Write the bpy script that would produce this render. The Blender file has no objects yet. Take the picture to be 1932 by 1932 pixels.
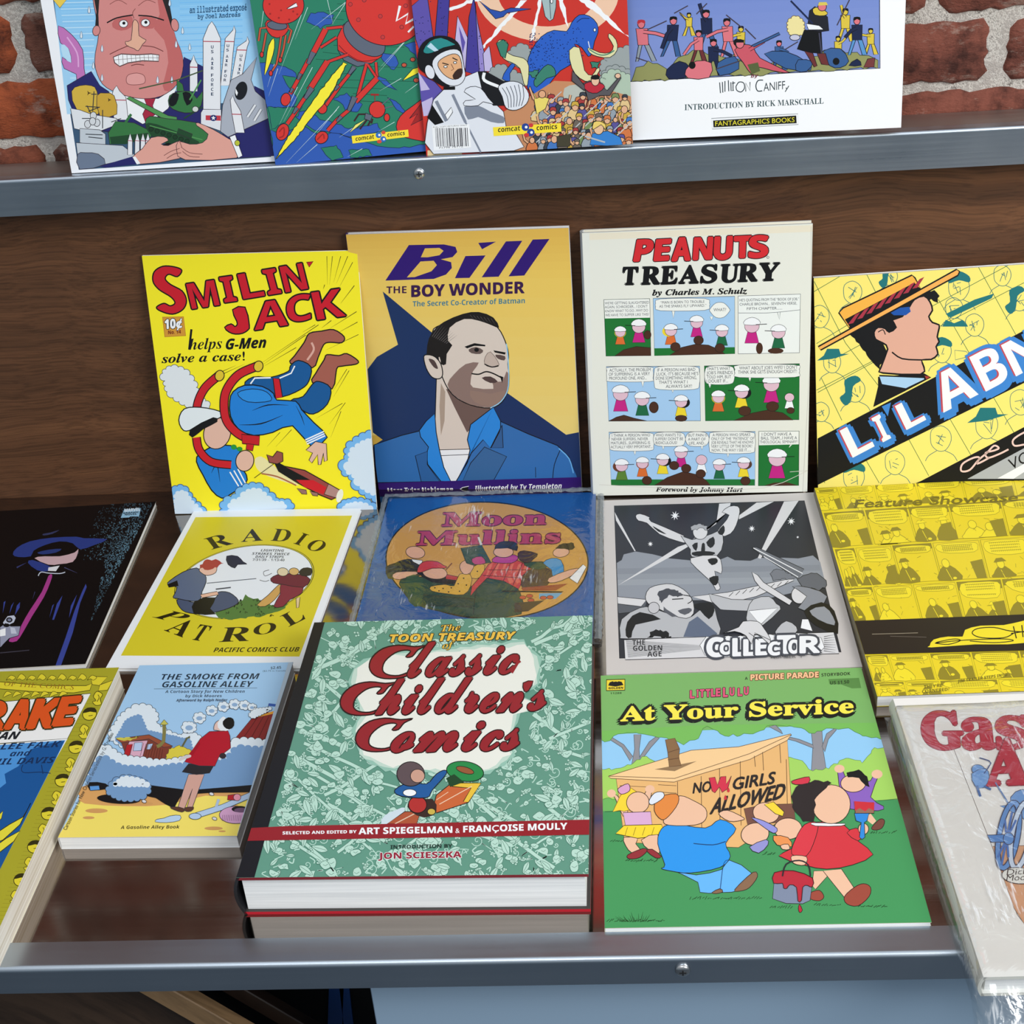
import bpy, bmesh, math, random
import numpy as np
from math import sin, cos, pi, radians
from mathutils import Matrix, Vector

# ---------------------------------------------------------------- camera, light, exposure
scene = bpy.context.scene
COL = scene.collection
MM = 0.001
CAM = dict(f=2697.96, yaw=0.0846113, pitch=0.5294583, roll=-0.0827658, h=0.688768)
cy, sy = cos(CAM['yaw']), sin(CAM['yaw'])
cp, sp = cos(CAM['pitch']), sin(CAM['pitch'])
fwd = Vector((-sy * cp, cy * cp, -sp)); rgt = Vector((cy, sy, 0)); upv = rgt.cross(fwd)
cr, sr = cos(CAM['roll']), sin(CAM['roll'])
r2 = rgt * cr + upv * sr; u2 = -rgt * sr + upv * cr
cam_d = bpy.data.cameras.new('camera'); cam = bpy.data.objects.new('camera', cam_d); COL.objects.link(cam)
cam.matrix_world = Matrix(((r2.x, u2.x, -fwd.x, 0), (r2.y, u2.y, -fwd.y, 0), (r2.z, u2.z, -fwd.z, CAM['h']), (0, 0, 0, 1)))
cam_d.sensor_width = 36.0; cam_d.lens = 36.0 * CAM['f'] / 1932.0; cam_d.clip_start = 0.05; cam_d.clip_end = 60
scene.camera = cam
scene.view_settings.view_transform = 'Standard'; scene.view_settings.look = 'None'
scene.view_settings.gamma = 1.0; scene.view_settings.exposure = -0.14

world = bpy.data.worlds.new('room_light'); scene.world = world; world.use_nodes = True
wn = world.node_tree.nodes; wl = world.node_tree.links
bg = wn['Background']; bg.inputs['Strength'].default_value = 0.5
wt = wn.new('ShaderNodeTexCoord'); wx = wn.new('ShaderNodeSeparateXYZ'); wr = wn.new('ShaderNodeValToRGB'); wm_ = wn.new('ShaderNodeMapRange')
wm_.inputs['From Min'].default_value = -1; wm_.inputs['From Max'].default_value = 1
wl.new(wt.outputs['Generated'], wx.inputs[0]); wl.new(wx.outputs['Z'], wm_.inputs['Value']); wl.new(wm_.outputs[0], wr.inputs[0]); wl.new(wr.outputs[0], bg.inputs['Color'])
we = wr.color_ramp.elements; we[0].position, we[0].color = 0.2, (0.10, 0.11, 0.12, 1); we[1].position, we[1].color = 0.9, (1.55, 1.62, 1.7, 1)
q = we.new(0.45); q.color = (0.40, 0.52, 0.62, 1); q = we.new(0.62); q.color = (0.75, 0.82, 0.9, 1)

def area(name, loc, target, size, size_y, energy, color=(1, 1, 1)):
    l = bpy.data.lights.new(name, 'AREA'); l.shape = 'RECTANGLE'; l.size = size; l.size_y = size_y
    l.energy = energy; l.color = color
    o = bpy.data.objects.new(name, l); COL.objects.link(o); o.location = loc
    o.rotation_euler = (Vector(target) - Vector(loc)).to_track_quat('-Z', 'Y').to_euler()
    return o
area('window_light', (1.5, -0.5, 1.35), (-0.05, 1.1, 0.15), 1.1, 1.0, 46, (1.0, 0.985, 0.96))
area('ceiling_light', (-0.3, -0.6, 2.3), (-0.05, 1.0, 0.05), 1.4, 0.5, 18, (0.92, 0.96, 1.0))

# ---------------------------------------------------------------- helpers
def lin(c):
    if isinstance(c, str):
        c = c.lstrip('#'); c = [int(c[i:i + 2], 16) for i in (0, 2, 4)]
    r = []
    for v in c[:3]:
        v = v / 255.0
        r.append(v / 12.92 if v <= 0.04045 else ((v + 0.055) / 1.055) ** 2.4)
    return (r[0], r[1], r[2], 1.0)

class NT:
    def __init__(s, m): m.use_nodes = True; s.t = m.node_tree; s.b = s.t.nodes['Principled BSDF']
    def n(s, kind, **kw):
        x = s.t.nodes.new(kind)
        for k, v in kw.items():
            if k in x.inputs.keys(): x.inputs[k].default_value = v
            else: setattr(x, k, v)
        return x
    def l(s, a, b): s.t.links.new(a, b)

def mat(name, col=(200, 200, 200), rough=0.5, metal=0.0, spec=0.5):
    m = bpy.data.materials.new(name); nt = NT(m)
    nt.b.inputs['Base Color'].default_value = lin(col); nt.b.inputs['Roughness'].default_value = rough
    nt.b.inputs['Metallic'].default_value = metal; nt.b.inputs['Specular IOR Level'].default_value = spec
    return m

def ramp(nt, fac, stops):
    r = nt.n('ShaderNodeValToRGB'); e = r.color_ramp.elements
    e[0].position, e[0].color = stops[0][0], lin(stops[0][1]); e[1].position, e[1].color = stops[-1][0], lin(stops[-1][1])
    for p, c in stops[1:-1]:
        q = e.new(p); q.color = lin(c)
    nt.l(fac, r.inputs[0]); return r

def coords(nt, scale=(1, 1, 1), kind='Object'):
    tc = nt.n('ShaderNodeTexCoord'); mp = nt.n('ShaderNodeMapping'); mp.inputs['Scale'].default_value = scale
    nt.l(tc.outputs[kind], mp.inputs[0]); return mp.outputs[0]

def bump(nt, h, strength=0.3, dist=0.001):
    b = nt.n('ShaderNodeBump'); b.inputs['Strength'].default_value = strength; b.inputs['Distance'].default_value = dist
    nt.l(h, b.inputs['Height']); nt.l(b.outputs[0], nt.b.inputs['Normal'])

def wood(name, c0, c1, c2, sc=(1.6, 30, 30), rough=0.45, rot=None):
    m = bpy.data.materials.new(name); nt = NT(m)
    tc = nt.n('ShaderNodeTexCoord'); mp = nt.n('ShaderNodeMapping')
    if rot: mp.inputs['Rotation'].default_value = rot
    nt.l(tc.outputs['Object'], mp.inputs[0])
    warp = nt.n('ShaderNodeTexNoise', Scale=5.0, Detail=2.0); nt.l(mp.outputs[0], warp.inputs['Vector'])
    wm = nt.n('ShaderNodeVectorMath', operation='SCALE'); wm.inputs['Scale'].default_value = 0.05; nt.l(warp.outputs['Color'], wm.inputs[0])
    ad = nt.n('ShaderNodeVectorMath', operation='ADD'); nt.l(mp.outputs[0], ad.inputs[0]); nt.l(wm.outputs[0], ad.inputs[1])
    st = nt.n('ShaderNodeMapping'); st.inputs['Scale'].default_value = sc; nt.l(ad.outputs[0], st.inputs[0])
    n1 = nt.n('ShaderNodeTexNoise', Scale=1.0, Detail=8.0, Roughness=0.62); nt.l(st.outputs[0], n1.inputs['Vector'])
    st2 = nt.n('ShaderNodeMapping'); st2.inputs['Scale'].default_value = (sc[0] * 7, sc[1] * 11, sc[2] * 11); nt.l(ad.outputs[0], st2.inputs[0])
    n2 = nt.n('ShaderNodeTexNoise', Scale=1.0, Detail=4.0, Roughness=0.6); nt.l(st2.outputs[0], n2.inputs['Vector'])
    r1 = ramp(nt, n1.outputs['Fac'], [(0.33, c0), (0.52, c1), (0.7, c2)])
    r2_ = ramp(nt, n2.outputs['Fac'], [(0.38, (120, 120, 120)), (0.55, (255, 255, 255))])
    mx = nt.n('ShaderNodeMixRGB', blend_type='MULTIPLY'); mx.inputs[0].default_value = 0.42
    nt.l(r1.outputs[0], mx.inputs[1]); nt.l(r2_.outputs[0], mx.inputs[2]); nt.l(mx.outputs[0], nt.b.inputs['Base Color'])
    nt.b.inputs['Roughness'].default_value = rough; nt.b.inputs['Specular IOR Level'].default_value = 0.35
    bump(nt, n2.outputs['Fac'], 0.15, 0.0004)
    return m

def metal_mat(name, col, rough=(0.12, 0.3), sc=(3, 90, 90), bs=0.08, blotch=0.0):
    m = bpy.data.materials.new(name); nt = NT(m)
    nt.b.inputs['Base Color'].default_value = lin(col); nt.b.inputs['Metallic'].default_value = 1.0
    n = nt.n('ShaderNodeTexNoise', Scale=1.0, Detail=6.0, Roughness=0.65); nt.l(coords(nt, sc), n.inputs['Vector'])
    n2 = nt.n('ShaderNodeTexNoise', Scale=9.0, Detail=5.0, Roughness=0.6); nt.l(coords(nt), n2.inputs['Vector'])
    ad = nt.n('ShaderNodeMath', operation='ADD'); nt.l(n.outputs['Fac'], ad.inputs[0]); nt.l(n2.outputs['Fac'], ad.inputs[1])
    mr = nt.n('ShaderNodeMapRange'); mr.inputs['From Min'].default_value = 0.7; mr.inputs['From Max'].default_value = 1.3
    mr.inputs['To Min'].default_value, mr.inputs['To Max'].default_value = rough
    nt.l(ad.outputs[0], mr.inputs['Value']); nt.l(mr.outputs[0], nt.b.inputs['Roughness'])
    if bs: bump(nt, n.outputs['Fac'], bs, 0.0003)
    return m

def link(name, me, parent=None, mats=()):
    o = bpy.data.objects.new(name, me); COL.objects.link(o)
    for m in mats: me.materials.append(m)
    if parent: o.parent = parent
    return o

def tag(o, label=None, cat=None, group=None, kind=None):
    if label: o['label'] = label
    if cat: o['category'] = cat
    if group: o['group'] = group
    if kind: o['kind'] = kind
    return o

def empty(name, label, cat, loc=(0, 0, 0), group=None):
    o = bpy.data.objects.new(name, None); COL.objects.link(o); o.location = loc; o.empty_display_size = 0.02
    return tag(o, label, cat, group)

def add_box(bm, x0, x1, y0, y1, z0, z1, mi=0):
    v = [bm.verts.new(p) for p in ((x0, y0, z0), (x1, y0, z0), (x1, y1, z0), (x0, y1, z0), (x0, y0, z1), (x1, y0, z1), (x1, y1, z1), (x0, y1, z1))]
    for f in ((0, 3, 2, 1), (4, 5, 6, 7), (0, 1, 5, 4), (1, 2, 6, 5), (2, 3, 7, 6), (3, 0, 4, 7)):
        bm.faces.new([v[i] for i in f]).material_index = mi

def bm_obj(name, bm, mats, parent=None, bevel=0, seg=2, smooth=False):
    if bevel: bmesh.ops.bevel(bm, geom=list(bm.edges), offset=bevel, segments=seg, affect='EDGES', profile=0.5)
    if smooth:
        for f in bm.faces: f.smooth = True
    me = bpy.data.meshes.new(name); bm.to_mesh(me); bm.free()
    return link(name, me, parent, mats if isinstance(mats, (list, tuple)) else [mats])

def extrude_profile(name, prof, x0, x1, m, parent=None, smooth=False):
    """prof: closed list of (y, z); swept along x."""
    n = len(prof); vs = [(x0, y, z) for y, z in prof] + [(x1, y, z) for y, z in prof]
    fs = [(i, (i + 1) % n, n + (i + 1) % n, n + i) for i in range(n)] + [tuple(range(n - 1, -1, -1)), tuple(range(n, 2 * n))]
    me = bpy.data.meshes.new(name); me.from_pydata(vs, [], fs); me.update()
    b = bmesh.new(); b.from_mesh(me); bmesh.ops.recalc_face_normals(b, faces=b.faces); b.to_mesh(me); b.free()
    if smooth:
        for p in me.polygons: p.use_smooth = True
    return link(name, me, parent, [m])

# ---------------------------------------------------------------- the setting
M_wood = wood('brown_wood', (86, 57, 38), (104, 69, 46), (126, 85, 56), (1.0, 50, 50), rough=0.5)
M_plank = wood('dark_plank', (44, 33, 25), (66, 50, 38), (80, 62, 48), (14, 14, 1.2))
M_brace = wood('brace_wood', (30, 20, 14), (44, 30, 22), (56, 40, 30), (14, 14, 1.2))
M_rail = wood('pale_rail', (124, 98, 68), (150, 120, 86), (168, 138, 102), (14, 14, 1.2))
M_steel = metal_mat('brushed_steel', (160, 150, 142), (0.05, 0.13), (2.5, 120, 60), 0.05)
M_alu = metal_mat('aluminium', (180, 190, 200), (0.27, 0.37), (3, 120, 500), 0.03)
M_screw = metal_mat('screw_steel', (190, 190, 190), (0.15, 0.3), (30, 30, 30), 0)
M_cab = mat('grey_laminate', (138, 162, 184), 0.45)
M_dark = mat('dark_floor', (66, 76, 86), 0.7)
M_blue = mat('blue_webbing', (34, 84, 160), 0.6)

def slab(name, box, m, kind=None, label=None, cat=None):
    b = bmesh.new(); add_box(b, *box); o = bm_obj(name, b, m)
    return tag(o, label, cat, None, kind)

# brick wall: mortar sheet with irregular proud bricks, one surface
def brick_material():
    m = bpy.data.materials.new('old_brick'); nt = NT(m); co = coords(nt)
    n = nt.n('ShaderNodeTexNoise', Scale=28.0, Detail=8.0, Roughness=0.7); nt.l(co, n.inputs['Vector'])
    at = nt.n('ShaderNodeAttribute', attribute_name='ink')
    r = ramp(nt, n.outputs['Fac'], [(0.36, (120, 108, 104)), (0.52, (225, 220, 218)), (0.72, (255, 255, 255))])
    mx = nt.n('ShaderNodeMixRGB', blend_type='MULTIPLY'); mx.inputs[0].default_value = 1.0
    nt.l(at.outputs['Color'], mx.inputs[1]); nt.l(r.outputs[0], mx.inputs[2])
    n2 = nt.n('ShaderNodeTexNoise', Scale=16.0, Detail=10.0, Roughness=0.75); nt.l(coords(nt, (1, 1, 2.2)), n2.inputs['Vector'])
    r2_ = ramp(nt, n2.outputs['Fac'], [(0.55, (0, 0, 0)), (0.66, (255, 255, 255))])
    mx2 = nt.n('ShaderNodeMixRGB'); mx2.inputs[2].default_value = lin((182, 164, 150)); nt.l(mx.outputs[0], mx2.inputs[1])
    ml = nt.n('ShaderNodeMath', operation='MULTIPLY'); ml.inputs[1].default_value = 0.7; nt.l(r2_.outputs[0], ml.inputs[0]); nt.l(ml.outputs[0], mx2.inputs[0])
    nt.l(mx2.outputs[0], nt.b.inputs['Base Color']); nt.b.inputs['Roughness'].default_value = 0.9
    n3 = nt.n('ShaderNodeTexNoise', Scale=120.0, Detail=6.0, Roughness=0.7); nt.l(coords(nt, (0.6, 1, 1.4)), n3.inputs['Vector'])
    bump(nt, n3.outputs['Fac'], 0.9, 0.004)
    return m
def mortar_material():
    m = bpy.data.materials.new('sandy_mortar'); nt = NT(m); co = coords(nt)
    n = nt.n('ShaderNodeTexNoise', Scale=420.0, Detail=4.0, Roughness=0.7); nt.l(co, n.inputs['Vector'])
    n2 = nt.n('ShaderNodeTexNoise', Scale=40.0, Detail=4.0); nt.l(co, n2.inputs['Vector'])
    ad = nt.n('ShaderNodeMath', operation='ADD'); nt.l(n.outputs['Fac'], ad.inputs[0]); nt.l(n2.outputs['Fac'], ad.inputs[1])
    r = ramp(nt, ad.outputs[0], [(0.75, (120, 112, 106)), (1.0, (190, 182, 174)), (1.25, (236, 230, 220))])
    nt.l(r.outputs[0], nt.b.inputs['Base Color']); nt.b.inputs['Roughness'].default_value = 0.95
    bump(nt, ad.outputs[0], 0.7, 0.004)
    return m

BY = 1.247
def more_rows():
    rd = random.Random(8); z = .5945
    while z < 1.5:
        x = -1.5 + rd.uniform(0, .2); js = [(x, x)]
        while x < 1.4: x += .245; js.append((x, x + .011))
        ROWS.append((z, z + .045, js, rd.sample([R1, R2, R3, R2, R3], 4))); z += .0575

def brick_wall():
    more_rows()
    rnd = random.Random(4)
    bm = bmesh.new(); cl = bm.loops.layers.float_color.new('ink')
    add_box(bm, -1.6, 1.6, BY + 0.004, BY + 0.12, -0.75, 1.6, 1)
    rows = ROWS
    for zi, (z0, z1, joints, cols) in enumerate(rows):
        for k in range(len(joints) - 1):
            xa, xb = joints[k][1], joints[k + 1][0]
            c = lin(cols[k % len(cols)]); n = 9
            # rounded irregular outline
            out = []
            z0_, z1_ = z0 - .0025, z1 + .0025; xa -= .002; xb += .002; W, Hh = xb - xa, z1_ - z0_
            per = [(t, 0) for t in np.linspace(0.03, .97, 26)] + [(1, t) for t in np.linspace(0.12, .88, 8)] + [(t, 1) for t in np.linspace(.97, 0.03, 26)] + [(0, t) for t in np.linspace(.88, .12, 8)]
            for a, b in per:
                out.append((xa + a * W + rnd.uniform(-.0022, .0022), z0_ + b * Hh + rnd.uniform(-.0022, .0022)))
            cx, cz = sum(p[0] for p in out) / len(out), sum(p[1] for p in out) / len(out)
            dep = BY + rnd.uniform(0, .0015)
            vb = [bm.verts.new((x, BY + .006, z)) for x, z in out]
            vm = [bm.verts.new((x + (cx - x) * .02, dep + .0012, z + (cz - z) * .05)) for x, z in out]
            vf = [bm.verts.new((x + (cx - x) * .05, dep - .0006, z + (cz - z) * .12)) for x, z in out]
            fs = []
            L = len(out)
            for i in range(L):
                j = (i + 1) % L
                fs.append(bm.faces.new((vb[i], vb[j], vm[j], vm[i]))); fs.append(bm.faces.new((vm[i], vm[j], vf[j], vf[i])))
            fs.append(bm.faces.new(vf))
            for f in fs:
                f.material_index = 0; f.smooth = True
                for lp in f.loops: lp[cl] = c
    me = bpy.data.meshes.new('wall_back'); bm.to_mesh(me); bm.free()
    return tag(link('wall_back', me, None, [brick_material(), mortar_material()]), None, None, None, 'structure')
R1, R2, R3, R4 = (150, 82, 58), (146, 84, 68), (134, 84, 68), (178, 88, 48)
def jj(*xs, g=.006): return [(x - g, x + g) for x in xs]
ROWS = [
 (0.300, 0.3520, [(-.9, -.9), (-.75, -.74), (-.5, -.49), (-.26, -.25), (-.02, -.01), (.21, .22), (.45, .46), (.7, .7)], [R2, R1, R3, R2, R2, R2]),
 (0.3640, 0.4095, [(-.9, -.9), (-.655, -.645), (-.415, -.405), (-.17, -.16), (.07, .08), (.326, .343), (.60, .61), (.8, .8)], [R1, R4, R2, R3, R2, R2]),
 (0.4215, 0.4655, [(-.9, -.9), (-.775, -.765), (-.505, -.492), (-.29, -.28), (-.04, -.03), (.273, .284), (.52, .53), (.8, .8)], [R4, R4, R3, R2, R2, R2]),
 (0.4790, 0.5240, [(-.9, -.9), (-.65, -.64), (-.41, -.40), (-.17, -.16), (.07, .08), (.31, .32), (.56, .57), (.8, .8)], [R2, R1, R3]),
 (0.5370, 0.5820, [(-.9, -.9), (-.54, -.53), (-.29, -.28), (-.04, -.03), (.20, .21), (.45, .46), (.8, .8)], [R2, R1, R3]),
]
brick_wall()

floor = slab('floor', (-3, 3, -3, 1.36, -0.80, -0.75), M_dark, 'structure')

# wooden backboard between shelf and ledge
slab('wood_backboard', (-0.95, 0.85, 1.2415, 1.2455, -0.70, 0.318), M_wood, None, 'dark brown wood grain panel rising behind the lower steel shelf', 'panel')

# lower steel shelf with aluminium edge angle
sh = empty('display_shelf', 'wide lower steel shelf with aluminium front edge, books lying on it', 'shelf', (0, 0.62, 0))
def rel(o, p): o.location = -p.location; return o
b = bmesh.new(); add_box(b, -0.95, 0.85, 0.624, 1.241, -0.018, 0)
rel(bm_obj('shelf_board', b, M_steel, sh), sh)
def trim_profile(yn, yb, zt, zb, r=.0035, th=.0015):
    pr = [(yb, zt + .0002), (yb, zt + .0009)]
    for a in np.linspace(90, 180, 9): pr.append((yn + r + r * cos(radians(a)), zt + .0009 - r + r * sin(radians(a))))
    pr += [(yn, zb), (yn + th, zb), (yn + th, zt + .0002)]
    return pr
tr = extrude_profile('edge_trim', trim_profile(.6215, .6438, 0, -.0213), -0.95, 0.2075, M_alu, sh, False); rel(tr, sh)
tr['label'] = 'brushed aluminium angle along the front edge'
def screw(parent, loc, r=.0048):
    bm = bmesh.new(); seg = 28
    rings = [(r, 0), (r, -.0012), (r * .85, -.0022), (r * .5, -.0028), (0.0001, -.003)]
    R = []
    for rr, y in rings: R.append([bm.verts.new((rr * cos(2 * pi * i / seg), y, rr * sin(2 * pi * i / seg))) for i in range(seg)])
    for a, c in zip(R, R[1:]):
        for i in range(seg): bm.faces.new((a[i], a[(i + 1) % seg], c[(i + 1) % seg], c[i])).smooth = True
    add_box(bm, -r * .45, r * .45, -.0032, -.002, -r * .09, r * .09, 1); add_box(bm, -r * .09, r * .09, -.00325, -.002, -r * .45, r * .45, 1)
    o = bm_obj('screw', bm, [M_screw, M_slot], parent); o.location = loc; o['label'] = 'cross head screw'
    return o
M_slot = mat('screw_recess', (22, 22, 24), 0.6)
screw(tr, (0.0294, .6215, -.0091))

# upper ledge (slightly out of level)
ZA, ZS, YN = 0.338154, -0.004746, 1.1943
lg = empty('wall_ledge', 'narrow upper metal ledge against the brick wall carrying four comics', 'ledge', (0, YN, ZA))
lg.rotation_euler = (0, math.atan(-ZS), 0)
b = bmesh.new(); add_box(b, -0.95, 0.85, 0.002, 0.0520, -0.02, 0); bm_obj('ledge_board', b, metal_mat('ledge_steel', (176, 166, 160), (0.42, 0.6), (2.5, 90, 60), 0.05), lg)
pr = []
for a in np.linspace(90, 180, 8): pr.append((.003 + .003 * cos(radians(a)), .0008 - .003 + .003 * sin(radians(a))))
ut = extrude_profile('edge_trim', [(.012, .0001), (.012, .0008)] + pr + [(0, -.0318), (.0018, -.0318), (.0018, .0001)], -0.95, 0.85, M_alu, lg)
screw(ut, (-0.1565, 0, -.0128))
# ---------------------------------------------------------------- printed covers
INK = {}
def ink_mat(rough=0.35, spec=0.35, bumpy=0.0):
    k = (rough, spec, bumpy)
    if k not in INK:
        m = bpy.data.materials.new('printed_cover'); nt = NT(m)
        at = nt.n('ShaderNodeAttribute', attribute_name='ink'); nt.l(at.outputs['Color'], nt.b.inputs['Base Color'])
        nt.b.inputs['Roughness'].default_value = rough; nt.b.inputs['Specular IOR Level'].default_value = spec
        if bumpy:
            n = nt.n('ShaderNodeTexNoise', Scale=260.0, Detail=3.0); nt.l(coords(nt), n.inputs['Vector']); bump(nt, n.outputs['Fac'], bumpy, 0.0006)
        INK[k] = m
    return INK[k]
def paper_mat(name, c0, c1, n=500.0):
    m = bpy.data.materials.new(name); nt = NT(m)
    w = nt.n('ShaderNodeTexNoise', Scale=1.0, Detail=3.0, Roughness=0.7); nt.l(coords(nt, (4, 4, n)), w.inputs['Vector'])
    r = ramp(nt, w.outputs['Fac'], [(0.35, c0), (0.6, c1)]); nt.l(r.outputs[0], nt.b.inputs['Base Color'])
    nt.b.inputs['Roughness'].default_value = 0.8; nt.b.inputs['Specular IOR Level'].default_value = 0.2
    bump(nt, w.outputs['Fac'], 0.12, 0.0004)
    return m
P_white = paper_mat('white_pages', (224, 226, 226), (246, 247, 246))
P_cream = paper_mat('cream_pages', (190, 178, 150), (230, 220, 196))
P_tan = paper_mat('worn_pages', (206, 196, 176), (240, 236, 226))
def film_mat(name, gl, sc, strength):
    m = bpy.data.materials.new(name); m.use_nodes = True; t = m.node_tree; t.nodes.remove(t.nodes['Principled BSDF'])
    out = t.nodes['Material Output']; tr_ = t.nodes.new('ShaderNodeBsdfTransparent'); gl_ = t.nodes.new('ShaderNodeBsdfGlossy'); mx = t.nodes.new('ShaderNodeMixShader')
    tr_.inputs[0].default_value = (0.97, 0.98, 0.98, 1); gl_.inputs['Roughness'].default_value = 0.16
    lw = t.nodes.new('ShaderNodeLayerWeight'); lw.inputs['Blend'].default_value = 0.25
    ma = t.nodes.new('ShaderNodeMath'); ma.operation = 'MULTIPLY_ADD'; ma.inputs[1].default_value = gl; ma.inputs[2].default_value = gl * 0.3
    n = t.nodes.new('ShaderNodeTexNoise'); n.inputs['Scale'].default_value = sc; n.inputs['Detail'].default_value = 4; n.inputs['Distortion'].default_value = 1.2
    tc = t.nodes.new('ShaderNodeTexCoord'); bu = t.nodes.new('ShaderNodeBump'); bu.inputs['Strength'].default_value = strength; bu.inputs['Distance'].default_value = 0.003
    L = t.links.new
    L(tc.outputs['Object'], n.inputs['Vector']); L(n.outputs['Fac'], bu.inputs['Height']); L(bu.outputs[0], gl_.inputs['Normal'])
    L(bu.outputs[0], lw.inputs['Normal']); L(lw.outputs['Facing'], ma.inputs[0]); L(ma.outputs[0], mx.inputs[0]); L(tr_.outputs[0], mx.inputs[1]); L(gl_.outputs[0], mx.inputs[2]); df = t.nodes.new('ShaderNodeBsdfDiffuse'); df.inputs[0].default_value = (.85, .88, .9, 1); mx2 = t.nodes.new('ShaderNodeMixShader')
    mp = t.nodes.new('ShaderNodeMapping'); mp.inputs['Scale'].default_value = (420, 60, 60); mp.inputs['Rotation'].default_value = (0, 0, .5)
    n2 = t.nodes.new('ShaderNodeTexNoise'); n2.inputs['Scale'].default_value = 1.0; n2.inputs['Detail'].default_value = 5; n2.inputs['Distortion'].default_value = .6
    n3 = t.nodes.new('ShaderNodeTexNoise'); n3.inputs['Scale'].default_value = 16; n3.inputs['Detail'].default_value = 1; pr = t.nodes.new('ShaderNodeMath'); pr.operation = 'MULTIPLY'
    mr = t.nodes.new('ShaderNodeMapRange'); mr.inputs['From Min'].default_value = .36; mr.inputs['From Max'].default_value = .46; mr.inputs['To Max'].default_value = .55
    L(tc.outputs['Object'], mp.inputs[0]); L(mp.outputs[0], n2.inputs['Vector']); L(tc.outputs['Object'], n3.inputs['Vector']); L(n2.outputs['Fac'], pr.inputs[0]); L(n3.outputs['Fac'], pr.inputs[1])
    L(pr.outputs[0], mr.inputs['Value']); L(mr.outputs[0], mx2.inputs[0]); L(mx.outputs[0], mx2.inputs[1]); L(df.outputs[0], mx2.inputs[2]); L(mx2.outputs[0], out.inputs[0])
    return m

def hom(src, dst):
    A = []; B = []
    for (x, y), (u, v) in zip(src, dst):
        A.append([x, y, 1, 0, 0, 0, -u * x, -u * y]); B.append(u)
        A.append([0, 0, 0, x, y, 1, -v * x, -v * y]); B.append(v)
    return np.append(np.linalg.solve(np.array(A, float), np.array(B, float)), 1).reshape(3, 3)

FC = {}
def alpha(s, st):
    base = {'b': (0x1D400, 0x1D41A, 0x1D7CE), 'bi': (0x1D468, 0x1D482, 0x1D7CE), 'sb': (0x1D5D4, 0x1D5EE, 0x1D7EC), 'sbi': (0x1D63C, 0x1D656, 0x1D7EC),
            'sc': (0x1D4D0, 0x1D4EA, 0x1D7CE), 'm': (0x1D670, 0x1D68A, 0x1D7F6), 'i': (0x1D434, 0x1D44E, 0)}.get(st)
    if not base: return s
    o = ''
    for c in s:
        if 'A' <= c <= 'Z': o += chr(base[0] + ord(c) - 65)
        elif 'a' <= c <= 'z': o += '\u210e' if (st == 'i' and c == 'h') else chr(base[1] + ord(c) - 97)
        elif '0' <= c <= '9' and base[2]: o += chr(base[2] + ord(c) - 48)
        else: o += c
    return o
def glyphs(s, st, off):
    k = (s, st, off)
    if k not in FC:
        cu = bpy.data.curves.new('t', 'FONT'); cu.body = alpha(s, st); cu.size = 1; cu.offset = off; cu.resolution_u = 3
        o = bpy.data.objects.new('t', cu); me = bpy.data.meshes.new_from_object(o)
        V = np.array([(v.co.x, v.co.y) for v in me.vertices]); F = [tuple(p.vertices) for p in me.polygons]
        bpy.data.objects.remove(o); bpy.data.curves.remove(cu); bpy.data.meshes.remove(me); FC[k] = (V, F)
    return FC[k]

def spline(P, n=6, closed=True):
    P = [np.array(p, float) for p in P]; N = len(P); out = []
    for i in range(N if closed else N - 1):
        p0 = P[i - 1] if (closed or i > 0) else P[0]; p1 = P[i]; p2 = P[(i + 1) % N]; p3 = P[(i + 2) % N] if (closed or i + 2 < N) else P[-1]
        for k in range(n):
            t = k / n
            out.append(0.5 * ((2 * p1) + (p2 - p0) * t + (2 * p0 - 5 * p1 + 4 * p2 - p3) * t * t + (3 * p1 - p0 - 3 * p2 + p3) * t ** 3))
    if not closed: out.append(P[-1])
    return out

def clip_rect(poly, w, h):
    for ax, lim, sgn in ((0, 0.0, 1), (0, w, -1), (1, 0.0, 1), (1, h, -1)):
        out = []
        for i in range(len(poly)):
            a = poly[i - 1]; b = poly[i]; da = (a[ax] - lim) * sgn; db = (b[ax] - lim) * sgn
            if (da >= 0) != (db >= 0):
                t = da / (da - db); out.append((a[0] + (b[0] - a[0]) * t, a[1] + (b[1] - a[1]) * t))
            if db >= 0: out.append(b)
        poly = out
        if len(poly) < 3: return []
    return poly

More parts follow.
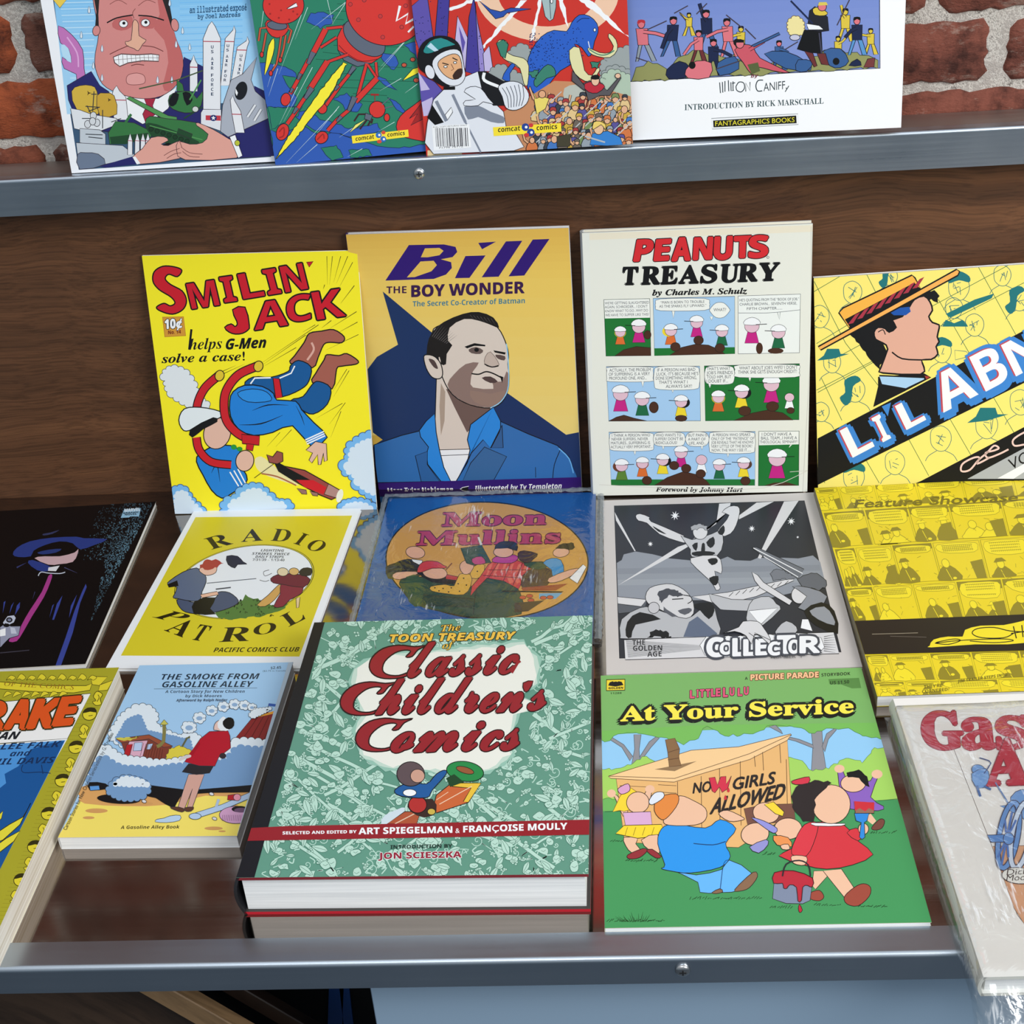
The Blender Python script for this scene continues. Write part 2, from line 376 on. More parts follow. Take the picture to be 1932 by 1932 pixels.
class Art:
    """printed artwork on one cover; points are read off in the frame of the photograph and mapped onto the cover's plane (mm)"""
    def __init__(s, quad, w, h):
        s.w, s.h = w, h; s.H = hom(quad, [(0, h), (w, h), (w, 0), (0, 0)]); s.items = []; s.B = np.zeros((512, 5)); s.v = (0, 0, 1)
    def view(s, x, y, sc): s.v = (x, y, sc); return s
    def m(s, P):
        P = np.asarray(P, float).reshape(-1, 2) / s.v[2] + np.array(s.v[:2]); q = np.c_[P, np.ones(len(P))] @ s.H.T
        return q[:, :2] / q[:, 2:]
    def add(s, polys, c, mm=False):
        L = []
        for p in polys:
            q = p if mm else s.m(p)
            if len(q) >= 3:
                mn, mx = q.min(0), q.max(0)
                if mn[0] < 0 or mn[1] < 0 or mx[0] > s.w or mx[1] > s.h:
                    q = clip_rect([tuple(v) for v in q], s.w, s.h)
                    if not q: continue
                L.append(np.array(q))
        if not L: return
        A = np.concatenate(L); bx = np.array([A[:, 0].min(), A[:, 1].min(), A[:, 0].max(), A[:, 1].max()])
        lay = 1; k = len(s.items)
        if k >= len(s.B): s.B = np.concatenate([s.B, np.zeros((512, 5))])
        if k:
            B = s.B[:k]; ov = (B[:, 0] < bx[2]) & (B[:, 2] > bx[0]) & (B[:, 1] < bx[3]) & (B[:, 3] > bx[1])
            if ov.any(): lay = 1 + int(B[ov, 4].max())
        s.B[k, :4] = bx; s.B[k, 4] = lay; s.items.append((L, c if (isinstance(c, tuple) and len(c) == 4) else lin(c), lay))
    def poly(s, P, c, sm=0, ol=None, lw=1.4):
        P = spline(P, sm) if sm else [np.array(p, float) for p in P]
        s.add([P], c)
        if ol is not None: s.line(P, ol, lw, closed=True)
    def ell(s, cx, cy, rx, ry=None, c=(0, 0, 0), rot=0, ol=None, lw=1.4, n=28):
        ry = ry or rx; r = radians(rot)
        P = [(cx + rx * cos(t) * cos(r) - ry * sin(t) * sin(r), cy + rx * cos(t) * sin(r) + ry * sin(t) * cos(r)) for t in np.linspace(0, 2 * pi, n, endpoint=False)]
        s.poly(P, c, 0, ol, lw)
    def line(s, P, c, lw=1.4, sm=0, closed=False, taper=False):
        P = spline(P, sm, closed) if sm else [np.array(p, float) for p in P]
        if closed: P = list(P) + [P[0]]
        Q = []
        n = len(P)
        for i in range(n):
            a = P[max(i - 1, 0)]; b = P[min(i + 1, n - 1)]
            if closed and i in (0, n - 1): a = P[n - 2]; b = P[1]
            d = np.array(b) - np.array(a); l = np.hypot(*d)
            if l < 1e-6: d = np.array([1.0, 0]); l = 1
            wd = lw * 0.5 * ((1 - abs(2 * i / (n - 1) - 1) * 0.85) if taper and n > 2 else ((1 - 0.85 * i / (n - 1)) if taper else 1))
            nn = np.array([-d[1], d[0]]) / l * wd; Q.append((P[i] + nn, P[i] - nn))
        s.add([[Q[i][0], Q[i + 1][0], Q[i + 1][1], Q[i][1]] for i in range(n - 1)], c)
    def lines(s, LL, c, lw=1.2, sm=0):
        for P in LL: s.line(P, c, lw, sm)
    def text(s, t, p0, p1, up, c, st='', off=0.0, ol=None, olw=0.03, cap=None, sh=None):
        """baseline p0 -> p1, up = height in px or an (x, y) vector"""
        if not hasattr(up, '__len__'): up = (0, -up)
        p0 = np.array(p0, float); d = np.array(p1, float) - p0; up = np.array(up, float)
        V0, _ = glyphs(t, st, 0.0); x0, x1 = V0[:, 0].min(), V0[:, 0].max()
        hv = glyphs(cap or ('H' if any(ch.isupper() or ch.isdigit() for ch in t) else 'x'), st, 0.0)[0]; y0, y1 = hv[:, 1].min(), hv[:, 1].max()
        V, F = glyphs(t, st, 0.0)
        if not len(V): return
        base = np.c_[(V[:, 0] - x0) / (x1 - x0), (V[:, 1] - y0) / (y1 - y0)]
        def put(col, shifts):
            for dx, dy in shifts:      # each copy sits on a sheet of its own
                W = p0 + np.outer(base[:, 0], d) + np.outer(base[:, 1], up) + np.array([dx, dy]); M = s.m(W); s.add([M[list(f)] for f in F], col, True)
        ring = [(0, 0)]
        if ol is not None:
            r = (olw + off) * np.hypot(*up) * 1.4; ring = [(r * cos(q), r * sin(q)) for q in np.linspace(.2, .2 + 2 * pi, 9, endpoint=False)]
        if sh: put(sh[0], [(x + sh[1][0], y + sh[1][1]) for x, y in ring])
        if ol is not None: put(ol, ring)
        fr = off * np.hypot(*up) * 1.4
        put(c, [(0, 0)] + ([(fr * cos(q), fr * sin(q)) for q in np.linspace(.4, .4 + 2 * pi, 5, endpoint=False)] if off > .014 else []))
    def grad(s, P4, c0, c1, n=10):
        """printed tint that runs from one edge (TL-TR) to the other (BL-BR)"""
        a, b, cc, d = [np.array(p, float) for p in P4]; c0, c1 = np.array(lin(c0)), np.array(lin(c1))
        for i in range(n):
            t0, t1 = i / n, (i + 1) / n
            s.add([[a + (d - a) * t0, b + (cc - b) * t0, b + (cc - b) * t1, a + (d - a) * t1]], tuple(c0 + (c1 - c0) * (i + .5) / n))
    def cloud(s, P, r, c, ol=None, lw=1.3, jit=0.25, seed=1):
        rd = random.Random(seed); N = len(P); bl = []
        for i in range(N):
            a = np.array(P[i], float); b = np.array(P[(i + 1) % N], float); L = np.hypot(*(b - a)); k = max(1, int(round(L / (1.6 * r))))
            for j in range(k): q = a + (b - a) * (j + .5) / k; bl.append((q[0], q[1], max(L / k * .5, r * .7) * 1.12 * (1 + rd.uniform(-jit, jit) * .5)))
        def discs(col, d):
            for g in range(3):
                L = [[(x + (q + d) * cos(t), y + (q * .9 + d) * sin(t)) for t in np.linspace(0, 2 * pi, 18, endpoint=False)] for x, y, q in bl[g::3]]
                if L: s.add(L, col)
        if ol is not None: discs(ol, lw)
        s.poly(P, c); discs(c, 0)
    def star(s, cx, cy, r0, r1, n, c, rot=0, ol=None, lw=1.2):
        s.poly([(cx + (r0 if i % 2 else r1) * cos(pi * i / n + rot), cy + (r0 if i % 2 else r1) * sin(pi * i / n + rot)) for i in range(2 * n)], c, 0, ol, lw)
    def mesh_into(s, vs, fs, cols, z, step=8e-6):
        for L, c, lay in s.items:
            zz = z + lay * step
            for p in L:
                i0 = len(vs); a = 0
                for k in range(len(p)): a += p[k - 1][0] * p[k][1] - p[k][0] * p[k - 1][1]
                if a < 0: p = p[::-1]
                vs += [(x * MM, y * MM, zz) for x, y in p]; fs.append(tuple(range(i0, i0 + len(p)))); cols.append(c)

def ink_mesh(name, vs, fs, cols, m, parent):
    me = bpy.data.meshes.new(name); me.from_pydata(vs, [], fs); me.update()
    at = me.color_attributes.new('ink', 'FLOAT_COLOR', 'CORNER'); arr = np.empty((len(me.loops), 4), np.float32)
    for p, c in zip(me.polygons, cols): arr[p.loop_start:p.loop_start + p.loop_total] = c
    at.data.foreach_set('color', arr.ravel())
    return link(name, me, parent, [m])

def qbox(vs, fs, cols, x0, x1, y0, y1, z0, z1, top, side, bot=None):
    i = len(vs); vs += [(x0, y0, z0), (x1, y0, z0), (x1, y1, z0), (x0, y1, z0), (x0, y0, z1), (x1, y0, z1), (x1, y1, z1), (x0, y1, z1)]
    for f, c in zip(((0, 3, 2, 1), (4, 5, 6, 7), (0, 1, 5, 4), (1, 2, 6, 5), (2, 3, 7, 6), (3, 0, 4, 7)), (bot or side, top, side, side, side, side)):
        fs.append(tuple(i + k for k in f)); cols.append(lin(c))

def place(B):
    if 'th' in B:
        x, y, z = B['o']; M = Matrix.Rotation(B['th'], 4, 'Z'); M.translation = Vector((x, y, 0.0)) * MM + Vector((0, 0, B.get('z0', 0) * MM)); return M
    ps, le, ro = B['psi'], B['lean'], B['roll']
    ex = Vector((cos(ps), sin(ps), 0)); n0 = Vector((-sin(ps), cos(ps), 0)); ey = Vector((0, 0, 1)) * cos(le) + n0 * sin(le)
    e1 = ex * cos(ro) + ey * sin(ro); e2 = -ex * sin(ro) + ey * cos(ro); e3 = e1.cross(e2)
    o = Vector(B['o']) * MM - e3 * (B['t'] * MM)
    return Matrix(((e1.x, e2.x, e3.x, o.x), (e1.y, e2.y, e3.y, o.y), (e1.z, e2.z, e3.z, o.z), (0, 0, 0, 1)))

def book(key, name, label, cat, group, art, base=(235, 235, 230), edge=None, back=None, pages=P_white, bt=0.35, hard=False, spine=None,
         m=None, inset=0.6, front_edge=None, back_edge=None):
    B = BK[key]; w, h, t = B['w'] * MM, B['h'] * MM, B['t'] * MM
    root = empty(name, label, cat, (0, 0, 0), group); root.matrix_world = place(B)
    b = (2.4 if hard else bt) * MM; ins = (2.6 if hard else inset) * MM
    edge = edge or base; back = back or base; spine = spine or edge
    m = m or ink_mat()
    vs, fs, cols = [], [], []
    qbox(vs, fs, cols, 0, w, 0, h, t - b, t, base, front_edge or edge, back)
    if art: art.mesh_into(vs, fs, cols, t)
    ink_mesh('front_cover', vs, fs, cols, m, root)
    vs, fs, cols = [], [], []
    qbox(vs, fs, cols, 0, w, 0, h, 0, b, back, back_edge or edge, back); ink_mesh('back_cover', vs, fs, cols, m, root)
    # spine, gently rounded outwards on thick hardcovers
    vs, fs, cols = [], [], []; n = 9; bul = (min(t * .16, .004) if hard else min(t * .04, .0004)); sw = b
    for y in (0, h):
        for x_in in (0, 1):
            for i in range(n):
                a = i / (n - 1); bx = -bul * (1 - (2 * a - 1) ** 2) - .00005
                vs.append((bx + x_in * sw * .9, y, t * a))
    for i in range(n - 1):
        fs += [(i, i + 1, 2 * n + i + 1, 2 * n + i), (n + i + 1, n + i, 3 * n + i, 3 * n + i + 1), (i + 1, i, n + i, n + i + 1), (2 * n + i, 2 * n + i + 1, 3 * n + i + 1, 3 * n + i)]
    cols = [lin(spine)] * len(fs)
    ink_mesh('spine', vs, fs, cols, m, root)
    bm = bmesh.new(); add_box(bm, b * .95, w - ins, ins, h - ins, b, t - b); bm_obj('pages', bm, pages, root)
    return root

def film(root, key, m, x0, x1, y0, y1, dz=0.0012, amp=.0007, nx=36, ny=36, seed=1, droop=None, sides=True):
    """clear sleeve: a wrinkled sheet over the front with its sides turned down"""
    t = BK[key]['t'] * MM; rd = random.Random(seed); vs = []; fs = []
    ph = [(rd.uniform(20, 160), rd.uniform(20, 160), rd.uniform(0, 6.3), rd.uniform(.3, 1)) for _ in range(9)]
    for j in range(ny + 1):
        for i in range(nx + 1):
            x = x0 + (x1 - x0) * i / nx; y = y0 + (y1 - y0) * j / ny
            z = sum(a * sin(p * x + q * y + r) for p, q, r, a in ph) * amp / 3
            z = t + dz + amp + z
            if sides:
                e = min(i, nx - i, ny - j, j if not droop else 9) 
                if e == 0: z = .0006
            if droop: z -= droop(x, y); z = max(z, -.06)
            vs.append((x, y, z))
    for j in range(ny):
        for i in range(nx):
            a = j * (nx + 1) + i; fs.append((a, a + 1, a + nx + 2, a + nx + 1))
    me = bpy.data.meshes.new('plastic_sleeve'); me.from_pydata(vs, [], fs)
    for p in me.polygons: p.use_smooth = True
    o = link('plastic_sleeve', me, root, [m]); o['label'] = 'clear crinkled plastic sleeve'
    return o
G_LIE = 'comic books lying on the steel shelf'; G_STAND = 'books standing against the wooden backboard'; G_TOP = 'comics standing on the upper ledge'
# fitted book placements (mm): o front bottom-left corner, w x h x t, q the cover corners TL TR BR BL as seen in the photograph
BK = {
 'smilin': {'o':[-432.58,1194.0,1.0],'psi':-0.0251,'lean':0.175,'roll':-0.02,'w':200.9,'h':253.8,'t':3,'q':[[273,479.6],[673.5,469.8],[712.5,960],[326,969]]},
 'bill': {'o':[-234.48,1227.17,0.1],'psi':-0.0683,'lean':0.0212,'roll':-0.0008,'w':201.9,'h':262.2,'t':7,'q':[[653,443],[1072,431],[1097.4,921.4],[714.9,923.9]]},
 'peanuts': {'o':[-21.77,1193.46,2.3],'psi':-0.0476,'lean':0.1276,'roll':0.0028,'w':202.3,'h':254.1,'t':15,'q':[[1100,435],[1530,424],[1527,925],[1117,935]]},
 'abner': {'o':[190.66,1185.29,1.89],'psi':-0.0609,'lean':0.2104,'roll':0.0383,'w':280.0,'h':202.0,'t':9,'q':[[1535.3,525.2],[2150.1,484.4],[2129.4,899.9],[1543.6,927.0]]},
 'andreas': {'o':[-460.22,1202.18,341.59],'psi':-0.0,'lean':0.1353,'roll':-0.0008,'w':180.9,'h':273.3,'t':4,'q':[[17.1,-329.0],[438.5,-361.1],[522.0,304.6],[135.4,326.9]]},
 'comic2': {'o':[-279.45,1196.3,339.6],'psi':0.06,'lean':0.1337,'roll':0.0195,'w':173.0,'h':262.4,'t':2,'q':[[424.0,-323.5],[836.3,-365.2],[899.0,279.5],[520.2,313.3]]},
 'comic3': {'o':[-149.6,1200.5,339.0],'psi':-0.05,'lean':0.1244,'roll':0.0154,'w':175.7,'h':262.3,'t':2,'q':[[746.7,-349.2],[1169.6,-385.7],[1193.4,272.8],[805.6,291.7]]},
 'caniff': {'o':[-33.0,1213.0,339.2],'psi':-0.11,'lean':0.1,'roll':0.02,'w':279.8,'h':227.2,'t':7,'q':[[1028.0,-280.4],[1723.4,-334.8],[1698.3,245.9],[1062.7,266.7]]},
 'smoke': {'o':[-398.17,730.18,11.0],'th':-0.0194,'w':128.1,'h':200.1,'t':11,'q':[[264,1256],[553,1249],[448,1577],[109,1580]]},
 'toon': {'o':[-253.8,665.34,33.0],'th':-0.0148,'w':227.0,'h':285.8,'t':33,'q':[[594,1174],[1118,1162],[1110,1647],[445,1658]]},
 'lulu': {'o':[-17.92,644.0,4.0],'th':-0.0011,'w':202.3,'h':262.0,'t':4,'q':[[1131,1276],[1627,1263],[1758,1745],[1143,1754]]},
 'coll': {'o':[-13.2,909.85,2.0],'th':-0.0017,'w':199.4,'h':274.0,'t':2,'q':[[1137.5,942],[1536,931.5],[1627,1256],[1144,1275]]},
 'radio': {'o':[-427.15,938.83,3.0],'th':-0.0526,'w':167.5,'h':256.5,'t':3,'q':[[365.6,963],[685,954],[570,1255],[202.6,1258]]},
 'moon': {'o':[-225.37,961.23,4.0],'th':-0.0185,'w':201.8,'h':240.0,'t':4,'q':[[733.7,940.8],[1124.2,928.4],[1118.3,1203.3],[660.2,1213.7]]},
 'feature': {'o':[188.92,861.93,10.0],'th':0.0096,'w':215.0,'h':316.0,'t':10,'q':[[1536.6,920.6],[1977.9,900.6],[2211.7,1293.9],[1655.3,1313.8]]},
 'gasr': {'o':[201.65,588.81,16.0],'th':0.0148,'w':215.0,'h':260.9,'t':16,'q':[[1684.6,1320.3],[2248.0,1298.4],[2575.9,1826.4],[1855.3,1846.0]],'z0':1.0},
 'mandrake': {'o':[-618.66,622.83,22.0],'th':0.0023,'w':215.0,'h':290.0,'t':22,'q':[[-260.9,1275.8],[224.8,1259.2],[-15.2,1781.2],[-628.9,1793.5]]},
 'shadow': {'o':[-660.01,934.5,5.0],'th':0.0397,'w':215.0,'h':270.0,'t':5,'q':[[-106.2,970.6],[294.5,946.2],[161.1,1252.6],[-316.6,1279.7]]},
}

def art(key):
    B = BK[key]; return Art(B['q'], B['w'], B['h'])
COVERS = {}
random.seed(1)
K = (18, 18, 20); W = (244, 246, 248)
def rag(a, P, c, amp, n, seed=0, ol=None, lw=1.2):
    """polygon with a leafy, ragged edge"""
    rd = random.Random(seed); out = []
    for i in range(len(P)):
        p = np.array(P[i], float); q = np.array(P[(i + 1) % len(P)], float); k = max(1, int(np.hypot(*(q - p)) / n))
        for j in range(k): out.append(p + (q - p) * j / k + np.array([rd.uniform(-amp, amp), rd.uniform(-amp, amp)]))
    a.poly(out, c, 0, ol, lw)
def cover_smilin():
    a = art('smilin').view(260, 450, 3.645); R = (203, 28, 44); o = dict(ol=K, lw=7)
    for ch, p0, p1, up in (('M', (385, 466), (575, 438), (-38, -168)), ('I', (610, 422), (695, 410), (-36, -168)), ('L', (738, 398), (884, 374), (-40, -165)), ('I', (910, 370), (998, 356), (-44, -166)),
                           ('N', (1026, 352), (1178, 326), (-42, -170)), ('A', (812, 608), (1040, 572), (-6, -180)), ('C', (1040, 558), (1204, 530), (-14, -172)), ('K', (1240, 536), (1434, 508), (-42, -182))):
        a.text(ch, p0, p1, up, R, 'sb', .012, K, .03)
    a.poly([(320, 205), (288, 248), (230, 232), (205, 262), (240, 300), (320, 345), (348, 410), (322, 470), (250, 502), (170, 482), (140, 455), (192, 428), (235, 445), (268, 425), (240, 385), (160, 335), (120, 280), (130, 215), (190, 178), (270, 182)], R, 4, K, 9)
    a.poly([(662, 470), (748, 452), (776, 575), (768, 606), (730, 630), (680, 636), (636, 622), (606, 590), (652, 566), (676, 584), (692, 572), (690, 548)], R, 2, K, 9)
    a.poly([(1168, 150), (1212, 145), (1186, 182)], R, 0, K, 5)
    a.poly([(180, 522), (325, 519), (338, 648), (193, 657)], (214, 152, 56), 0, (170, 110, 40), 4)
    a.text('10', (196, 602), (268, 596), 62, W, 'sb', .03, K, .05); a.text('¢', (276, 596), (312, 592), 44, W, '', .05, K, .05, cap='c')
    a.text('No. 14', (218, 638), (306, 632), 24, (120, 30, 24), 'sb', .01)
    a.line([(378, 604), (360, 744)], K, 15); a.text('helps', (358, 746), (588, 736), 52, K, 'bi', .012, cap='x'); a.text('G-Men', (612, 740), (886, 726), (6, -70), K, 'sbi', .02)
    a.text('solve a case!', (168, 838), (742, 816), 42, K, 'bi', .015, cap='x')
    for i, (x, y, u, v) in enumerate(((1305, 110, 1308, 300), (1342, 110, 1322, 300), (1398, 110, 1350, 285), (1445, 110, 1370, 290), (1478, 150, 1392, 310), (1490, 305, 1398, 425), (1505, 480, 1330, 590), (1512, 550, 1385, 620), (1518, 635, 1300, 740), (1335, 540, 1270, 590),
                                      (1248, 570, 860, 830), (1160, 640, 870, 840), (1095, 725, 880, 850), (1225, 570, 1140, 620), (600, 905, 740, 840), (590, 890, 680, 850), (1440, 870, 1340, 1030), (1455, 880, 1350, 1060), (1430, 1100, 1320, 1250), (1410, 1105, 1230, 1210), (1400, 1160, 1330, 1340), (1060, 1290, 950, 1410), (980, 1310, 890, 1410), (1290, 300, 1280, 330))):
        a.line([(x, y), (u, v)], K, 4, taper=True)
    a.cloud([(175, 905), (235, 868), (320, 885), (380, 960), (405, 1055), (490, 1130), (400, 1150), (290, 1095), (212, 1030), (188, 960)], 26, (226, 232, 236), (70, 80, 90), 4)
    # airman: plain figure in flying suit, back of helmet to the viewer
    dk, lb, br = (22, 88, 150), (34, 128, 214), (164, 94, 80)
    a.poly([(1055, 832), (1085, 780), (1150, 690), (1185, 628), (1270, 612), (1350, 602), (1422, 650), (1405, 690), (1325, 688), (1282, 705), (1245, 790), (1205, 862)], br, 3, K, 8)
    a.line([(1200, 690), (1215, 740), (1170, 810)], (220, 170, 155), 14, 4); a.line([(1270, 860), (1300, 900), (1280, 940)], (220, 170, 155), 12, 4)
    a.poly([(1205, 962), (1228, 900), (1285, 808), (1305, 772), (1385, 778), (1440, 764), (1516, 812), (1500, 836), (1405, 850), (1370, 870), (1340, 1005)], br, 3, K, 8)
    a.poly([(740, 985), (800, 928), (925, 928), (1040, 888), (1055, 850), (1110, 812), (1196, 856), (1180, 955), (1125, 1010), (1000, 1062), (880, 1050)], dk, 3, K, 7)
    a.poly([(1060, 1085), (1140, 1060), (1205, 975), (1250, 955), (1330, 1000), (1306, 1112), (1210, 1180), (1130, 1150)], dk, 3, K, 7)
    a.line([(780, 975), (810, 935), (920, 932)], W, 10); a.line([(980, 935), (1060, 900), (1085, 850)], W, 9)
    a.poly([(935, 935), (980, 940), (1000, 1065), (952, 1075)], R, 0, K, 6)
    a.line([(563, 918), (470, 1000), (420, 1090), (400, 1180)], K, 62, 5); a.line([(563, 918), (470, 1000), (420, 1090), (400, 1180)], (200, 34, 44), 48, 5)
    a.poly([(636, 1095), (660, 1030), (740, 985), (860, 992), (938, 1040), (960, 1085), (1090, 1092), (1130, 1150), (1215, 1240), (1306, 1340), (1195, 1402), (1068, 1262), (930, 1310), (800, 1332), (695, 1290), (640, 1200)], lb, 2, K, 8)
    a.poly([(690, 1040), (790, 1010), (890, 1030), (920, 1090), (760, 1100)], (44, 140, 222), 3, K, 5); a.line([(790, 1160), (900, 1120), (1040, 1120)], K, 8, 4, taper=True); a.line([(700, 1260), (850, 1250), (1000, 1190)], K, 9, 4, taper=True); a.line([(1090, 1120), (1130, 1200), (1150, 1260)], K, 6, 4, taper=True)
    for d in (0, 26, 52): a.line([(1155 + d * .2, 1360 + d * .55), (1282 + d * .2, 1300 + d * .55)], W, 9)
    a.poly([(1160, 1430), (1225, 1370), (1300, 1385), (1306, 1500), (1286, 1510), (1280, 1450), (1262, 1530), (1244, 1532), (1240, 1460), (1200, 1520), (1180, 1500), (1205, 1450)], (226, 184, 166), 0, K, 5)
    a.poly([(398, 1520), (425, 1460), (560, 1400), (700, 1430), (700, 1530), (745, 1610), (738, 1672), (640, 1742), (572, 1776), (500, 1720), (440, 1610)], lb, 2, K, 8)
    a.line([(500, 1600), (540, 1540), (560, 1660)], K, 8, 4, taper=True)
    for d in (0, 28, 56): a.line([(630 + d, 1590 - d * .4), (690 + d * .9, 1690 - d * .3)], W, 9)
    a.ell(735, 1510, 62, 74, (226, 184, 166), 15, K, 6)
    a.ell(545, 1320, 92, 112, (226, 184, 166), 20, K, 6)
    a.poly([(280, 1230), (320, 1152), (430, 1140), (560, 1165), (578, 1200), (520, 1232), (380, 1292), (312, 1302)], (228, 236, 240), 3, K, 7); a.poly([(356, 1296), (520, 1208), (548, 1240), (450, 1292), (372, 1352)], K, 2)
    P = [(830, 852), (700, 912), (620, 1010), (596, 1110), (612, 1230), (690, 1320), (800, 1372)]
    a.line(P, K, 64, 5); a.line(P, (202, 34, 44), 50, 5); P = [(400, 1350), (420, 1440), (500, 1520), (640, 1540)]; a.line(P, K, 62, 5); a.line(P, (202, 34, 44), 48, 5)
    a.poly([(715, 1325), (840, 1335), (835, 1400), (720, 1390)], (196, 30, 42), 0, K, 6); a.poly([(750, 1390), (800, 1395), (790, 1440), (745, 1430)], (196, 30, 42), 0, K, 5)
    for x, y in ((568, 920), (836, 854)): a.ell(x, y, 34, 40, K, 20); a.ell(x, y, 28, 34, (226, 196, 52), 20)
    a.ell(660, 1415, 20, 18, (40, 150, 60)); a.ell(700, 1428, 20, 16, (40, 150, 60))
    # falling aircraft
    a.poly([(805, 1500), (850, 1480), (920, 1530), (1000, 1600), (1110, 1680), (960, 1640), (860, 1600), (815, 1560)], (236, 226, 170), 3); a.line([(850, 1600), (960, 1620), (1090, 1680)], (170, 100, 70), 10, 4)
    a.poly([(930, 1500), (1010, 1545), (1150, 1572), (1290, 1650), (1392, 1708), (1382, 1752), (1335, 1776), (1250, 1742), (1100, 1660), (970, 1580)], (150, 70, 66), 0, K, 7); a.poly([(930, 1500), (1010, 1545), (1190, 1640), (1110, 1660), (970, 1580)], K)
    a.poly([(1090, 1640), (1210, 1640), (1300, 1690), (1280, 1740), (1150, 1690)], (204, 30, 44)); a.poly([(1315, 1665), (1392, 1708), (1382, 1768), (1285, 1738)], (176, 134, 130), 0, K, 5)
    a.poly([(888, 1465), (930, 1480), (960, 1440), (998, 1452), (1000, 1510), (960, 1530), (905, 1520)], (150, 80, 72), 0, K, 6); a.poly([(1095, 1700), (1160, 1710), (1165, 1740), (1130, 1738)], (150, 110, 104), 0, K, 4); a.poly([(1185, 1718), (1240, 1730), (1240, 1752), (1205, 1748)], (150, 110, 104), 0, K, 4)
    a.ell(1392, 1748, 22, 48, (236, 236, 220), 15); a.line([(800, 1630), (935, 1530)], K, 4)
    cl, co = (214, 230, 244), (50, 90, 150)
    for P, s_ in (([(1660, 1290), (1530, 1340), (1445, 1410), (1450, 1500), (1410, 1570), (1500, 1630), (1530, 1700), (1660, 1780), (1690, 1300)], 34), ([(575, 1900), (590, 1800), (690, 1760), (720, 1700), (810, 1680), (900, 1730), (930, 1790), (1050, 1800), (1060, 1900)], 30), ([(225, 1900), (228, 1720), (300, 1700), (350, 1780), (420, 1840), (430, 1900)], 30), ([(1390, 1900), (1410, 1800), (1470, 1780), (1560, 1780), (1640, 1830), (1660, 1900)], 26)):
        a.cloud(P, s_, (120, 184, 238), co, 5); c = np.mean(P, 0); a.cloud([c + (np.array(p) - c) * .8 + np.array([2, 12]) for p in P], s_ * .8, cl, None)
    a.poly([(236, 1868), (420, 1866), (600, 1890), (900, 1866), (1060, 1862), (1060, 1900), (236, 1900)], cl)
    return a
COVERS['smilin'] = cover_smilin
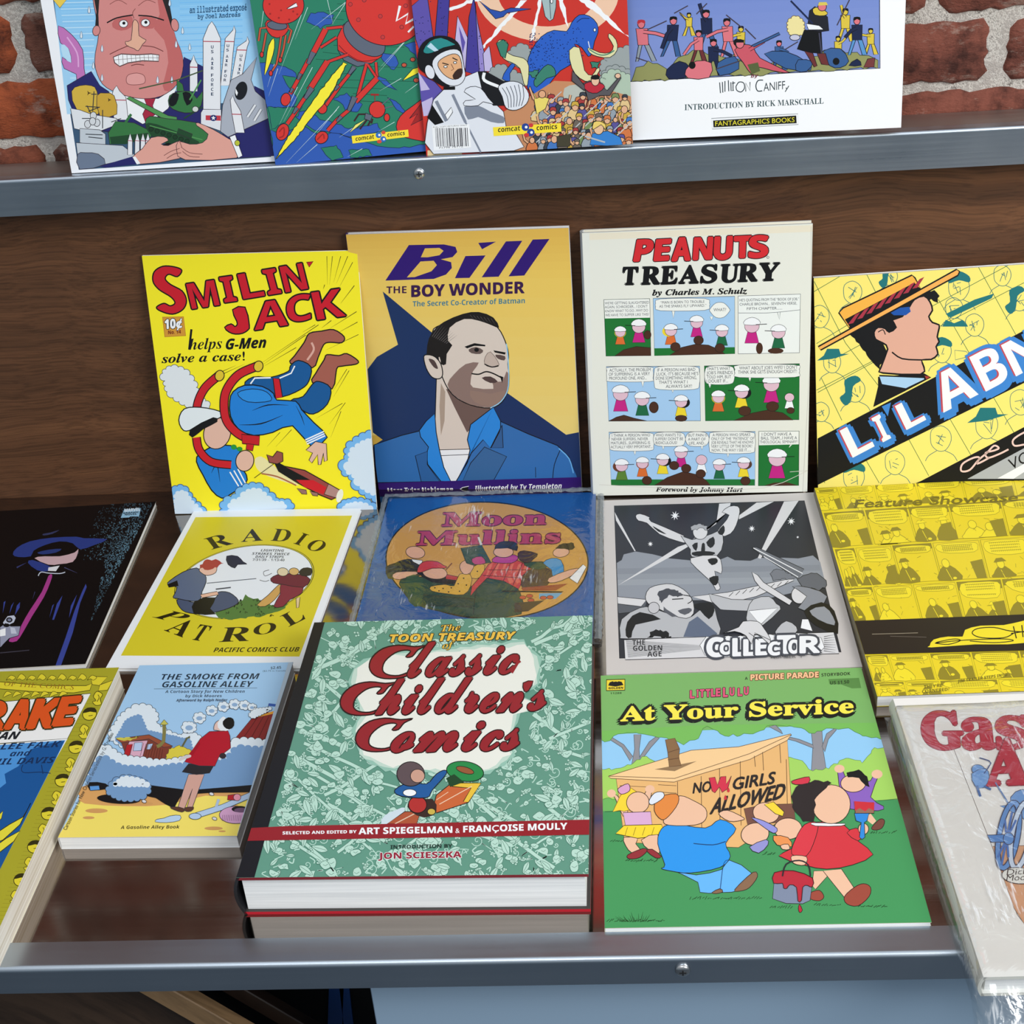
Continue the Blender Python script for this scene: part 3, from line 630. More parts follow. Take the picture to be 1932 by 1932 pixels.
def cover_bill():
    a = art('bill').view(640, 410, 3.645); N = (28, 52, 98); P_ = (50, 24, 116)
    a.grad([(30, 120), (1580, 80), (1590, 420), (60, 420)], (228, 184, 84), (238, 202, 98), 6); a.grad([(60, 420), (1600, 420), (1680, 1500), (200, 1500)], (238, 202, 98), (240, 214, 124), 8)
    a.poly([(300, 510), (640, 795), (760, 900), (1110, 1180), (1160, 1212), (1560, 1496), (1660, 1476), (1680, 1830), (240, 1830), (236, 1570), (300, 1530), (232, 1480), (196, 1045), (260, 960), (405, 876)], N)
    a.poly([(480, 192), (720, 188), (800, 205), (812, 240), (780, 275), (700, 290), (770, 310), (775, 350), (735, 395), (650, 425), (318, 436)], P_)
    a.poly([(590, 215), (690, 212), (718, 232), (690, 262), (610, 276), (562, 276)], (232, 192, 88)); a.poly([(560, 305), (650, 300), (672, 330), (635, 372), (520, 412), (466, 414)], (233, 194, 92))
    a.poly([(956, 178), (1078, 170), (982, 222)], P_); a.poly([(868, 268), (1006, 264), (896, 418), (796, 420)], P_); a.poly([(1146, 168), (1258, 164), (1096, 410), (980, 414)], P_); a.poly([(1330, 156), (1444, 152), (1272, 402), (1164, 408)], P_)
    a.text('THE', (326, 524), (464, 522), 48, (66, 30, 70), 'sb', .01); a.text('BOY WONDER', (498, 548), (1272, 522), 78, (58, 26, 76), 'sb', .02)
    a.text('The Secret Co-Creator of Batman', (506, 614), (1276, 592), 36, (66, 128, 150), 'sb', 0)
    # portrait of a man
    fl, sh, dk = (222, 208, 196), (142, 118, 110), (84, 66, 64)
    a.poly([(670, 1090), (660, 1400), (680, 1610), (910, 1600), (905, 1420), (1060, 1310), (1010, 1180), (720, 1060)], fl, 0, K, 6)
    a.poly([(735, 1180), (790, 1300), (880, 1480), (930, 1430), (1050, 1320), (1000, 1240)], (112, 90, 84)); a.poly([(700, 1140), (730, 1200), (725, 1400), (700, 1500), (690, 1300)], (176, 156, 140))
    a.poly([(640, 795), (700, 740), (850, 690), (1000, 700), (1090, 760), (1140, 850), (1164, 940), (1160, 1010), (1168, 1090), (1160, 1190), (1120, 1270), (1040, 1312), (900, 1290), (780, 1220), (710, 1100), (680, 960)], fl, 3, K, 7)
    a.poly([(745, 1150), (790, 1080), (870, 1010), (960, 1000), (920, 1060), (905, 1120), (920, 1170), (1060, 1180), (1050, 1130), (1120, 1130), (1150, 1060), (1166, 1100), (1158, 1190), (1118, 1268), (1038, 1308), (900, 1288), (790, 1225)], sh, 2); a.poly([(900, 1190), (1040, 1215), (1140, 1190), (1110, 1260), (1038, 1300), (930, 1270)], (150, 124, 112), 2)
    a.poly([(610, 990), (606, 880), (640, 790), (720, 720), (850, 665), (960, 652), (1060, 690), (1100, 760), (1040, 740), (960, 712), (860, 700), (760, 760), (750, 850), (778, 880), (740, 940), (735, 1010), (700, 1010), (690, 960)], (30, 26, 26), 2)
    for i in range(9): a.line([(640 + i * 12, 820 + i * 6), (700 + i * 14, 730 + i * 10)], (110, 104, 104), 3, taper=True)
    for i in range(7): a.line([(900 + i * 24, 672 + i * 4), (930 + i * 24, 706 + i * 6)], (96, 90, 90), 3, taper=True)
    a.poly([(582, 960), (610, 945), (660, 960), (700, 1010), (712, 1080), (690, 1110), (640, 1100), (600, 1040)], fl, 3, K, 7); a.poly([(615, 975), (655, 985), (680, 1040), (650, 1030)], dk, 3)
    a.poly([(862, 890), (930, 866), (1005, 878), (1004, 888), (930, 884), (880, 902)], K); a.poly([(1060, 915), (1145, 930), (1140, 945), (1070, 930)], K)
    a.poly([(890, 910), (940, 892), (990, 915), (970, 940), (910, 935)], (104, 88, 84), 2); a.ell(945, 912, 16, 14, K); a.poly([(1075, 945), (1140, 955), (1135, 985), (1090, 972)], (96, 78, 74), 2)
    a.poly([(1040, 925), (1090, 990), (1095, 1025), (1040, 1030), (1000, 1010), (1005, 960)], (200, 182, 170), 2, (90, 70, 66), 3); a.line([(1000, 1010), (1050, 1030), (1095, 1020)], K, 8, 3)
    a.line([(910, 1075), (960, 1080), (1010, 1062), (1060, 1075), (1118, 1105)], K, 9, 4); a.poly([(980, 1105), (1040, 1095), (1090, 1130), (1040, 1140)], dk, 2); a.poly([(1105, 1090), (1130, 1100), (1120, 1140)], K)
    a.line([(1150, 870), (1160, 960), (1166, 1080), (1158, 1190), (1110, 1270), (1040, 1312)], (150, 206, 240), 7, 3)
    a.poly([(686, 1600), (912, 1594), (880, 1700), (805, 1815), (765, 1815), (700, 1700)], W, 0, K, 5); a.line([(690, 1640), (890, 1632)], K, 4)
    J = (52, 112, 178)
    a.poly([(240, 1565), (430, 1500), (552, 1470), (600, 1500), (690, 1600), (700, 1700), (765, 1816), (258, 1826)], J, 0, K, 6); a.poly([(1100, 1400), (1300, 1490), (1500, 1570), (1580, 1650), (1640, 1800), (805, 1816), (880, 1690), (930, 1570)], J, 0, K, 6)
    a.poly([(552, 1466), (600, 1400), (658, 1352), (668, 1480), (690, 1600), (720, 1720), (768, 1816), (700, 1816), (610, 1700), (600, 1630), (615, 1580), (560, 1510)], (44, 138, 222), 0, K, 6)
    a.poly([(905, 1425), (1060, 1306), (1110, 1400), (1110, 1450), (1040, 1588), (990, 1530), (910, 1620), (850, 1740), (805, 1816), (880, 1690), (900, 1600), (882, 1530)], (44, 138, 222), 0, K, 6)
    a.poly([(1000, 1580), (1152, 1646), (1060, 1814), (850, 1814), (905, 1690)], (56, 104, 156), 0, K, 5); a.poly([(524, 1640), (608, 1610), (606, 1700), (690, 1816), (565, 1818)], (48, 100, 160), 0, K, 5)
    a.poly([(1120, 1430), (1128, 1585), (1045, 1586), (1100, 1480)], (50, 96, 150), 0, K, 5); a.line([(1520, 1600), (1480, 1700), (1468, 1800)], K, 5, 3); a.line([(1510, 1590), (1580, 1660), (1610, 1760)], (110, 180, 236), 8, 3); a.line([(1350, 1720), (1352, 1790)], K, 4)
    a.poly([(260, 1828), (1700, 1786), (1700, 2000), (260, 2000)], (54, 26, 112))
    a.text('Marc Tyler Nobleman', (332, 1898), (784, 1890), 36, W, 'sb'); a.text('Illustrated by Ty Templeton', (930, 1886), (1530, 1866), 38, W, 'sbi')
    a.poly([(815, 1882), (850, 1860), (890, 1850), (885, 1880), (840, 1885)], (20, 20, 30)); a.line([(815, 1882), (850, 1858), (892, 1850)], W, 4)
    return a
COVERS['bill'] = cover_bill
def kid(a, x, y, s, body, look=0, hair=None, cap=True, head=(226, 190, 204), skirt=False):
    """plain faceless figure: egg head, bell body"""
    a.poly([(x - .32 * s, y + .42 * s), (x + .32 * s, y + .42 * s), (x + .55 * s, y + 1.3 * s), (x - .55 * s, y + 1.3 * s)], body, 0, K, 3)
    if hair: a.ell(x - look * .2 * s, y + .05 * s, .62 * s, .5 * s, hair)
    a.ell(x, y, .56 * s, .5 * s, head, 0, K, 3)
    if cap:
        a.poly([(x - .6 * s, y - .12 * s), (x - .5 * s, y - .5 * s), (x, y - .68 * s), (x + .5 * s, y - .5 * s), (x + .6 * s, y - .12 * s)], W, 2, K, 3)
        if look: a.line([(x + look * .3 * s, y - .12 * s), (x + look * 1.15 * s, y - .16 * s)], K, 5)
def balloon(a, x0, y0, x1, y1, tail=None, r=26, c=(240, 242, 236)):
    P = [(x0 + r, y0), (x1 - r, y0), (x1, y0 + r), (x1, y1 - r), (x1 - r, y1), (x0 + r, y1), (x0, y1 - r), (x0, y0 + r)]
    if tail:
        tx, ty = tail; a.poly([(tx - 14, y1 - 4), (tx, ty), (tx + 12, y1 - 4)], c, 0, (60, 70, 80), 3)
    a.poly(P, c, 3, (60, 70, 80), 3)
    if tail: a.poly([(tail[0] - 12, y1 - 6), (tail[0] + 10, y1 - 6), (tail[0] + 4, y1 + 3), (tail[0] - 5, y1 + 3)], c)
def rows(a, L, c=(60, 66, 76), st='', off=.012):
    for t, x0, x1, y, h in L: a.text(t, (x0, y), (x1, y - (x1 - x0) * .012), h, c, st, off)
def cover_peanuts():
    a = art('peanuts'); o = (1080, 400, 4.1106); a.view(*o)
    a.poly([(80, 150), (1860, 110), (1864, 160), (82, 200)], (236, 228, 206)); a.poly([(85, 150), (140, 148), (165, 2300), (118, 2300)], (230, 232, 224)); a.line([(1838, 120), (1850, 1000), (1800, 2200)], (206, 204, 196), 5)
    R = (214, 44, 50); 
    for ch, x0, x1, y0, y1, sl in (('P', 484, 640, 362, 206, 30), ('E', 642, 770, 360, 206, 20), ('A', 780, 926, 362, 196, 10), ('N', 945, 1090, 356, 196, 10), ('U', 1104, 1240, 356, 192, 8), ('T', 1256, 1384, 346, 190, 4), ('S', 1370, 1512, 345, 188, 4)):
        a.text(ch, (x0, y0), (x1 - sl, y0 - 4), (sl, y1 - y0), R, 'sb', .035, K, .028)
    a.ell(1514, 346, 8, 8, (230, 230, 222), 0, (90, 90, 90), 3)
    for t_, x0, x1, y0, y1 in (('T', 392, 512, 542, 541), ('R', 540, 690, 541, 539), ('E', 690, 822, 540, 537), ('A', 830, 990, 537, 534), ('S', 1000, 1126, 533, 531), ('U', 1146, 1290, 530, 528), ('R', 1285, 1440, 527, 524), ('Y', 1440, 1600, 523, 520)):
        a.text(t_, (x0, y0), (x1 - 8, y1), (12, -130), K, 'b', .042)
    a.text('by Charles M. Schulz', (626, 628), (1356, 620), 42, K, 'bi', .03)
    bl, gr, bn, mg, gd, yl, orr = (166, 204, 238), (30, 116, 50), (74, 44, 30), (198, 36, 132), (28, 104, 66), (240, 214, 50), (220, 110, 50)
    def panel(P, c): a.poly(P, c, 0, (30, 40, 50), 4)
    panel([(248, 656), (606, 652), (614, 1092), (262, 1094)], gr); panel([(632, 650), (1262, 640), (1266, 1080), (642, 1092)], bl); panel([(1288, 638), (1764, 628), (1762, 1076), (1292, 1082)], (238, 242, 238))
    a.poly([(250, 658), (604, 654), (608, 798), (256, 802)], (240, 242, 236))
    rows(a, [("WE'RE GETTING SLAUGHTERED", 256, 600, 694, 20), ("AGAIN, SCHROEDER... I DON'T", 256, 590, 724, 20), ('KNOW WHAT TO DO...WHY DO', 258, 592, 755, 20), ('WE HAVE TO SUFFER LIKE THIS?', 258, 600, 786, 20)])
    a.poly([(330, 1092), (400, 1045), (500, 1020), (614, 1030), (614, 1092)], bn, 0, K, 3); kid(a, 375, 910, 72, orr, 0, yl); kid(a, 520, 870, 92, mg, -1); a.ell(588, 930, 28, 34, bn, 0, K, 3)
    a.poly([(640, 1035), (1264, 1030), (1266, 1080), (642, 1092)], gr); a.poly([(760, 1090), (850, 1030), (960, 1005), (1060, 1012), (1150, 1050), (1190, 1082)], bn, 0, K, 3)
    kid(a, 770, 900, 82, orr, 1, yl); kid(a, 970, 840, 84, mg, -1); kid(a, 1165, 910, 82, gd, -1)
    for x, y in ((805, 1025), (985, 975), (1150, 1035)): a.ell(x, y, 38, 34, bn, 0, K, 3)
    balloon(a, 652, 655, 1068, 745, (790, 806), 36); rows(a, [('“MAN IS BORN TO TROUBLE', 690, 1030, 692, 20), ('AS THE SPARKS FLY UPWARD.”', 680, 1044, 722, 20)]); balloon(a, 1074, 690, 1222, 800, (1085, 822), 44); rows(a, [('WHAT?', 1100, 1196, 754, 24)])
    a.line([(1292, 768), (1500, 770), (1600, 764), (1764, 748)], (60, 70, 80), 3); a.line([(1590, 765), (1606, 820), (1612, 764)], (60, 70, 80), 3)
    rows(a, [("HE'S QUOTING FROM THE “BOOK OF JOB,”", 1300, 1754, 680, 20), ('CHARLIE BROWN... SEVENTH VERSE,', 1300, 1738, 712, 20), ('FIFTH CHAPTER......', 1356, 1626, 746, 20)])
    kid(a, 1396, 870, 100, mg, 1); kid(a, 1600, 920, 92, gd, -1); a.ell(1580, 1060, 60, 22, bn); a.ell(1455, 1040, 26, 44, bn)
    a.view(1080, 670, 4.1106)
    panel([(264, 66), (994, 66), (1002, 492), (280, 494)], bl); panel([(1030, 64), (1764, 50), (1766, 484), (1040, 492)], gr)
    a.poly([(280, 492), (340, 462), (400, 446), (480, 470), (580, 492)], bn, 0, K, 3)
    kid(a, 375, 280, 105, mg, 1); kid(a, 545, 325, 96, gd, 1); kid(a, 850, 345, 84, yl, -1, K); a.ell(636, 386, 36, 44, bn, 0, K, 3); a.ell(850, 472, 46, 24, bn, 0, K, 3)
    balloon(a, 268, 70, 630, 184, (550, 228)); rows(a, [('ACTUALLY, THE PROBLEM', 288, 612, 106, 24), ('OF SUFFERING IS A VERY', 282, 606, 138, 24), ('PROFOUND ONE, AND...', 286, 580, 170, 24)])
    balloon(a, 640, 68, 992, 246, (785, 272), 40); rows(a, [('IF A PERSON HAS BAD', 664, 960, 106, 24), ("LUCK, IT'S BECAUSE HE'S", 658, 984, 138, 24), ('DONE SOMETHING WRONG,', 652, 972, 170, 24), ("THAT'S WHAT I", 676, 900, 202, 24), ('ALWAYS SAY!', 730, 934, 234, 24)])
    a.poly([(1260, 490), (1400, 432), (1520, 408), (1640, 430), (1720, 486)], bn, 0, K, 3)
    kid(a, 1140, 310, 84, orr, 0, yl); kid(a, 1320, 270, 92, yl, -1, K); kid(a, 1550, 210, 108, mg, -1); kid(a, 1690, 310, 66, W, 0, None, False)
    for x, y in ((1345, 415), (1560, 380), (1700, 412)): a.ell(x, y, 48 if x < 1650 else 30, 38 if x < 1650 else 24, bn, 0, K, 3)
    balloon(a, 1036, 66, 1262, 206, (1074, 236), 34); rows(a, [("THAT'S WHAT", 1050, 1232, 98, 24), ("JOB'S FRIENDS", 1048, 1250, 130, 24), ('TOLD HIM, BUT', 1050, 1238, 162, 24), ('I DOUBT IF...', 1048, 1214, 194, 24)])
    balloon(a, 1268, 58, 1762, 154, (1384, 186), 34); rows(a, [("WHAT ABOUT JOB'S WIFE? I DON'T", 1300, 1750, 94, 25), ('THINK SHE GETS ENOUGH CREDIT!', 1292, 1744, 126, 25)])
    panel([(280, 582), (1428, 576), (1430, 1000), (296, 1004)], bl); panel([(1456, 574), (1768, 572), (1770, 1000), (1456, 1004)], gr)
    a.poly([(294, 958), (1428, 952), (1428, 1000), (296, 1004)], gr); a.poly([(640, 1002), (740, 940), (870, 892), (990, 920), (1050, 965), (1080, 1000)], bn, 0, K, 3)
    for x, y, s_, b_, lk, hr in ((380, 850, 86, (90, 130, 50), 1, (110, 60, 40)), (545, 830, 80, orr, 0, (190, 90, 50)), (705, 805, 82, yl, -1, K), (850, 745, 86, mg, 1, None), (1010, 800, 78, W, -1, None), (1150, 845, 80, gd, 1, None), (1340, 830, 80, yl, -1, (90, 60, 50))):
        kid(a, x, y, s_, b_, lk, hr, cap=(x != 1010))
    for x, y in ((580, 965), (795, 845), (1005, 910), (1355, 965), (890, 868)): a.ell(x, y, 38, 34, bn, 0, K, 3)
    balloon(a, 286, 586, 634, 728, (486, 764), 34); rows(a, [('I THINK A PERSON WHO', 304, 606, 618, 22), ('NEVER SUFFERS, NEVER', 302, 590, 648, 22), ('MATURES...SUFFERING IS', 296, 606, 679, 22), ('ACTUALLY VERY IMPORTANT...', 294, 624, 710, 22)])
    balloon(a, 634, 584, 880, 690, (710, 722), 34); rows(a, [('WHO WANTS TO', 650, 850, 616, 22), ("SUFFER? DON'T BE", 644, 866, 646, 22), ('RIDICULOUS!', 650, 818, 677, 22)])
    balloon(a, 888, 582, 1066, 690, (1014, 722), 34); rows(a, [('BUT PAIN IS', 906, 1054, 616, 22), ('A PART OF', 904, 1042, 648, 22), ('LIFE, AND...', 912, 1046, 679, 22)])
    balloon(a, 1072, 580, 1426, 746, (1218, 780), 36); rows(a, [('A PERSON WHO SPEAKS', 1096, 1390, 614, 22), ('ONLY OF THE “PATIENCE” OF', 1086, 1420, 644, 22), ('JOB REVEALS THAT HE KNOWS', 1086, 1414, 674, 22), ('VERY LITTLE OF THE BOOK!', 1086, 1404, 704, 22), ('NOW, THE WAY I SEE IT......', 1090, 1398, 735, 22)])
    a.poly([(1458, 576), (1766, 574), (1766, 676), (1458, 684)], (240, 242, 236)); a.poly([(1690, 704), (1700, 680), (1716, 678)], (240, 242, 236)); rows(a, [("I DON'T HAVE A", 1480, 1710, 610, 24), ('BALL TEAM...I HAVE A', 1474, 1752, 640, 24), ('THEOLOGICAL SEMINARY!', 1464, 1756, 670, 22)])
    a.poly([(1500, 1002), (1580, 978), (1680, 975), (1765, 1000)], bn); kid(a, 1600, 790, 118, mg, 1)
    a.text('Foreword by Johnny Hart', (650, 1052), (1334, 1052), 34, K, 'bi', .025)
    a.poly([(1035, 1098), (1045, 1078), (1062, 1084), (1072, 1098)], (50, 46, 40)); a.line([(200, 1000), (420, 1010), (900, 1030), (1500, 1020), (1840, 880)], (214, 210, 200), 4, 3)
    a.line([(1700, 893), (1850, 880)], (214, 214, 200), 4)
    return a
COVERS['peanuts'] = cover_peanuts
def cover_abner():
    a = art('abner').view(1520, 490, 4.39); T = (32, 116, 120); L = (70, 120, 70)
    a.poly([(0, 0), (3000, -200), (3000, 2200), (0, 2200)], (250, 232, 120))
    # panel grid in thin green lines
    for p, q in (((60, 270), (520, 0)), ((90, 695), (700, 330)), ((90, 1080), (1810, 190)), ((240, 820), (2600, -450)), ((100, 1100), (580, 840)), ((70, 180), (330, 690)), ((130, 980), (300, 1330)), ((330, 690), (600, 1040)), ((500, 110), (610, 330)), ((1100, 330), (1370, 800)), ((1430, 60), (1740, 620)), ((1820, 0), (2200, 600)), ((500, 1660), (610, 1850)), ((850, 1480), (1020, 1790)), ((1190, 1310), (1370, 1620)), ((1550, 1130), (1730, 1440)), ((1810, 190), (2600, -200)), ((1900, 960), (2080, 1290)), ((160, 1850), (80, 1700))):
        a.line([p, q], L, 5)
    def bust(x, y, s_, hat, lk, seed):
        rd = random.Random(seed)
        a.line([(x - .5 * s_, y + .1 * s_), (x - .45 * s_, y - .4 * s_), (x, y - .62 * s_), (x + .42 * s_, y - .35 * s_), (x + .5 * s_, y + .1 * s_), (x + .25 * s_, y + .55 * s_), (x - .1 * s_, y + .62 * s_), (x - .4 * s_, y + .4 * s_)], T, 5, 3, closed=True)
        a.line([(x - .2 * s_, y + .6 * s_), (x - .6 * s_, y + .85 * s_), (x - .75 * s_, y + 1.1 * s_)], T, 5, 3); a.line([(x + .2 * s_, y + .6 * s_), (x + .6 * s_, y + .8 * s_), (x + .8 * s_, y + 1.1 * s_)], T, 5, 3)
        for k in range(5): a.line([(x + rd.uniform(-.3, .3) * s_, y + rd.uniform(-.3, .4) * s_), (x + rd.uniform(-.3, .3) * s_, y + rd.uniform(-.3, .4) * s_)], T, 5)
        if hat == 1: a.poly([(x - .5 * s_, y - .2 * s_), (x - .45 * s_, y - .6 * s_), (x, y - .8 * s_), (x + .5 * s_, y - .55 * s_), (x + .5 * s_, y - .25 * s_), (x, y - .35 * s_)], T, 3)
        if hat == 2: a.poly([(x - .9 * s_, y - .1 * s_), (x - .5 * s_, y - .4 * s_), (x - .3 * s_, y - .8 * s_), (x + .4 * s_, y - .8 * s_), (x + .5 * s_, y - .5 * s_), (x + 1.0 * s_, y - .5 * s_), (x, y - .2 * s_)], T)
        if hat == 3: a.poly([(x - .5 * s_, y + .1 * s_), (x - .55 * s_, y - .5 * s_), (x, y - .75 * s_), (x + .3 * s_, y - .5 * s_), (x - .1 * s_, y - .2 * s_), (x - .2 * s_, y + .5 * s_), (x - .5 * s_, y + .8 * s_), (x - .8 * s_, y + .4 * s_)], T, 3)
        if hat == 4: a.poly([(x - .7 * s_, y + 1.1 * s_), (x - .5 * s_, y + .7 * s_), (x, y + .9 * s_), (x + .5 * s_, y + .7 * s_), (x + .8 * s_, y + 1.1 * s_)], T)
    for b in ((390, 270, 150, 0, 1, 1), (700, 140, 120, 3, 1, 2), (120, 470, 150, 0, 1, 3), (220, 850, 140, 2, -1, 4), (410, 1080, 160, 3, 1, 5), (130, 1260, 130, 0, 1, 6), (1270, 230, 170, 1, -1, 7), (1230, 400, 140, 4, 1, 8), (1400, 540, 150, 0, 1, 9), (1630, 130, 140, 0, 1, 10), (1770, 330, 150, 3, -1, 11), (1130, 760, 150, 1, 1, 12), (740, 1680, 160, 0, 1, 13), (1120, 1480, 170, 0, 1, 14), (1500, 1370, 180, 2, -1, 15), (400, 1800, 170, 1, 1, 16), (1780, 1180, 170, 0, -1, 17), (2050, 120, 150, 1, 1, 18)):
        bust(*b)
    a.poly([(1160, 450), (1400, 330), (1560, 280), (1540, 320), (1200, 480)], T); a.poly([(1240, 830), (1235, 750), (1330, 760), (1360, 800)], (250, 232, 120), 0, T, 5)
    # diagonal title bands
    a.poly([(100, 1480), (2700, 120), (2700, 580), (100, 1865)], K); a.poly([(960, 1830), (2700, 920), (2700, 2200), (100, 2200)], K); a.poly([(1340, 1815), (1810, 1560), (2700, 1100), (2700, 1500), (2300, 1815)], (176, 180, 184))
    a.poly([(1590, 1810), (1810, 1690), (1900, 1700), (1720, 1815)], W)
    # head in straw hat: plain, faceless
    fl = (226, 172, 150)
    a.poly([(600, 970), (600, 1050), (560, 1220), (820, 1090), (1040, 975), (980, 940)], K)
    rag(a, [(370, 620), (430, 540), (900, 290), (1060, 250), (1105, 300), (1090, 350), (1040, 330), (900, 420), (730, 500), (750, 560), (700, 590), (640, 700), (680, 760), (610, 900), (560, 860), (440, 700)], K, 7, 26, 3)
    a.poly([(860, 390), (900, 330), (980, 300), (1030, 350), (1050, 420), (1020, 470), (1050, 520), (1105, 540), (1100, 590), (1090, 640), (1105, 680), (1080, 720), (1095, 780), (1040, 826), (960, 830), (980, 890), (950, 950), (640, 938), (620, 900), (680, 740), (640, 690), (580, 660), (566, 600), (600, 560), (660, 570), (690, 600), (750, 560), (720, 500), (800, 470)], fl, 2, K, 14)
    a.line([(715, 765), (800, 820), (960, 830)], K, 12, 3); a.line([(600, 600), (640, 580), (660, 620)], K, 8, 3)
    a.poly([(705, 440), (760, 400), (860, 390), (870, 430), (830, 460), (730, 460)], (28, 84, 170))
    a.poly([(610, 960), (980, 975), (985, 995), (830, 1070), (630, 1035)], (170, 208, 240), 0, K, 12); a.poly([(985, 960), (1030, 970), (1000, 990)], (170, 60, 50))
    a.poly([(275, 440), (310, 400), (880, 128), (905, 150), (950, 235), (360, 565)], (246, 180, 72), 0, K, 12); a.poly([(325, 495), (900, 190), (950, 240), (368, 560)], K)
    for i in range(8):
        x = 350 + i * 76; y = 545 - i * 42; a.poly([(x, y - 10), (x + 62, y - 90), (x + 100, y - 108), (x + 44, y - 20)], (170, 52, 70))
    a.poly([(104, 720), (1250, 80), (1275, 98), (1260, 130), (125, 748)], (246, 176, 88), 0, K, 12)
    # title letters, one by one along the slope
    sl = np.array([.885, -.466])
    for ch, x, y, wd, h in (('L', 390, 1640, 205, 260), ('I', 640, 1512, 78, 230), ('L', 835, 1410, 185, 230), ('A', 1140, 1268, 330, 330), ('B', 1492, 1092, 235, 330), ('N', 1742, 966, 300, 300), ('E', 2090, 790, 200, 290), ('R', 2330, 660, 220, 290)):
        p0 = np.array([x, y], float); p1 = p0 + sl * wd; up = (-h * .42, -h * .86) if ch != 'A' else (-h * .38, -h * .84)
        a.text(ch, p0 + np.array([8, 14]), p1 + np.array([8, 14]), up, (62, 134, 212), 'sb', .02, (62, 134, 212), .10); a.text(ch, p0 - np.array([16, 4]), p1 - np.array([16, 4]), up, (196, 76, 88), 'sb', .01); a.text(ch, p0, p1, up, W, 'sb', .01)
    a.poly([(630, 1215), (706, 1182), (680, 1296)], (62, 134, 212))
    a.line([(1680, 1570), (1600, 1610), (1510, 1640), (1490, 1600), (1560, 1580), (1600, 1560), (1560, 1540), (1500, 1600), (1430, 1660), (1360, 1740), (1290, 1750), (1300, 1690), (1390, 1640), (1440, 1640), (1420, 1690), (1520, 1640)], (240, 205, 196), 15, 4)
    a.line([(1810, 1530), (1730, 1540), (1720, 1490), (1810, 1430), (1950, 1380)], (240, 205, 196), 15, 4)
    a.text('VOL', (1700, 1745), (1930, 1630), (-28, -86), K, '', .01)
    return a
COVERS['abner'] = cover_abner
def cover_toon():
    a = art('toon').view(430, 1140, 2.6833); rd = random.Random(11)
    G, Lt, Dk = (98, 152, 132), (186, 222, 206), (66, 116, 98)
    a.poly([(500, 70), (1860, 40), (1840, 1380), (125, 1400)], G)
    # busy print of intertwined branches, leaves, curls and small blobs
    def inside(x, y): return x > 500 - (y - 80) * .285 + 12 and x < 1840 and 60 < y < 1378
    for k in range(60):
        x = rd.uniform(100, 1800); y = rd.uniform(60, 1360); an = rd.choice((.55, -.5, .62, -.6, .4, -.75)) + rd.uniform(-.15, .15); L = rd.uniform(220, 520)
        P = [(x + t * L * cos(an), y + t * L * sin(an) + rd.uniform(-10, 10)) for t in np.linspace(0, 1, 5)]
        P = [p for p in P if inside(*p) and not (700 < p[0] < 1530 and 240 < p[1] < 780)]
        if len(P) > 2: w_ = rd.uniform(10, 22); a.line(P, Dk, w_ + 4, 2); a.line(P, Lt, w_, 2)
    for k in range(1700):
        x = rd.uniform(130, 1840); y = rd.uniform(62, 1376)
        if not inside(x, y): continue
        if 690 < x < 1540 and 225 < y < 740: continue
        q = rd.random(); s_ = rd.uniform(14, 36)
        if q < .3:
            n = rd.randint(5, 8); a.poly([(x + s_ * cos(2 * pi * i / n) * rd.uniform(.5, 1.2), y + s_ * .8 * sin(2 * pi * i / n) * rd.uniform(.5, 1.2)) for i in range(n)], Lt, 2, Dk, 2.2)
            a.line([(x - s_ * .4, y), (x, y + s_ * .2), (x + s_ * .4, y - s_ * .1)], Dk, 2)
        elif q < .45:
            a.line([(x + s_ * .1 * t * cos(t), y + s_ * .1 * t * sin(t)) for t in np.linspace(.5, 9, 16)], Lt, 4)
        elif q < .62:
            an = rd.uniform(0, 6.3); c_, s2 = cos(an), sin(an)
            a.poly([(x + s_ * (u * c_ - v * s2), y + s_ * (u * s2 + v * c_)) for u, v in ((-1.2, 0), (-.4, -.5), (.5, -.4), (1.3, 0), (.5, .4), (-.4, .5))], Lt, 2, Dk, 2); a.line([(x - s_ * c_, y - s_ * s2), (x + s_ * c_, y + s_ * s2)], Dk, 2)
        elif q < .75:
            for i in range(6): a.ell(x + rd.uniform(-14, 14), y + rd.uniform(-12, 12), 6, 5.5, Lt, 0, Dk, 1.6, 10)
        else:
            a.line([(x, y), (x + rd.uniform(-30, 30), y + rd.uniform(-25, 25)), (x + rd.uniform(-40, 40), y + rd.uniform(-35, 35))], Lt, rd.uniform(3, 7), 3)
    C0 = (236, 238, 228)
    for g, c in ((26, (150, 196, 178)), (13, (196, 220, 206)), (0, C0)):
        rag(a, [(1100 - g, 238 - g), (1500, 212 - g), (1560 + g, 270), (1556 + g, 400), (1450 + g, 470), (1600 + g, 520), (1450 + g, 560), (1410 + g, 700), (1440 + g, 760), (1330, 830 + g), (1100, 838 + g), (800, 818 + g), (690 - g, 760), (660 - g, 640), (700 - g, 560), (640 - g, 400), (660 - g, 320), (760, 270 - g)], c, 9, 34, 5)
    a.poly([(430, 60), (502, 60), (130, 1400), (30, 1400)], (26, 27, 32))
    # lettering
    Y = (238, 194, 78)
    a.text('The', (1085, 140), (1182, 133), 32, Y, 'bi', .01, K, .06); a.text('TOON TREASURY', (826, 193), (1462, 179), 37, Y, 'sbi', .03, K, .06); a.text('of', (1090, 228), (1152, 222), 22, Y, 'bi', .01, K, .06, cap='x')
    R = (150, 36, 44); o = (40, 14, 16)
    C = [(1012, 210), (968, 232), (938, 266), (905, 268), (930, 240), (900, 234), (850, 248), (800, 290), (788, 335), (815, 358), (870, 362), (925, 344), (940, 352), (880, 374), (800, 378), (745, 360), (720, 320), (735, 270), (790, 225), (870, 208), (950, 216)]
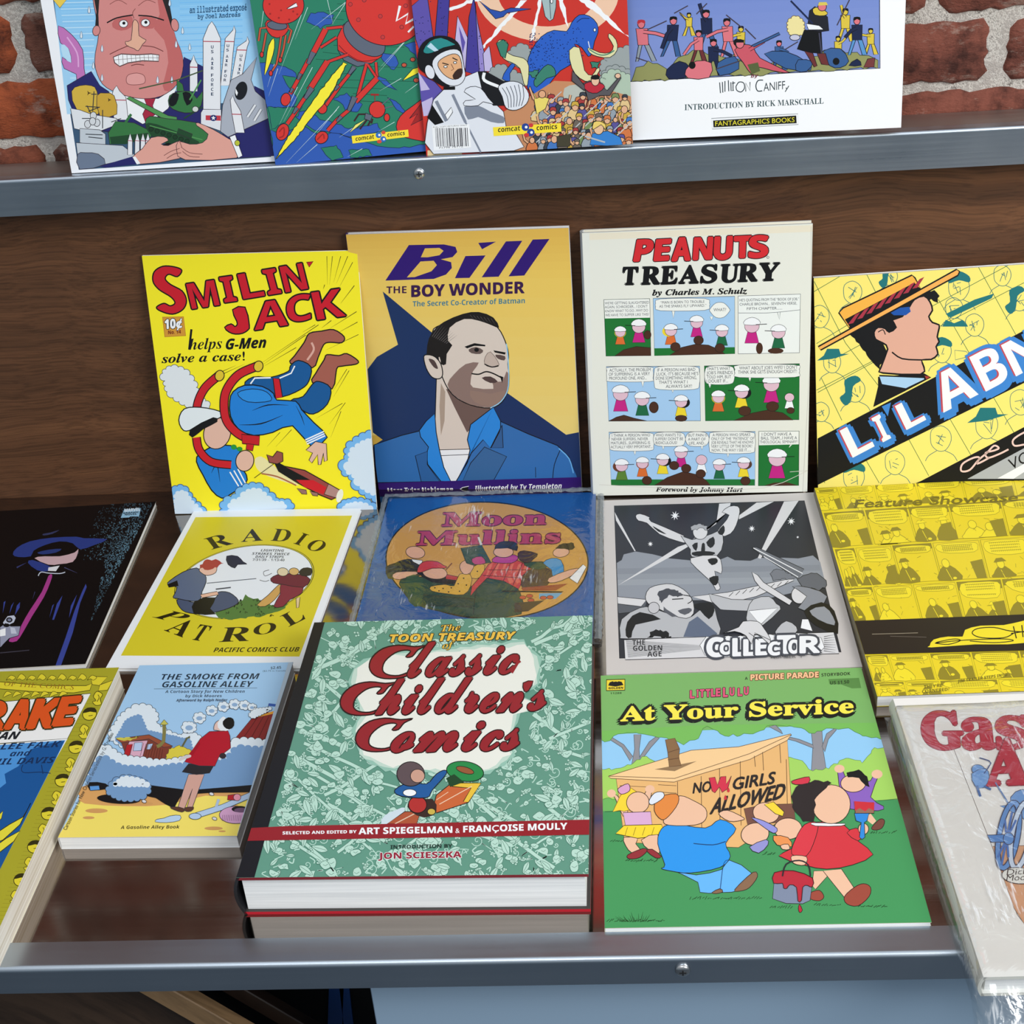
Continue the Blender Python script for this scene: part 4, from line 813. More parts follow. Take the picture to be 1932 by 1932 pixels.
    for dx, dy in ((0, 0), (-148, 186), (-70, 370)): a.poly([(x + dx, y + dy) for x, y in C], R, 3, o, 7)
    for t, p0, p1, up in (('lassic', (912, 372), (1452, 352), (26, -92)), ("hildren", (752, 560), (1480, 545), (26, -94)), ('s', (1520, 540), (1606, 532), (14, -88)), ('omics', (826, 750), (1466, 738), (26, -96))):
        a.text(t, p0, p1, up, R, 'sc', .036, o, .04, cap='x')
    a.poly([(1498, 402), (1548, 392), (1526, 440), (1504, 444)], R, 2, o, 5)
    a.line([(1440, 350), (1470, 300), (1484, 290)], R, 14); a.line([(1400, 738), (1470, 706)], R, 16)
    # rocket, green ring and a plain pilot
    a.view(430, 1420, 2.6833)
    a.poly([(780, 362), (800, 318), (860, 290), (900, 280), (890, 340), (860, 366)], (206, 222, 230), 2); a.poly([(810, 362), (900, 300), (980, 300), (960, 362)], (176, 86, 54), 0, K, 4); a.line([(850, 362), (950, 310)], (226, 196, 170), 5)
    a.poly([(1048, 262), (1060, 215), (1140, 152), (1286, 154), (1222, 252), (1060, 306)], (204, 104, 58), 0, K, 4); a.poly([(1286, 154), (1222, 252), (1196, 248), (1236, 180), (1140, 172), (1140, 154)], (236, 196, 66), 0, K, 4)
    a.line([(1075, 262), (1240, 170)], (240, 210, 180), 4); a.line([(1060, 240), (1120, 200)], (240, 210, 180), 3)
    a.poly([(920, 250), (1040, 235), (1060, 300), (1000, 330), (930, 300)], (58, 40, 36), 2); a.ell(1035, 300, 20, 16, (206, 180, 80), 0, K, 3)
    a.ell(1205, 96, 94, 50, (40, 140, 74), 8, K, 4, 40); a.ell(1205, 90, 46, 16, (150, 90, 56), 16, K, 3); a.poly([(1110, 130), (1150, 110), (1200, 150), (1130, 175)], (30, 70, 40))
    a.ell(965, 265, 46, 42, (180, 50, 48), 0, K, 4); a.poly([(850, 190), (930, 150), (1010, 160), (1060, 110), (1100, 90), (1110, 110), (1040, 190), (1010, 230), (880, 222)], (34, 92, 156), 3, K, 4); a.ell(930, 110, 70, 62, (96, 80, 84), 0, K, 4); a.ell(965, 120, 36, 34, (206, 160, 140), 0, K, 3); a.ell(925, 205, 34, 18, W, 0, K, 3)
    a.poly([(90, 388), (300, 376), (1860, 336), (1860, 412), (95, 452)], (148, 34, 42))
    a.text('SELECTED AND EDITED BY', (278, 419), (655, 410), 15, W, 'sb', .02); a.text('ART SPIEGELMAN', (666, 416), (1140, 406), 32, W, 'sb', .02); a.text('&', (1156, 408), (1178, 407), 19, W, 'sb'); a.text('FRANÇOISE MOULY', (1196, 404), (1718, 386), 32, W, 'sb', .02)
    a.text('INTRODUCTION BY', (828, 488), (1140, 481), 18, (36, 60, 52), 'sb', .02); a.text('JON SCIESZKA', (766, 540), (1186, 530), 30, (150, 40, 60), 'sb', .02, (236, 244, 240), .06)
    return a
COVERS['toon'] = cover_toon
def cover_lulu():
    a = art('lulu').view(1110, 1250, 2.8836); rd = random.Random(5)
    a.poly([(40, 20), (1900, 0), (1900, 2000), (40, 2000)], (112, 184, 96))
    a.grad([(60, 20), (1560, 0), (1640, 360), (60, 380)], (128, 180, 112), (128, 184, 100), 4)
    sky = (150, 206, 244); fol = (122, 190, 92)
    a.poly([(60, 400), (1620, 340), (1700, 660), (70, 640)], sky)
    gr = (146, 146, 152)
    for P in ([(235, 560), (250, 480), (245, 400), (285, 400), (275, 480), (280, 560)], [(225, 545), (180, 470), (110, 425), (125, 415), (190, 455), (240, 520)], [(280, 520), (330, 440), (370, 410), (385, 420), (340, 470), (285, 545)], [(1216, 610), (1225, 470), (1215, 380), (1275, 380), (1280, 480), (1300, 610)], [(1230, 480), (1130, 440), (1090, 430), (1100, 418), (1150, 430), (1225, 460)], [(1275, 470), (1300, 400), (1345, 370), (1355, 378), (1310, 430), (1290, 500)], [(985, 360), (1060, 400), (1050, 380), (1020, 350)]): a.poly(P, gr, 0, (80, 90, 100), 3)
    rag(a, [(55, 250), (1600, 200), (1640, 430), (1500, 420), (1420, 370), (1320, 370), (1230, 400), (1130, 360), (1000, 350), (900, 400), (740, 410), (640, 350), (600, 420), (520, 450), (400, 420), (300, 395), (180, 390), (90, 440), (55, 420)], fol, 8, 22, 2, (70, 130, 60), 2.5)
    a.poly([(55, 60), (1580, 10), (1640, 340), (600, 350), (55, 380)], (126, 182, 104))
    lg = (166, 214, 100)
    rag(a, [(70, 590), (150, 590), (210, 570), (310, 520), (400, 560), (420, 700), (60, 760)], lg, 7, 18, 3, (90, 140, 60), 2.5); rag(a, [(1080, 530), (1150, 540), (1220, 600), (1310, 590), (1400, 530), (1500, 560), (1560, 480), (1620, 480), (1720, 770), (1080, 800)], lg, 7, 18, 4, (90, 140, 60), 2.5)
    G = (70, 152, 92); a.poly([(60, 820), (1720, 760), (1960, 1500), (60, 1500)], G); a.line([(90, 822), (200, 818)], (40, 90, 50), 3); a.line([(1580, 768), (1690, 758)], (40, 90, 50), 3)
    # shed
    wd, wl, br = (236, 186, 120), (248, 208, 152), (90, 60, 40)
    a.poly([(150, 640), (470, 660), (1085, 430), (1110, 800), (1120, 830), (820, 1020), (200, 990)], wd, 0, br, 3); a.poly([(108, 628), (560, 488), (820, 470), (1105, 400), (1108, 408), (880, 520), (470, 655), (150, 642)], wl, 0, br, 3); a.poly([(108, 628), (470, 642), (880, 508), (1108, 404), (1085, 436), (880, 540), (466, 662), (120, 640)], wl, 0, br, 3)
    for x, y0, y1 in ((615, 630, 1000), (715, 590, 1020), (828, 550, 900), (905, 520, 580), (950, 500, 600), (1044, 460, 560), (1080, 540, 800), (486, 660, 1000)): a.line([(x, y0), (x + 6, y1)], br, 3)
    for y in (680, 720, 770): a.line([(170, y), (320, y + 8)], br, 2.5); a.line([(380, y - 4), (480, y + 2)], br, 2.5)
    a.poly([(360, 592), (590, 548), (470, 602)], (150, 120, 84)); a.poly([(418, 430), (470, 422), (496, 480), (492, 530), (506, 572), (440, 578), (432, 500)], (140, 106, 70), 0, br, 3)
    for p, q in (((432, 500), (496, 480)), ((432, 540), (496, 530))): a.line([p, q], br, 3)
    a.text('NO', (570, 724), (666, 714), (8, -56), (40, 34, 32), '', .03); a.poly([(658, 640), (690, 636), (704, 680), (722, 634), (750, 632), (752, 676), (780, 630), (760, 700), (730, 720), (715, 690), (690, 722), (675, 712)], (214, 52, 76), 0, K, 3); a.text('GIRLS', (784, 706), (1012, 672), (12, -64), (40, 34, 32), '', .03); a.text('ALLOWED', (664, 838), (1058, 752), (26, -82), (40, 34, 32), '', .03)
    for x, y in ((764, 708), (748, 750)): a.poly([(x, y - 16), (x + 8, y + 4), (x, y + 12), (x - 8, y + 4)], (206, 50, 60), 2)
    # header
    a.text('At Your Service', (172, 326), (1446, 286), 76, (250, 236, 84), 'b', .03, (20, 24, 20), .14, sh=((20, 24, 20), (-8, 6)))
    for i, (ch, x, y) in enumerate((('L', 552, 202), ('I', 589, 198), ('T', 606, 197), ('T', 638, 196), ('L', 668, 195), ('E', 694, 194), ('L', 734, 196), ('U', 770, 188), ('L', 814, 191), ('U', 848, 184))): a.text(ch, (x, y), (x + (9 if ch == 'I' else 24), y - 1), 42 if i != 6 else 50, (230, 92, 128), 'sb', .02, (70, 20, 40), .05)
    a.text('A', (852, 102), (868, 101), 15, K, 'sb'); a.text('PICTURE PARADE', (884, 104), (1256, 90), 30, (250, 200, 150), 'sb', .03, (110, 40, 30), .07); a.text('STORYBOOK', (1272, 86), (1430, 78), 17, K, 'sb')
    a.poly([(1310, 100), (1478, 94), (1490, 150), (1440, 152), (1380, 130), (1316, 128)], (90, 140, 72)); a.text('US $1.50', (1320, 130), (1424, 124), 18, (26, 46, 24), 'sb')
    a.poly([(92, 98), (194, 96), (194, 156), (92, 158)], K, 0, K, 5); a.poly([(94, 100), (192, 98), (192, 154), (94, 156)], (244, 216, 60)); a.poly([(102, 130), (110, 112), (128, 106), (142, 122), (158, 106), (176, 110), (186, 128), (142, 136)], K); a.ell(143, 118, 16, 10, K); a.text('GOLDEN', (104, 150), (184, 148), 11, K, 'sb', .03); a.text('11288', (114, 178), (176, 176), 10, (30, 60, 30), 'sb')
    # figures: plain and faceless
    a.view(1110, 1440, 2.8836); fl = (240, 194, 162); ol = dict(ol=(40, 26, 24), lw=3.5)
    a.poly([(850, 262), (960, 240), (1120, 236), (1130, 330), (870, 350)], (120, 80, 66), 0, br, 3)
    # child in yellow skirt
    a.poly([(190, 300), (150, 210), (140, 190), (155, 184), (215, 270)], fl, 2, **ol); a.poly([(300, 210), (310, 170), (330, 150), (345, 170), (330, 220)], fl, 2, **ol); a.ell(125, 175, 24, 22, fl); a.ell(335, 152, 26, 22, fl)
    rag(a, [(165, 190), (230, 140), (280, 170), (250, 230), (240, 270), (140, 270), (150, 230)], (246, 216, 60), 8, 24, 6, (150, 110, 30), 3); a.ell(270, 225, 62, 58, fl, 0, **ol); a.poly([(160, 150), (215, 122), (225, 160), (180, 180)], (222, 164, 204), 3, **ol)
    a.poly([(190, 280), (340, 275), (350, 360), (205, 360)], (222, 176, 214), 0, **ol); a.poly([(195, 350), (400, 345), (415, 390), (350, 412), (270, 420), (150, 395)], (248, 218, 56), 0, **ol)
    for x in (205, 250, 300, 350): a.line([(x + 10, 360), (x - 4, 405)], (150, 120, 30), 3)
    a.poly([(195, 415), (270, 420), (260, 450), (290, 490), (240, 500), (205, 460)], fl, 2, **ol); a.poly([(290, 430), (380, 400), (390, 500), (340, 490)], fl, 2, **ol); a.poly([(218, 510), (300, 476), (322, 490), (280, 526), (225, 532)], (150, 50, 56), 3, **ol); a.poly([(320, 490), (350, 480), (400, 520), (370, 528)], (150, 50, 56), 2, **ol)
    # figure in big blue sweater
    a.poly([(480, 600), (590, 620), (730, 590), (770, 540), (890, 610), (840, 700), (720, 716), (612, 714), (600, 660)], (104, 184, 248), 2, **ol); a.poly([(800, 700), (900, 606), (924, 630), (880, 690), (830, 708)], (140, 106, 80), 3, **ol); a.poly([(676, 716), (720, 694), (736, 712), (700, 722)], (140, 106, 80), 2, **ol)
    a.poly([(400, 585), (420, 565), (380, 450), (400, 370), (470, 344), (640, 366), (720, 320), (806, 370), (750, 450), (776, 520), (720, 580), (560, 610), (460, 600)], (44, 152, 236), 3, **ol); a.line([(575, 450), (680, 458), (750, 440)], (24, 60, 110), 5, 3); a.line([(770, 540), (740, 560), (722, 700)], (24, 60, 110), 3, 3)
    a.poly([(712, 290), (760, 270), (846, 310), (840, 324), (770, 330)], fl, 3, **ol)
    a.poly([(410, 320), (440, 230), (500, 190), (570, 215), (640, 260), (640, 320), (580, 350), (440, 350)], fl, 3, **ol); a.poly([(360, 270), (380, 200), (480, 180), (490, 230), (440, 300), (400, 320)], (230, 140, 66), 3, **ol); a.poly([(330, 220), (360, 175), (405, 170), (410, 200), (350, 238)], (226, 234, 244), 3, **ol)
    # peeking group
    a.ell(970, 285, 72, 56, fl, 10, **ol); a.poly([(960, 240), (1010, 225), (1068, 280), (1060, 304), (1020, 290)], (246, 216, 60), 0, **ol); a.ell(1090, 372, 76, 58, fl, 0, **ol); a.poly([(1010, 410), (1090, 420), (1110, 470), (1030, 460)], (238, 150, 84), 2, **ol)
    a.ell(910, 400, 76, 60, fl, -10, **ol); a.poly([(890, 310), (960, 330), (1030, 370), (1010, 396), (940, 350)], (150, 150, 220), 3, **ol); a.poly([(880, 470), (970, 430), (980, 460), (930, 504)], (150, 150, 210), 2, **ol); a.poly([(1050, 462), (1090, 456), (1098, 484), (1060, 484)], fl, 2, **ol)
    # figure in red dress with pail and brush
    a.poly([(1380, 200), (1360, 60), (1390, 60), (1430, 130), (1540, 110), (1560, 60), (1590, 70), (1540, 200), (1610, 250), (1580, 275), (1400, 260)], (140, 100, 190), 2, **ol); a.ell(1370, 45, 28, 22, fl); a.ell(1575, 75, 30, 24, fl); a.ell(1445, 125, 68, 48, fl, 0, **ol); rag(a, [(1410, 70), (1480, 50), (1525, 90), (1530, 150), (1510, 140), (1480, 95), (1420, 95)], K, 5, 16, 7); a.poly([(1500, 310), (1540, 290), (1570, 330), (1550, 350)], fl); a.poly([(1545, 365), (1590, 320), (1616, 330), (1600, 370), (1560, 380)], (120, 70, 60), 3, **ol)
    a.poly([(1230, 600), (1330, 600), (1240, 700), (1220, 680)], fl, 0, **ol); a.poly([(1280, 600), (1380, 590), (1460, 710), (1400, 750)], fl, 0, **ol); a.poly([(1210, 720), (1260, 705), (1285, 740), (1260, 762), (1212, 752)], (160, 76, 60), 3, **ol); a.poly([(1396, 740), (1450, 690), (1500, 670), (1538, 690), (1530, 740), (1470, 790), (1410, 780)], (160, 76, 60), 3, **ol)
    a.poly([(1040, 520), (1110, 480), (1160, 390), (1210, 338), (1390, 350), (1470, 440), (1552, 514), (1440, 570), (1300, 592), (1180, 570)], (214, 56, 66), 2, **ol); a.poly([(1180, 350), (1250, 340), (1240, 420), (1190, 520), (1110, 510), (1130, 430)], (220, 60, 72), 3, **ol); a.poly([(1110, 520), (1190, 525), (1180, 570), (1120, 560)], fl, 3, **ol); a.poly([(1410, 396), (1460, 370), (1500, 400), (1470, 440)], (214, 56, 66), 2, **ol)
    a.poly([(1220, 340), (1350, 345), (1400, 345), (1380, 358), (1240, 358)], W, 2, **ol); a.ell(1325, 240, 104, 106, fl, 0, **ol)
    rag(a, [(1110, 190), (1150, 130), (1240, 110), (1330, 118), (1300, 150), (1240, 200), (1230, 330), (1170, 330), (1120, 270)], (44, 36, 36), 6, 20, 8); a.poly([(1108, 115), (1150, 100), (1205, 90), (1200, 125), (1130, 132)], (214, 56, 76), 2, **ol)
    a.ell(1500, 375, 28, 30, fl, 0, **ol); a.poly([(1452, 290), (1530, 290), (1520, 330), (1505, 340), (1508, 420), (1492, 432), (1478, 420), (1488, 340), (1460, 330)], (50, 140, 220), 0, **ol); a.poly([(1452, 230), (1556, 232), (1558, 290), (1456, 290)], (150, 110, 90), 0, **ol); a.poly([(1450, 224), (1560, 232), (1558, 276), (1530, 262), (1510, 280), (1480, 262), (1454, 276)], (206, 50, 60))
    a.poly([(1016, 640), (1224, 650), (1210, 760), (1170, 778), (1080, 776), (1006, 750)], (128, 140, 164), 0, **ol); a.poly([(1016, 610), (1120, 600), (1224, 640), (1220, 690), (1196, 680), (1170, 690), (1164, 760), (1144, 764), (1136, 690), (1100, 676), (1084, 696), (1066, 694), (1060, 668), (1012, 668)], (190, 44, 60), 2, **ol); a.line([(1060, 630), (1080, 565), (1150, 545), (1200, 570), (1212, 630)], (40, 40, 46), 8, 3); a.poly([(1152, 780), (1168, 812), (1154, 826), (1146, 806)], (190, 44, 60), 2, **ol)
    for x, y, w_ in ((105, 870, 330), (555, 750, 400), (990, 800, 130), (1230, 788, 160), (1470, 796, 160), (205, 546, 190), (120, 438, 70), (950, 510, 70), (1540, 396, 140)):
        for i in range(int(w_ / 14)): q = x + i * 14; a.line([(q, y + rd.uniform(-4, 4)), (q + rd.uniform(6, 20), y - rd.uniform(2, 16))], (28, 66, 32), 3)
    for i in range(16): q = 190 + i * 9; a.line([(q, 872), (q + (i - 9) * 5 + rd.uniform(-8, 8), 872 - rd.uniform(20, 80) * (1 - abs(i - 8) / 12))], (28, 66, 32), 4, taper=True)
    return a
COVERS['lulu'] = cover_lulu
def cover_radio():
    a = art('radio').view(200, 950, 3.864)
    a.poly([(652, 98), (1806, 70), (1405, 1096), (118, 1100)], (216, 202, 44))
    T = (40, 34, 10)
    for ch, p0, p1, up in (('R', (770, 334), (930, 288), (-60, -78)), ('A', (985, 275), (1144, 262), (4, -88)), ('D', (1200, 262), (1330, 270), (38, -88)), ('I', (1368, 280), (1420, 296), (68, -80)), ('O', (1450, 316), (1560, 344), (72, -72))):
        a.text(ch, p0, p1, up, T, 'b')
    for ch, p0, p1, up in (('P', (338, 824), (490, 858), (150, -46)), ('A', (425, 918), (560, 968), (120, -96)), ('T', (612, 980), (700, 994), (76, -108)), ('R', (822, 998), (1036, 988), (42, -104)), ('O', (1066, 950), (1230, 925), (16, -76)), ('L', (1330, 886), (1460, 822), (-66, -76))):
        a.text(ch, p0, p1, up, T, 'b')
    a.text('PACIFIC COMICS CLUB', (782, 1070), (1402, 1060), (8, -32), T, 'sbi')
    E = lambda k: dict(cx=1010, cy=562, rx=520 * k, ry=255 * k, rot=-12)
    a.ell(c=(60, 60, 20), n=60, **E(1.0)); a.ell(c=(216, 202, 60), n=60, **E(.99)); a.ell(c=(60, 70, 40), n=60, **E(.978)); a.ell(c=(232, 238, 244), n=60, **E(.968))
    for t, x0, x1, y in (('LIGHTING', 1128, 1300, 342), ('STRIKES TWICE', 1064, 1342, 367), ('DAILY STRIPS', 1088, 1298, 389), ('7/31/39 – 1/13/40', 1068, 1302, 411)): a.text(t, (x0, y), (x1, y), (3, -17), (50, 56, 60), 'sbi', .01)
    rag(a, [(800, 800), (850, 750), (900, 740), (990, 690), (1010, 660), (1100, 690), (1240, 740), (1330, 720), (1300, 760), (1150, 810), (960, 832), (840, 828)], (82, 122, 58), 10, 24, 4); rd = random.Random(3)
    for i in range(40): x = rd.uniform(860, 1250); y = rd.uniform(700, 815); a.line([(x, y), (x + rd.uniform(-10, 10), y - 14), (x + rd.uniform(0, 18), y - 6)], (26, 40, 20), 5)
    # crouching man, back turned
    a.poly([(520, 700), (560, 690), (660, 720), (800, 680), (820, 640), (900, 644), (965, 700), (930, 740), (820, 780), (700, 800), (580, 786), (530, 740)], (72, 84, 112), 3, K, 5); a.poly([(650, 700), (800, 680), (760, 760), (800, 800), (640, 796)], K, 2)
    a.poly([(450, 590), (470, 560), (560, 500), (660, 468), (720, 510), (730, 570), (700, 640), (690, 690), (640, 710), (520, 690), (490, 680), (520, 610)], (92, 106, 134), 2, K, 5); a.poly([(448, 590), (520, 560), (530, 600), (460, 612)], K)
    a.poly([(690, 660), (810, 636), (820, 660), (700, 684)], (232, 186, 160), 0, K, 4); a.line([(800, 620), (910, 606)], (60, 66, 80), 9)
    a.poly([(680, 480), (720, 440), (800, 450), (800, 500), (740, 522), (700, 506)], (232, 190, 170), 3, K, 4); rag(a, [(680, 465), (720, 410), (800, 405), (860, 432), (810, 460), (740, 480)], (170, 60, 58), 6, 16, 2)
    a.poly([(880, 380), (960, 380), (1000, 420), (1028, 436), (960, 440), (940, 466), (890, 440)], (34, 40, 58), 2, K, 4); a.line([(735, 578), (1096, 540)], (70, 80, 90), 5)
    a.line([(1190, 476), (1150, 490), (1160, 520), (1210, 500)], (60, 60, 64), 4, 3); a.line([(1120, 550), (1160, 560), (1190, 550)], (60, 60, 64), 4, 3)
    # distant pair
    a.poly([(1270, 580), (1240, 600), (1180, 660), (1100, 730), (1160, 740), (1230, 690), (1280, 620)], (206, 162, 90), 2, K, 4); a.poly([(1280, 570), (1420, 570), (1430, 640), (1340, 690), (1290, 740), (1220, 740), (1270, 650)], (132, 44, 58), 2, K, 4); a.poly([(1200, 540), (1250, 510), (1340, 500), (1430, 510), (1490, 540), (1440, 600), (1290, 580), (1220, 570)], (110, 36, 50), 2, K, 4); a.ell(1290, 490, 40, 30, (222, 206, 170), 0, K, 4); a.ell(1372, 486, 36, 26, (214, 176, 110), 0, K, 4); a.poly([(1410, 490), (1440, 460), (1500, 462), (1496, 510), (1430, 516)], (48, 42, 36), 2, K, 3); a.poly([(1385, 680), (1415, 670), (1405, 745), (1388, 750)], (226, 200, 150), 0, K, 4)
    return a
COVERS['radio'] = cover_radio
def cover_moon():
    a = art('moon').view(660, 910, 3.864); Y = (214, 160, 82)
    a.ell(1000, 570, 742, 430, K, 2, n=72); a.ell(1000, 570, 732, 421, Y, 2, n=72)
    R, D = (186, 64, 104), (90, 24, 44)
    a.text('Moon', (672, 318), (1428, 304), (12, -92), R, 'b', .03, D, .05); a.text('Mullins', (486, 456), (1528, 440), (14, -94), R, 'b', .03, D, .05)
    gn = (42, 74, 56); fl = (232, 178, 150); ol = dict(ol=(36, 26, 22), lw=4)
    a.poly([(262, 620), (330, 590), (420, 560), (560, 590), (560, 660), (430, 700), (330, 700), (280, 700)], (40, 40, 38), 2, **ol); a.poly([(310, 690), (340, 655), (480, 650), (490, 670), (360, 710)], fl, 2, **ol); a.ell(478, 512, 70, 44, fl, 8, **ol); a.poly([(450, 560), (530, 570), (520, 610), (460, 580)], W, 0, **ol)
    # couch
    a.poly([(360, 740), (400, 700), (540, 690), (600, 720), (900, 760), (940, 750), (1000, 700), (1100, 704), (1180, 740), (1240, 800), (1250, 960), (960, 990), (700, 950), (500, 900), (420, 840)], gn, 2, **ol); a.poly([(530, 820), (900, 850), (890, 910), (520, 895)], (36, 64, 50), 0, **ol); a.line([(930, 750), (910, 860), (900, 960)], K, 5, 3)
    a.poly([(410, 690), (530, 700), (520, 900), (430, 870)], (50, 84, 60), 2)
    # reclining figure: plain head, round red hat, yellow dotted sleeves, book
    a.poly([(480, 650), (520, 640), (700, 690), (780, 700), (770, 740), (600, 730)], K, 2); a.poly([(700, 670), (790, 690), (780, 716), (700, 706)], (190, 50, 60), 0, **ol)
    a.ell(620, 660, 90, 46, fl, 6, **ol); a.poly([(490, 655), (510, 600), (560, 574), (640, 580), (680, 605), (705, 615), (690, 628), (600, 628), (530, 655)], (206, 60, 66), 2, **ol)
    a.line([(700, 640), (745, 590)], (130, 70, 40), 9)
    a.poly([(590, 760), (700, 745), (760, 756), (800, 670), (885, 676), (880, 760), (830, 820), (720, 815), (600, 795)], (226, 176, 66), 2, **ol); a.poly([(880, 640), (930, 600), (985, 606), (960, 690), (890, 700)], (226, 176, 66), 2, **ol)
    for x, y in ((620, 770), (680, 775), (740, 770), (790, 740), (830, 700), (850, 750), (800, 795), (930, 650), (720, 800), (650, 792)): a.ell(x, y, 6, 5, K, n=8)
    a.poly([(800, 620), (820, 580), (880, 560), (910, 590), (880, 660), (830, 670)], fl, 2, **ol)
    a.poly([(808, 482), (960, 458), (1030, 586), (900, 606), (850, 590)], (46, 82, 72), 0, **ol); a.poly([(930, 400), (945, 400), (968, 456), (950, 460)], (220, 220, 214)); a.poly([(890, 560), (960, 540), (990, 590), (910, 600)], (196, 70, 130), 2, **ol)
    # chequered blanket and two more plain figures
    B = [(1010, 600), (1060, 570), (1200, 560), (1330, 620), (1260, 680), (1250, 740), (1230, 780), (1120, 720), (1000, 700), (930, 770), (880, 830), (890, 760), (950, 690)]
    a.poly(B, (206, 62, 66), 0, **ol)
    for i in range(6): x = 1000 + i * 52; a.poly([(x + 20, 600), (x + 42, 590), (x + 20, 650), (x, 660)], (226, 110, 92)); a.poly([(x + 40, 690), (x + 66, 680), (x + 90, 730), (x + 60, 740)] if i > 1 else [(x, 660), (x + 20, 650), (x, 690), (x - 15, 694)], (226, 110, 92))
    for p, q in (((1010, 640), (1320, 640)), ((970, 680), (1270, 700)), ((1090, 575), (1010, 700)), ((1180, 565), (1120, 720)), ((1260, 590), (1190, 750))): a.line([p, q], (110, 24, 34), 5)
    a.poly([(1250, 720), (1290, 650), (1400, 620), (1480, 660), (1440, 750), (1330, 770), (1260, 770)], (74, 54, 44), 2, **ol); a.poly([(1270, 590), (1400, 580), (1450, 610), (1380, 640), (1300, 620)], (46, 78, 56), 2, **ol)
    a.poly([(1040, 580), (1060, 545), (1200, 530), (1226, 560), (1180, 590), (1090, 590)], (186, 56, 150), 2, **ol); a.ell(1120, 510, 72, 40, fl, 0, **ol); a.poly([(1056, 484), (1090, 440), (1160, 432), (1216, 446), (1218, 500), (1150, 480)], (40, 44, 58), 2, **ol)
    a.poly([(1226, 520), (1270, 500), (1370, 524), (1340, 560), (1300, 590), (1240, 570)], (70, 48, 46), 2, **ol)
    a.poly([(1408, 590), (1470, 555), (1540, 570), (1560, 660), (1480, 690), (1470, 640)], (62, 150, 206), 2, **ol); a.ell(1540, 510, 60, 36, fl, -8, **ol); rag(a, [(1500, 480), (1540, 450), (1630, 440), (1640, 480), (1600, 500), (1560, 480)], K, 6, 16, 3); a.poly([(1450, 700), (1600, 640), (1680, 630), (1640, 670), (1540, 720), (1460, 735)], fl, 2, **ol); a.poly([(1600, 700), (1700, 600), (1725, 620), (1660, 740)], W, 0, **ol); a.poly([(1380, 810), (1550, 806), (1500, 850), (1380, 850)], (110, 170, 206)); a.poly([(1110, 790), (1560, 796), (1540, 806), (1110, 800)], K)
    for x, y in ((1260, 840), (1310, 830), (1320, 860), (1410, 842), (1460, 838)): a.ell(x, y, 24, 13, (196, 76, 58), 0, K, 3)
    a.poly([(1250, 770), (1590, 740), (1500, 790), (1260, 790)], (160, 76, 46)); a.poly([(1200, 880), (1420, 860), (1300, 940), (1200, 950)], (60, 46, 42))
    return a
COVERS['moon'] = cover_moon
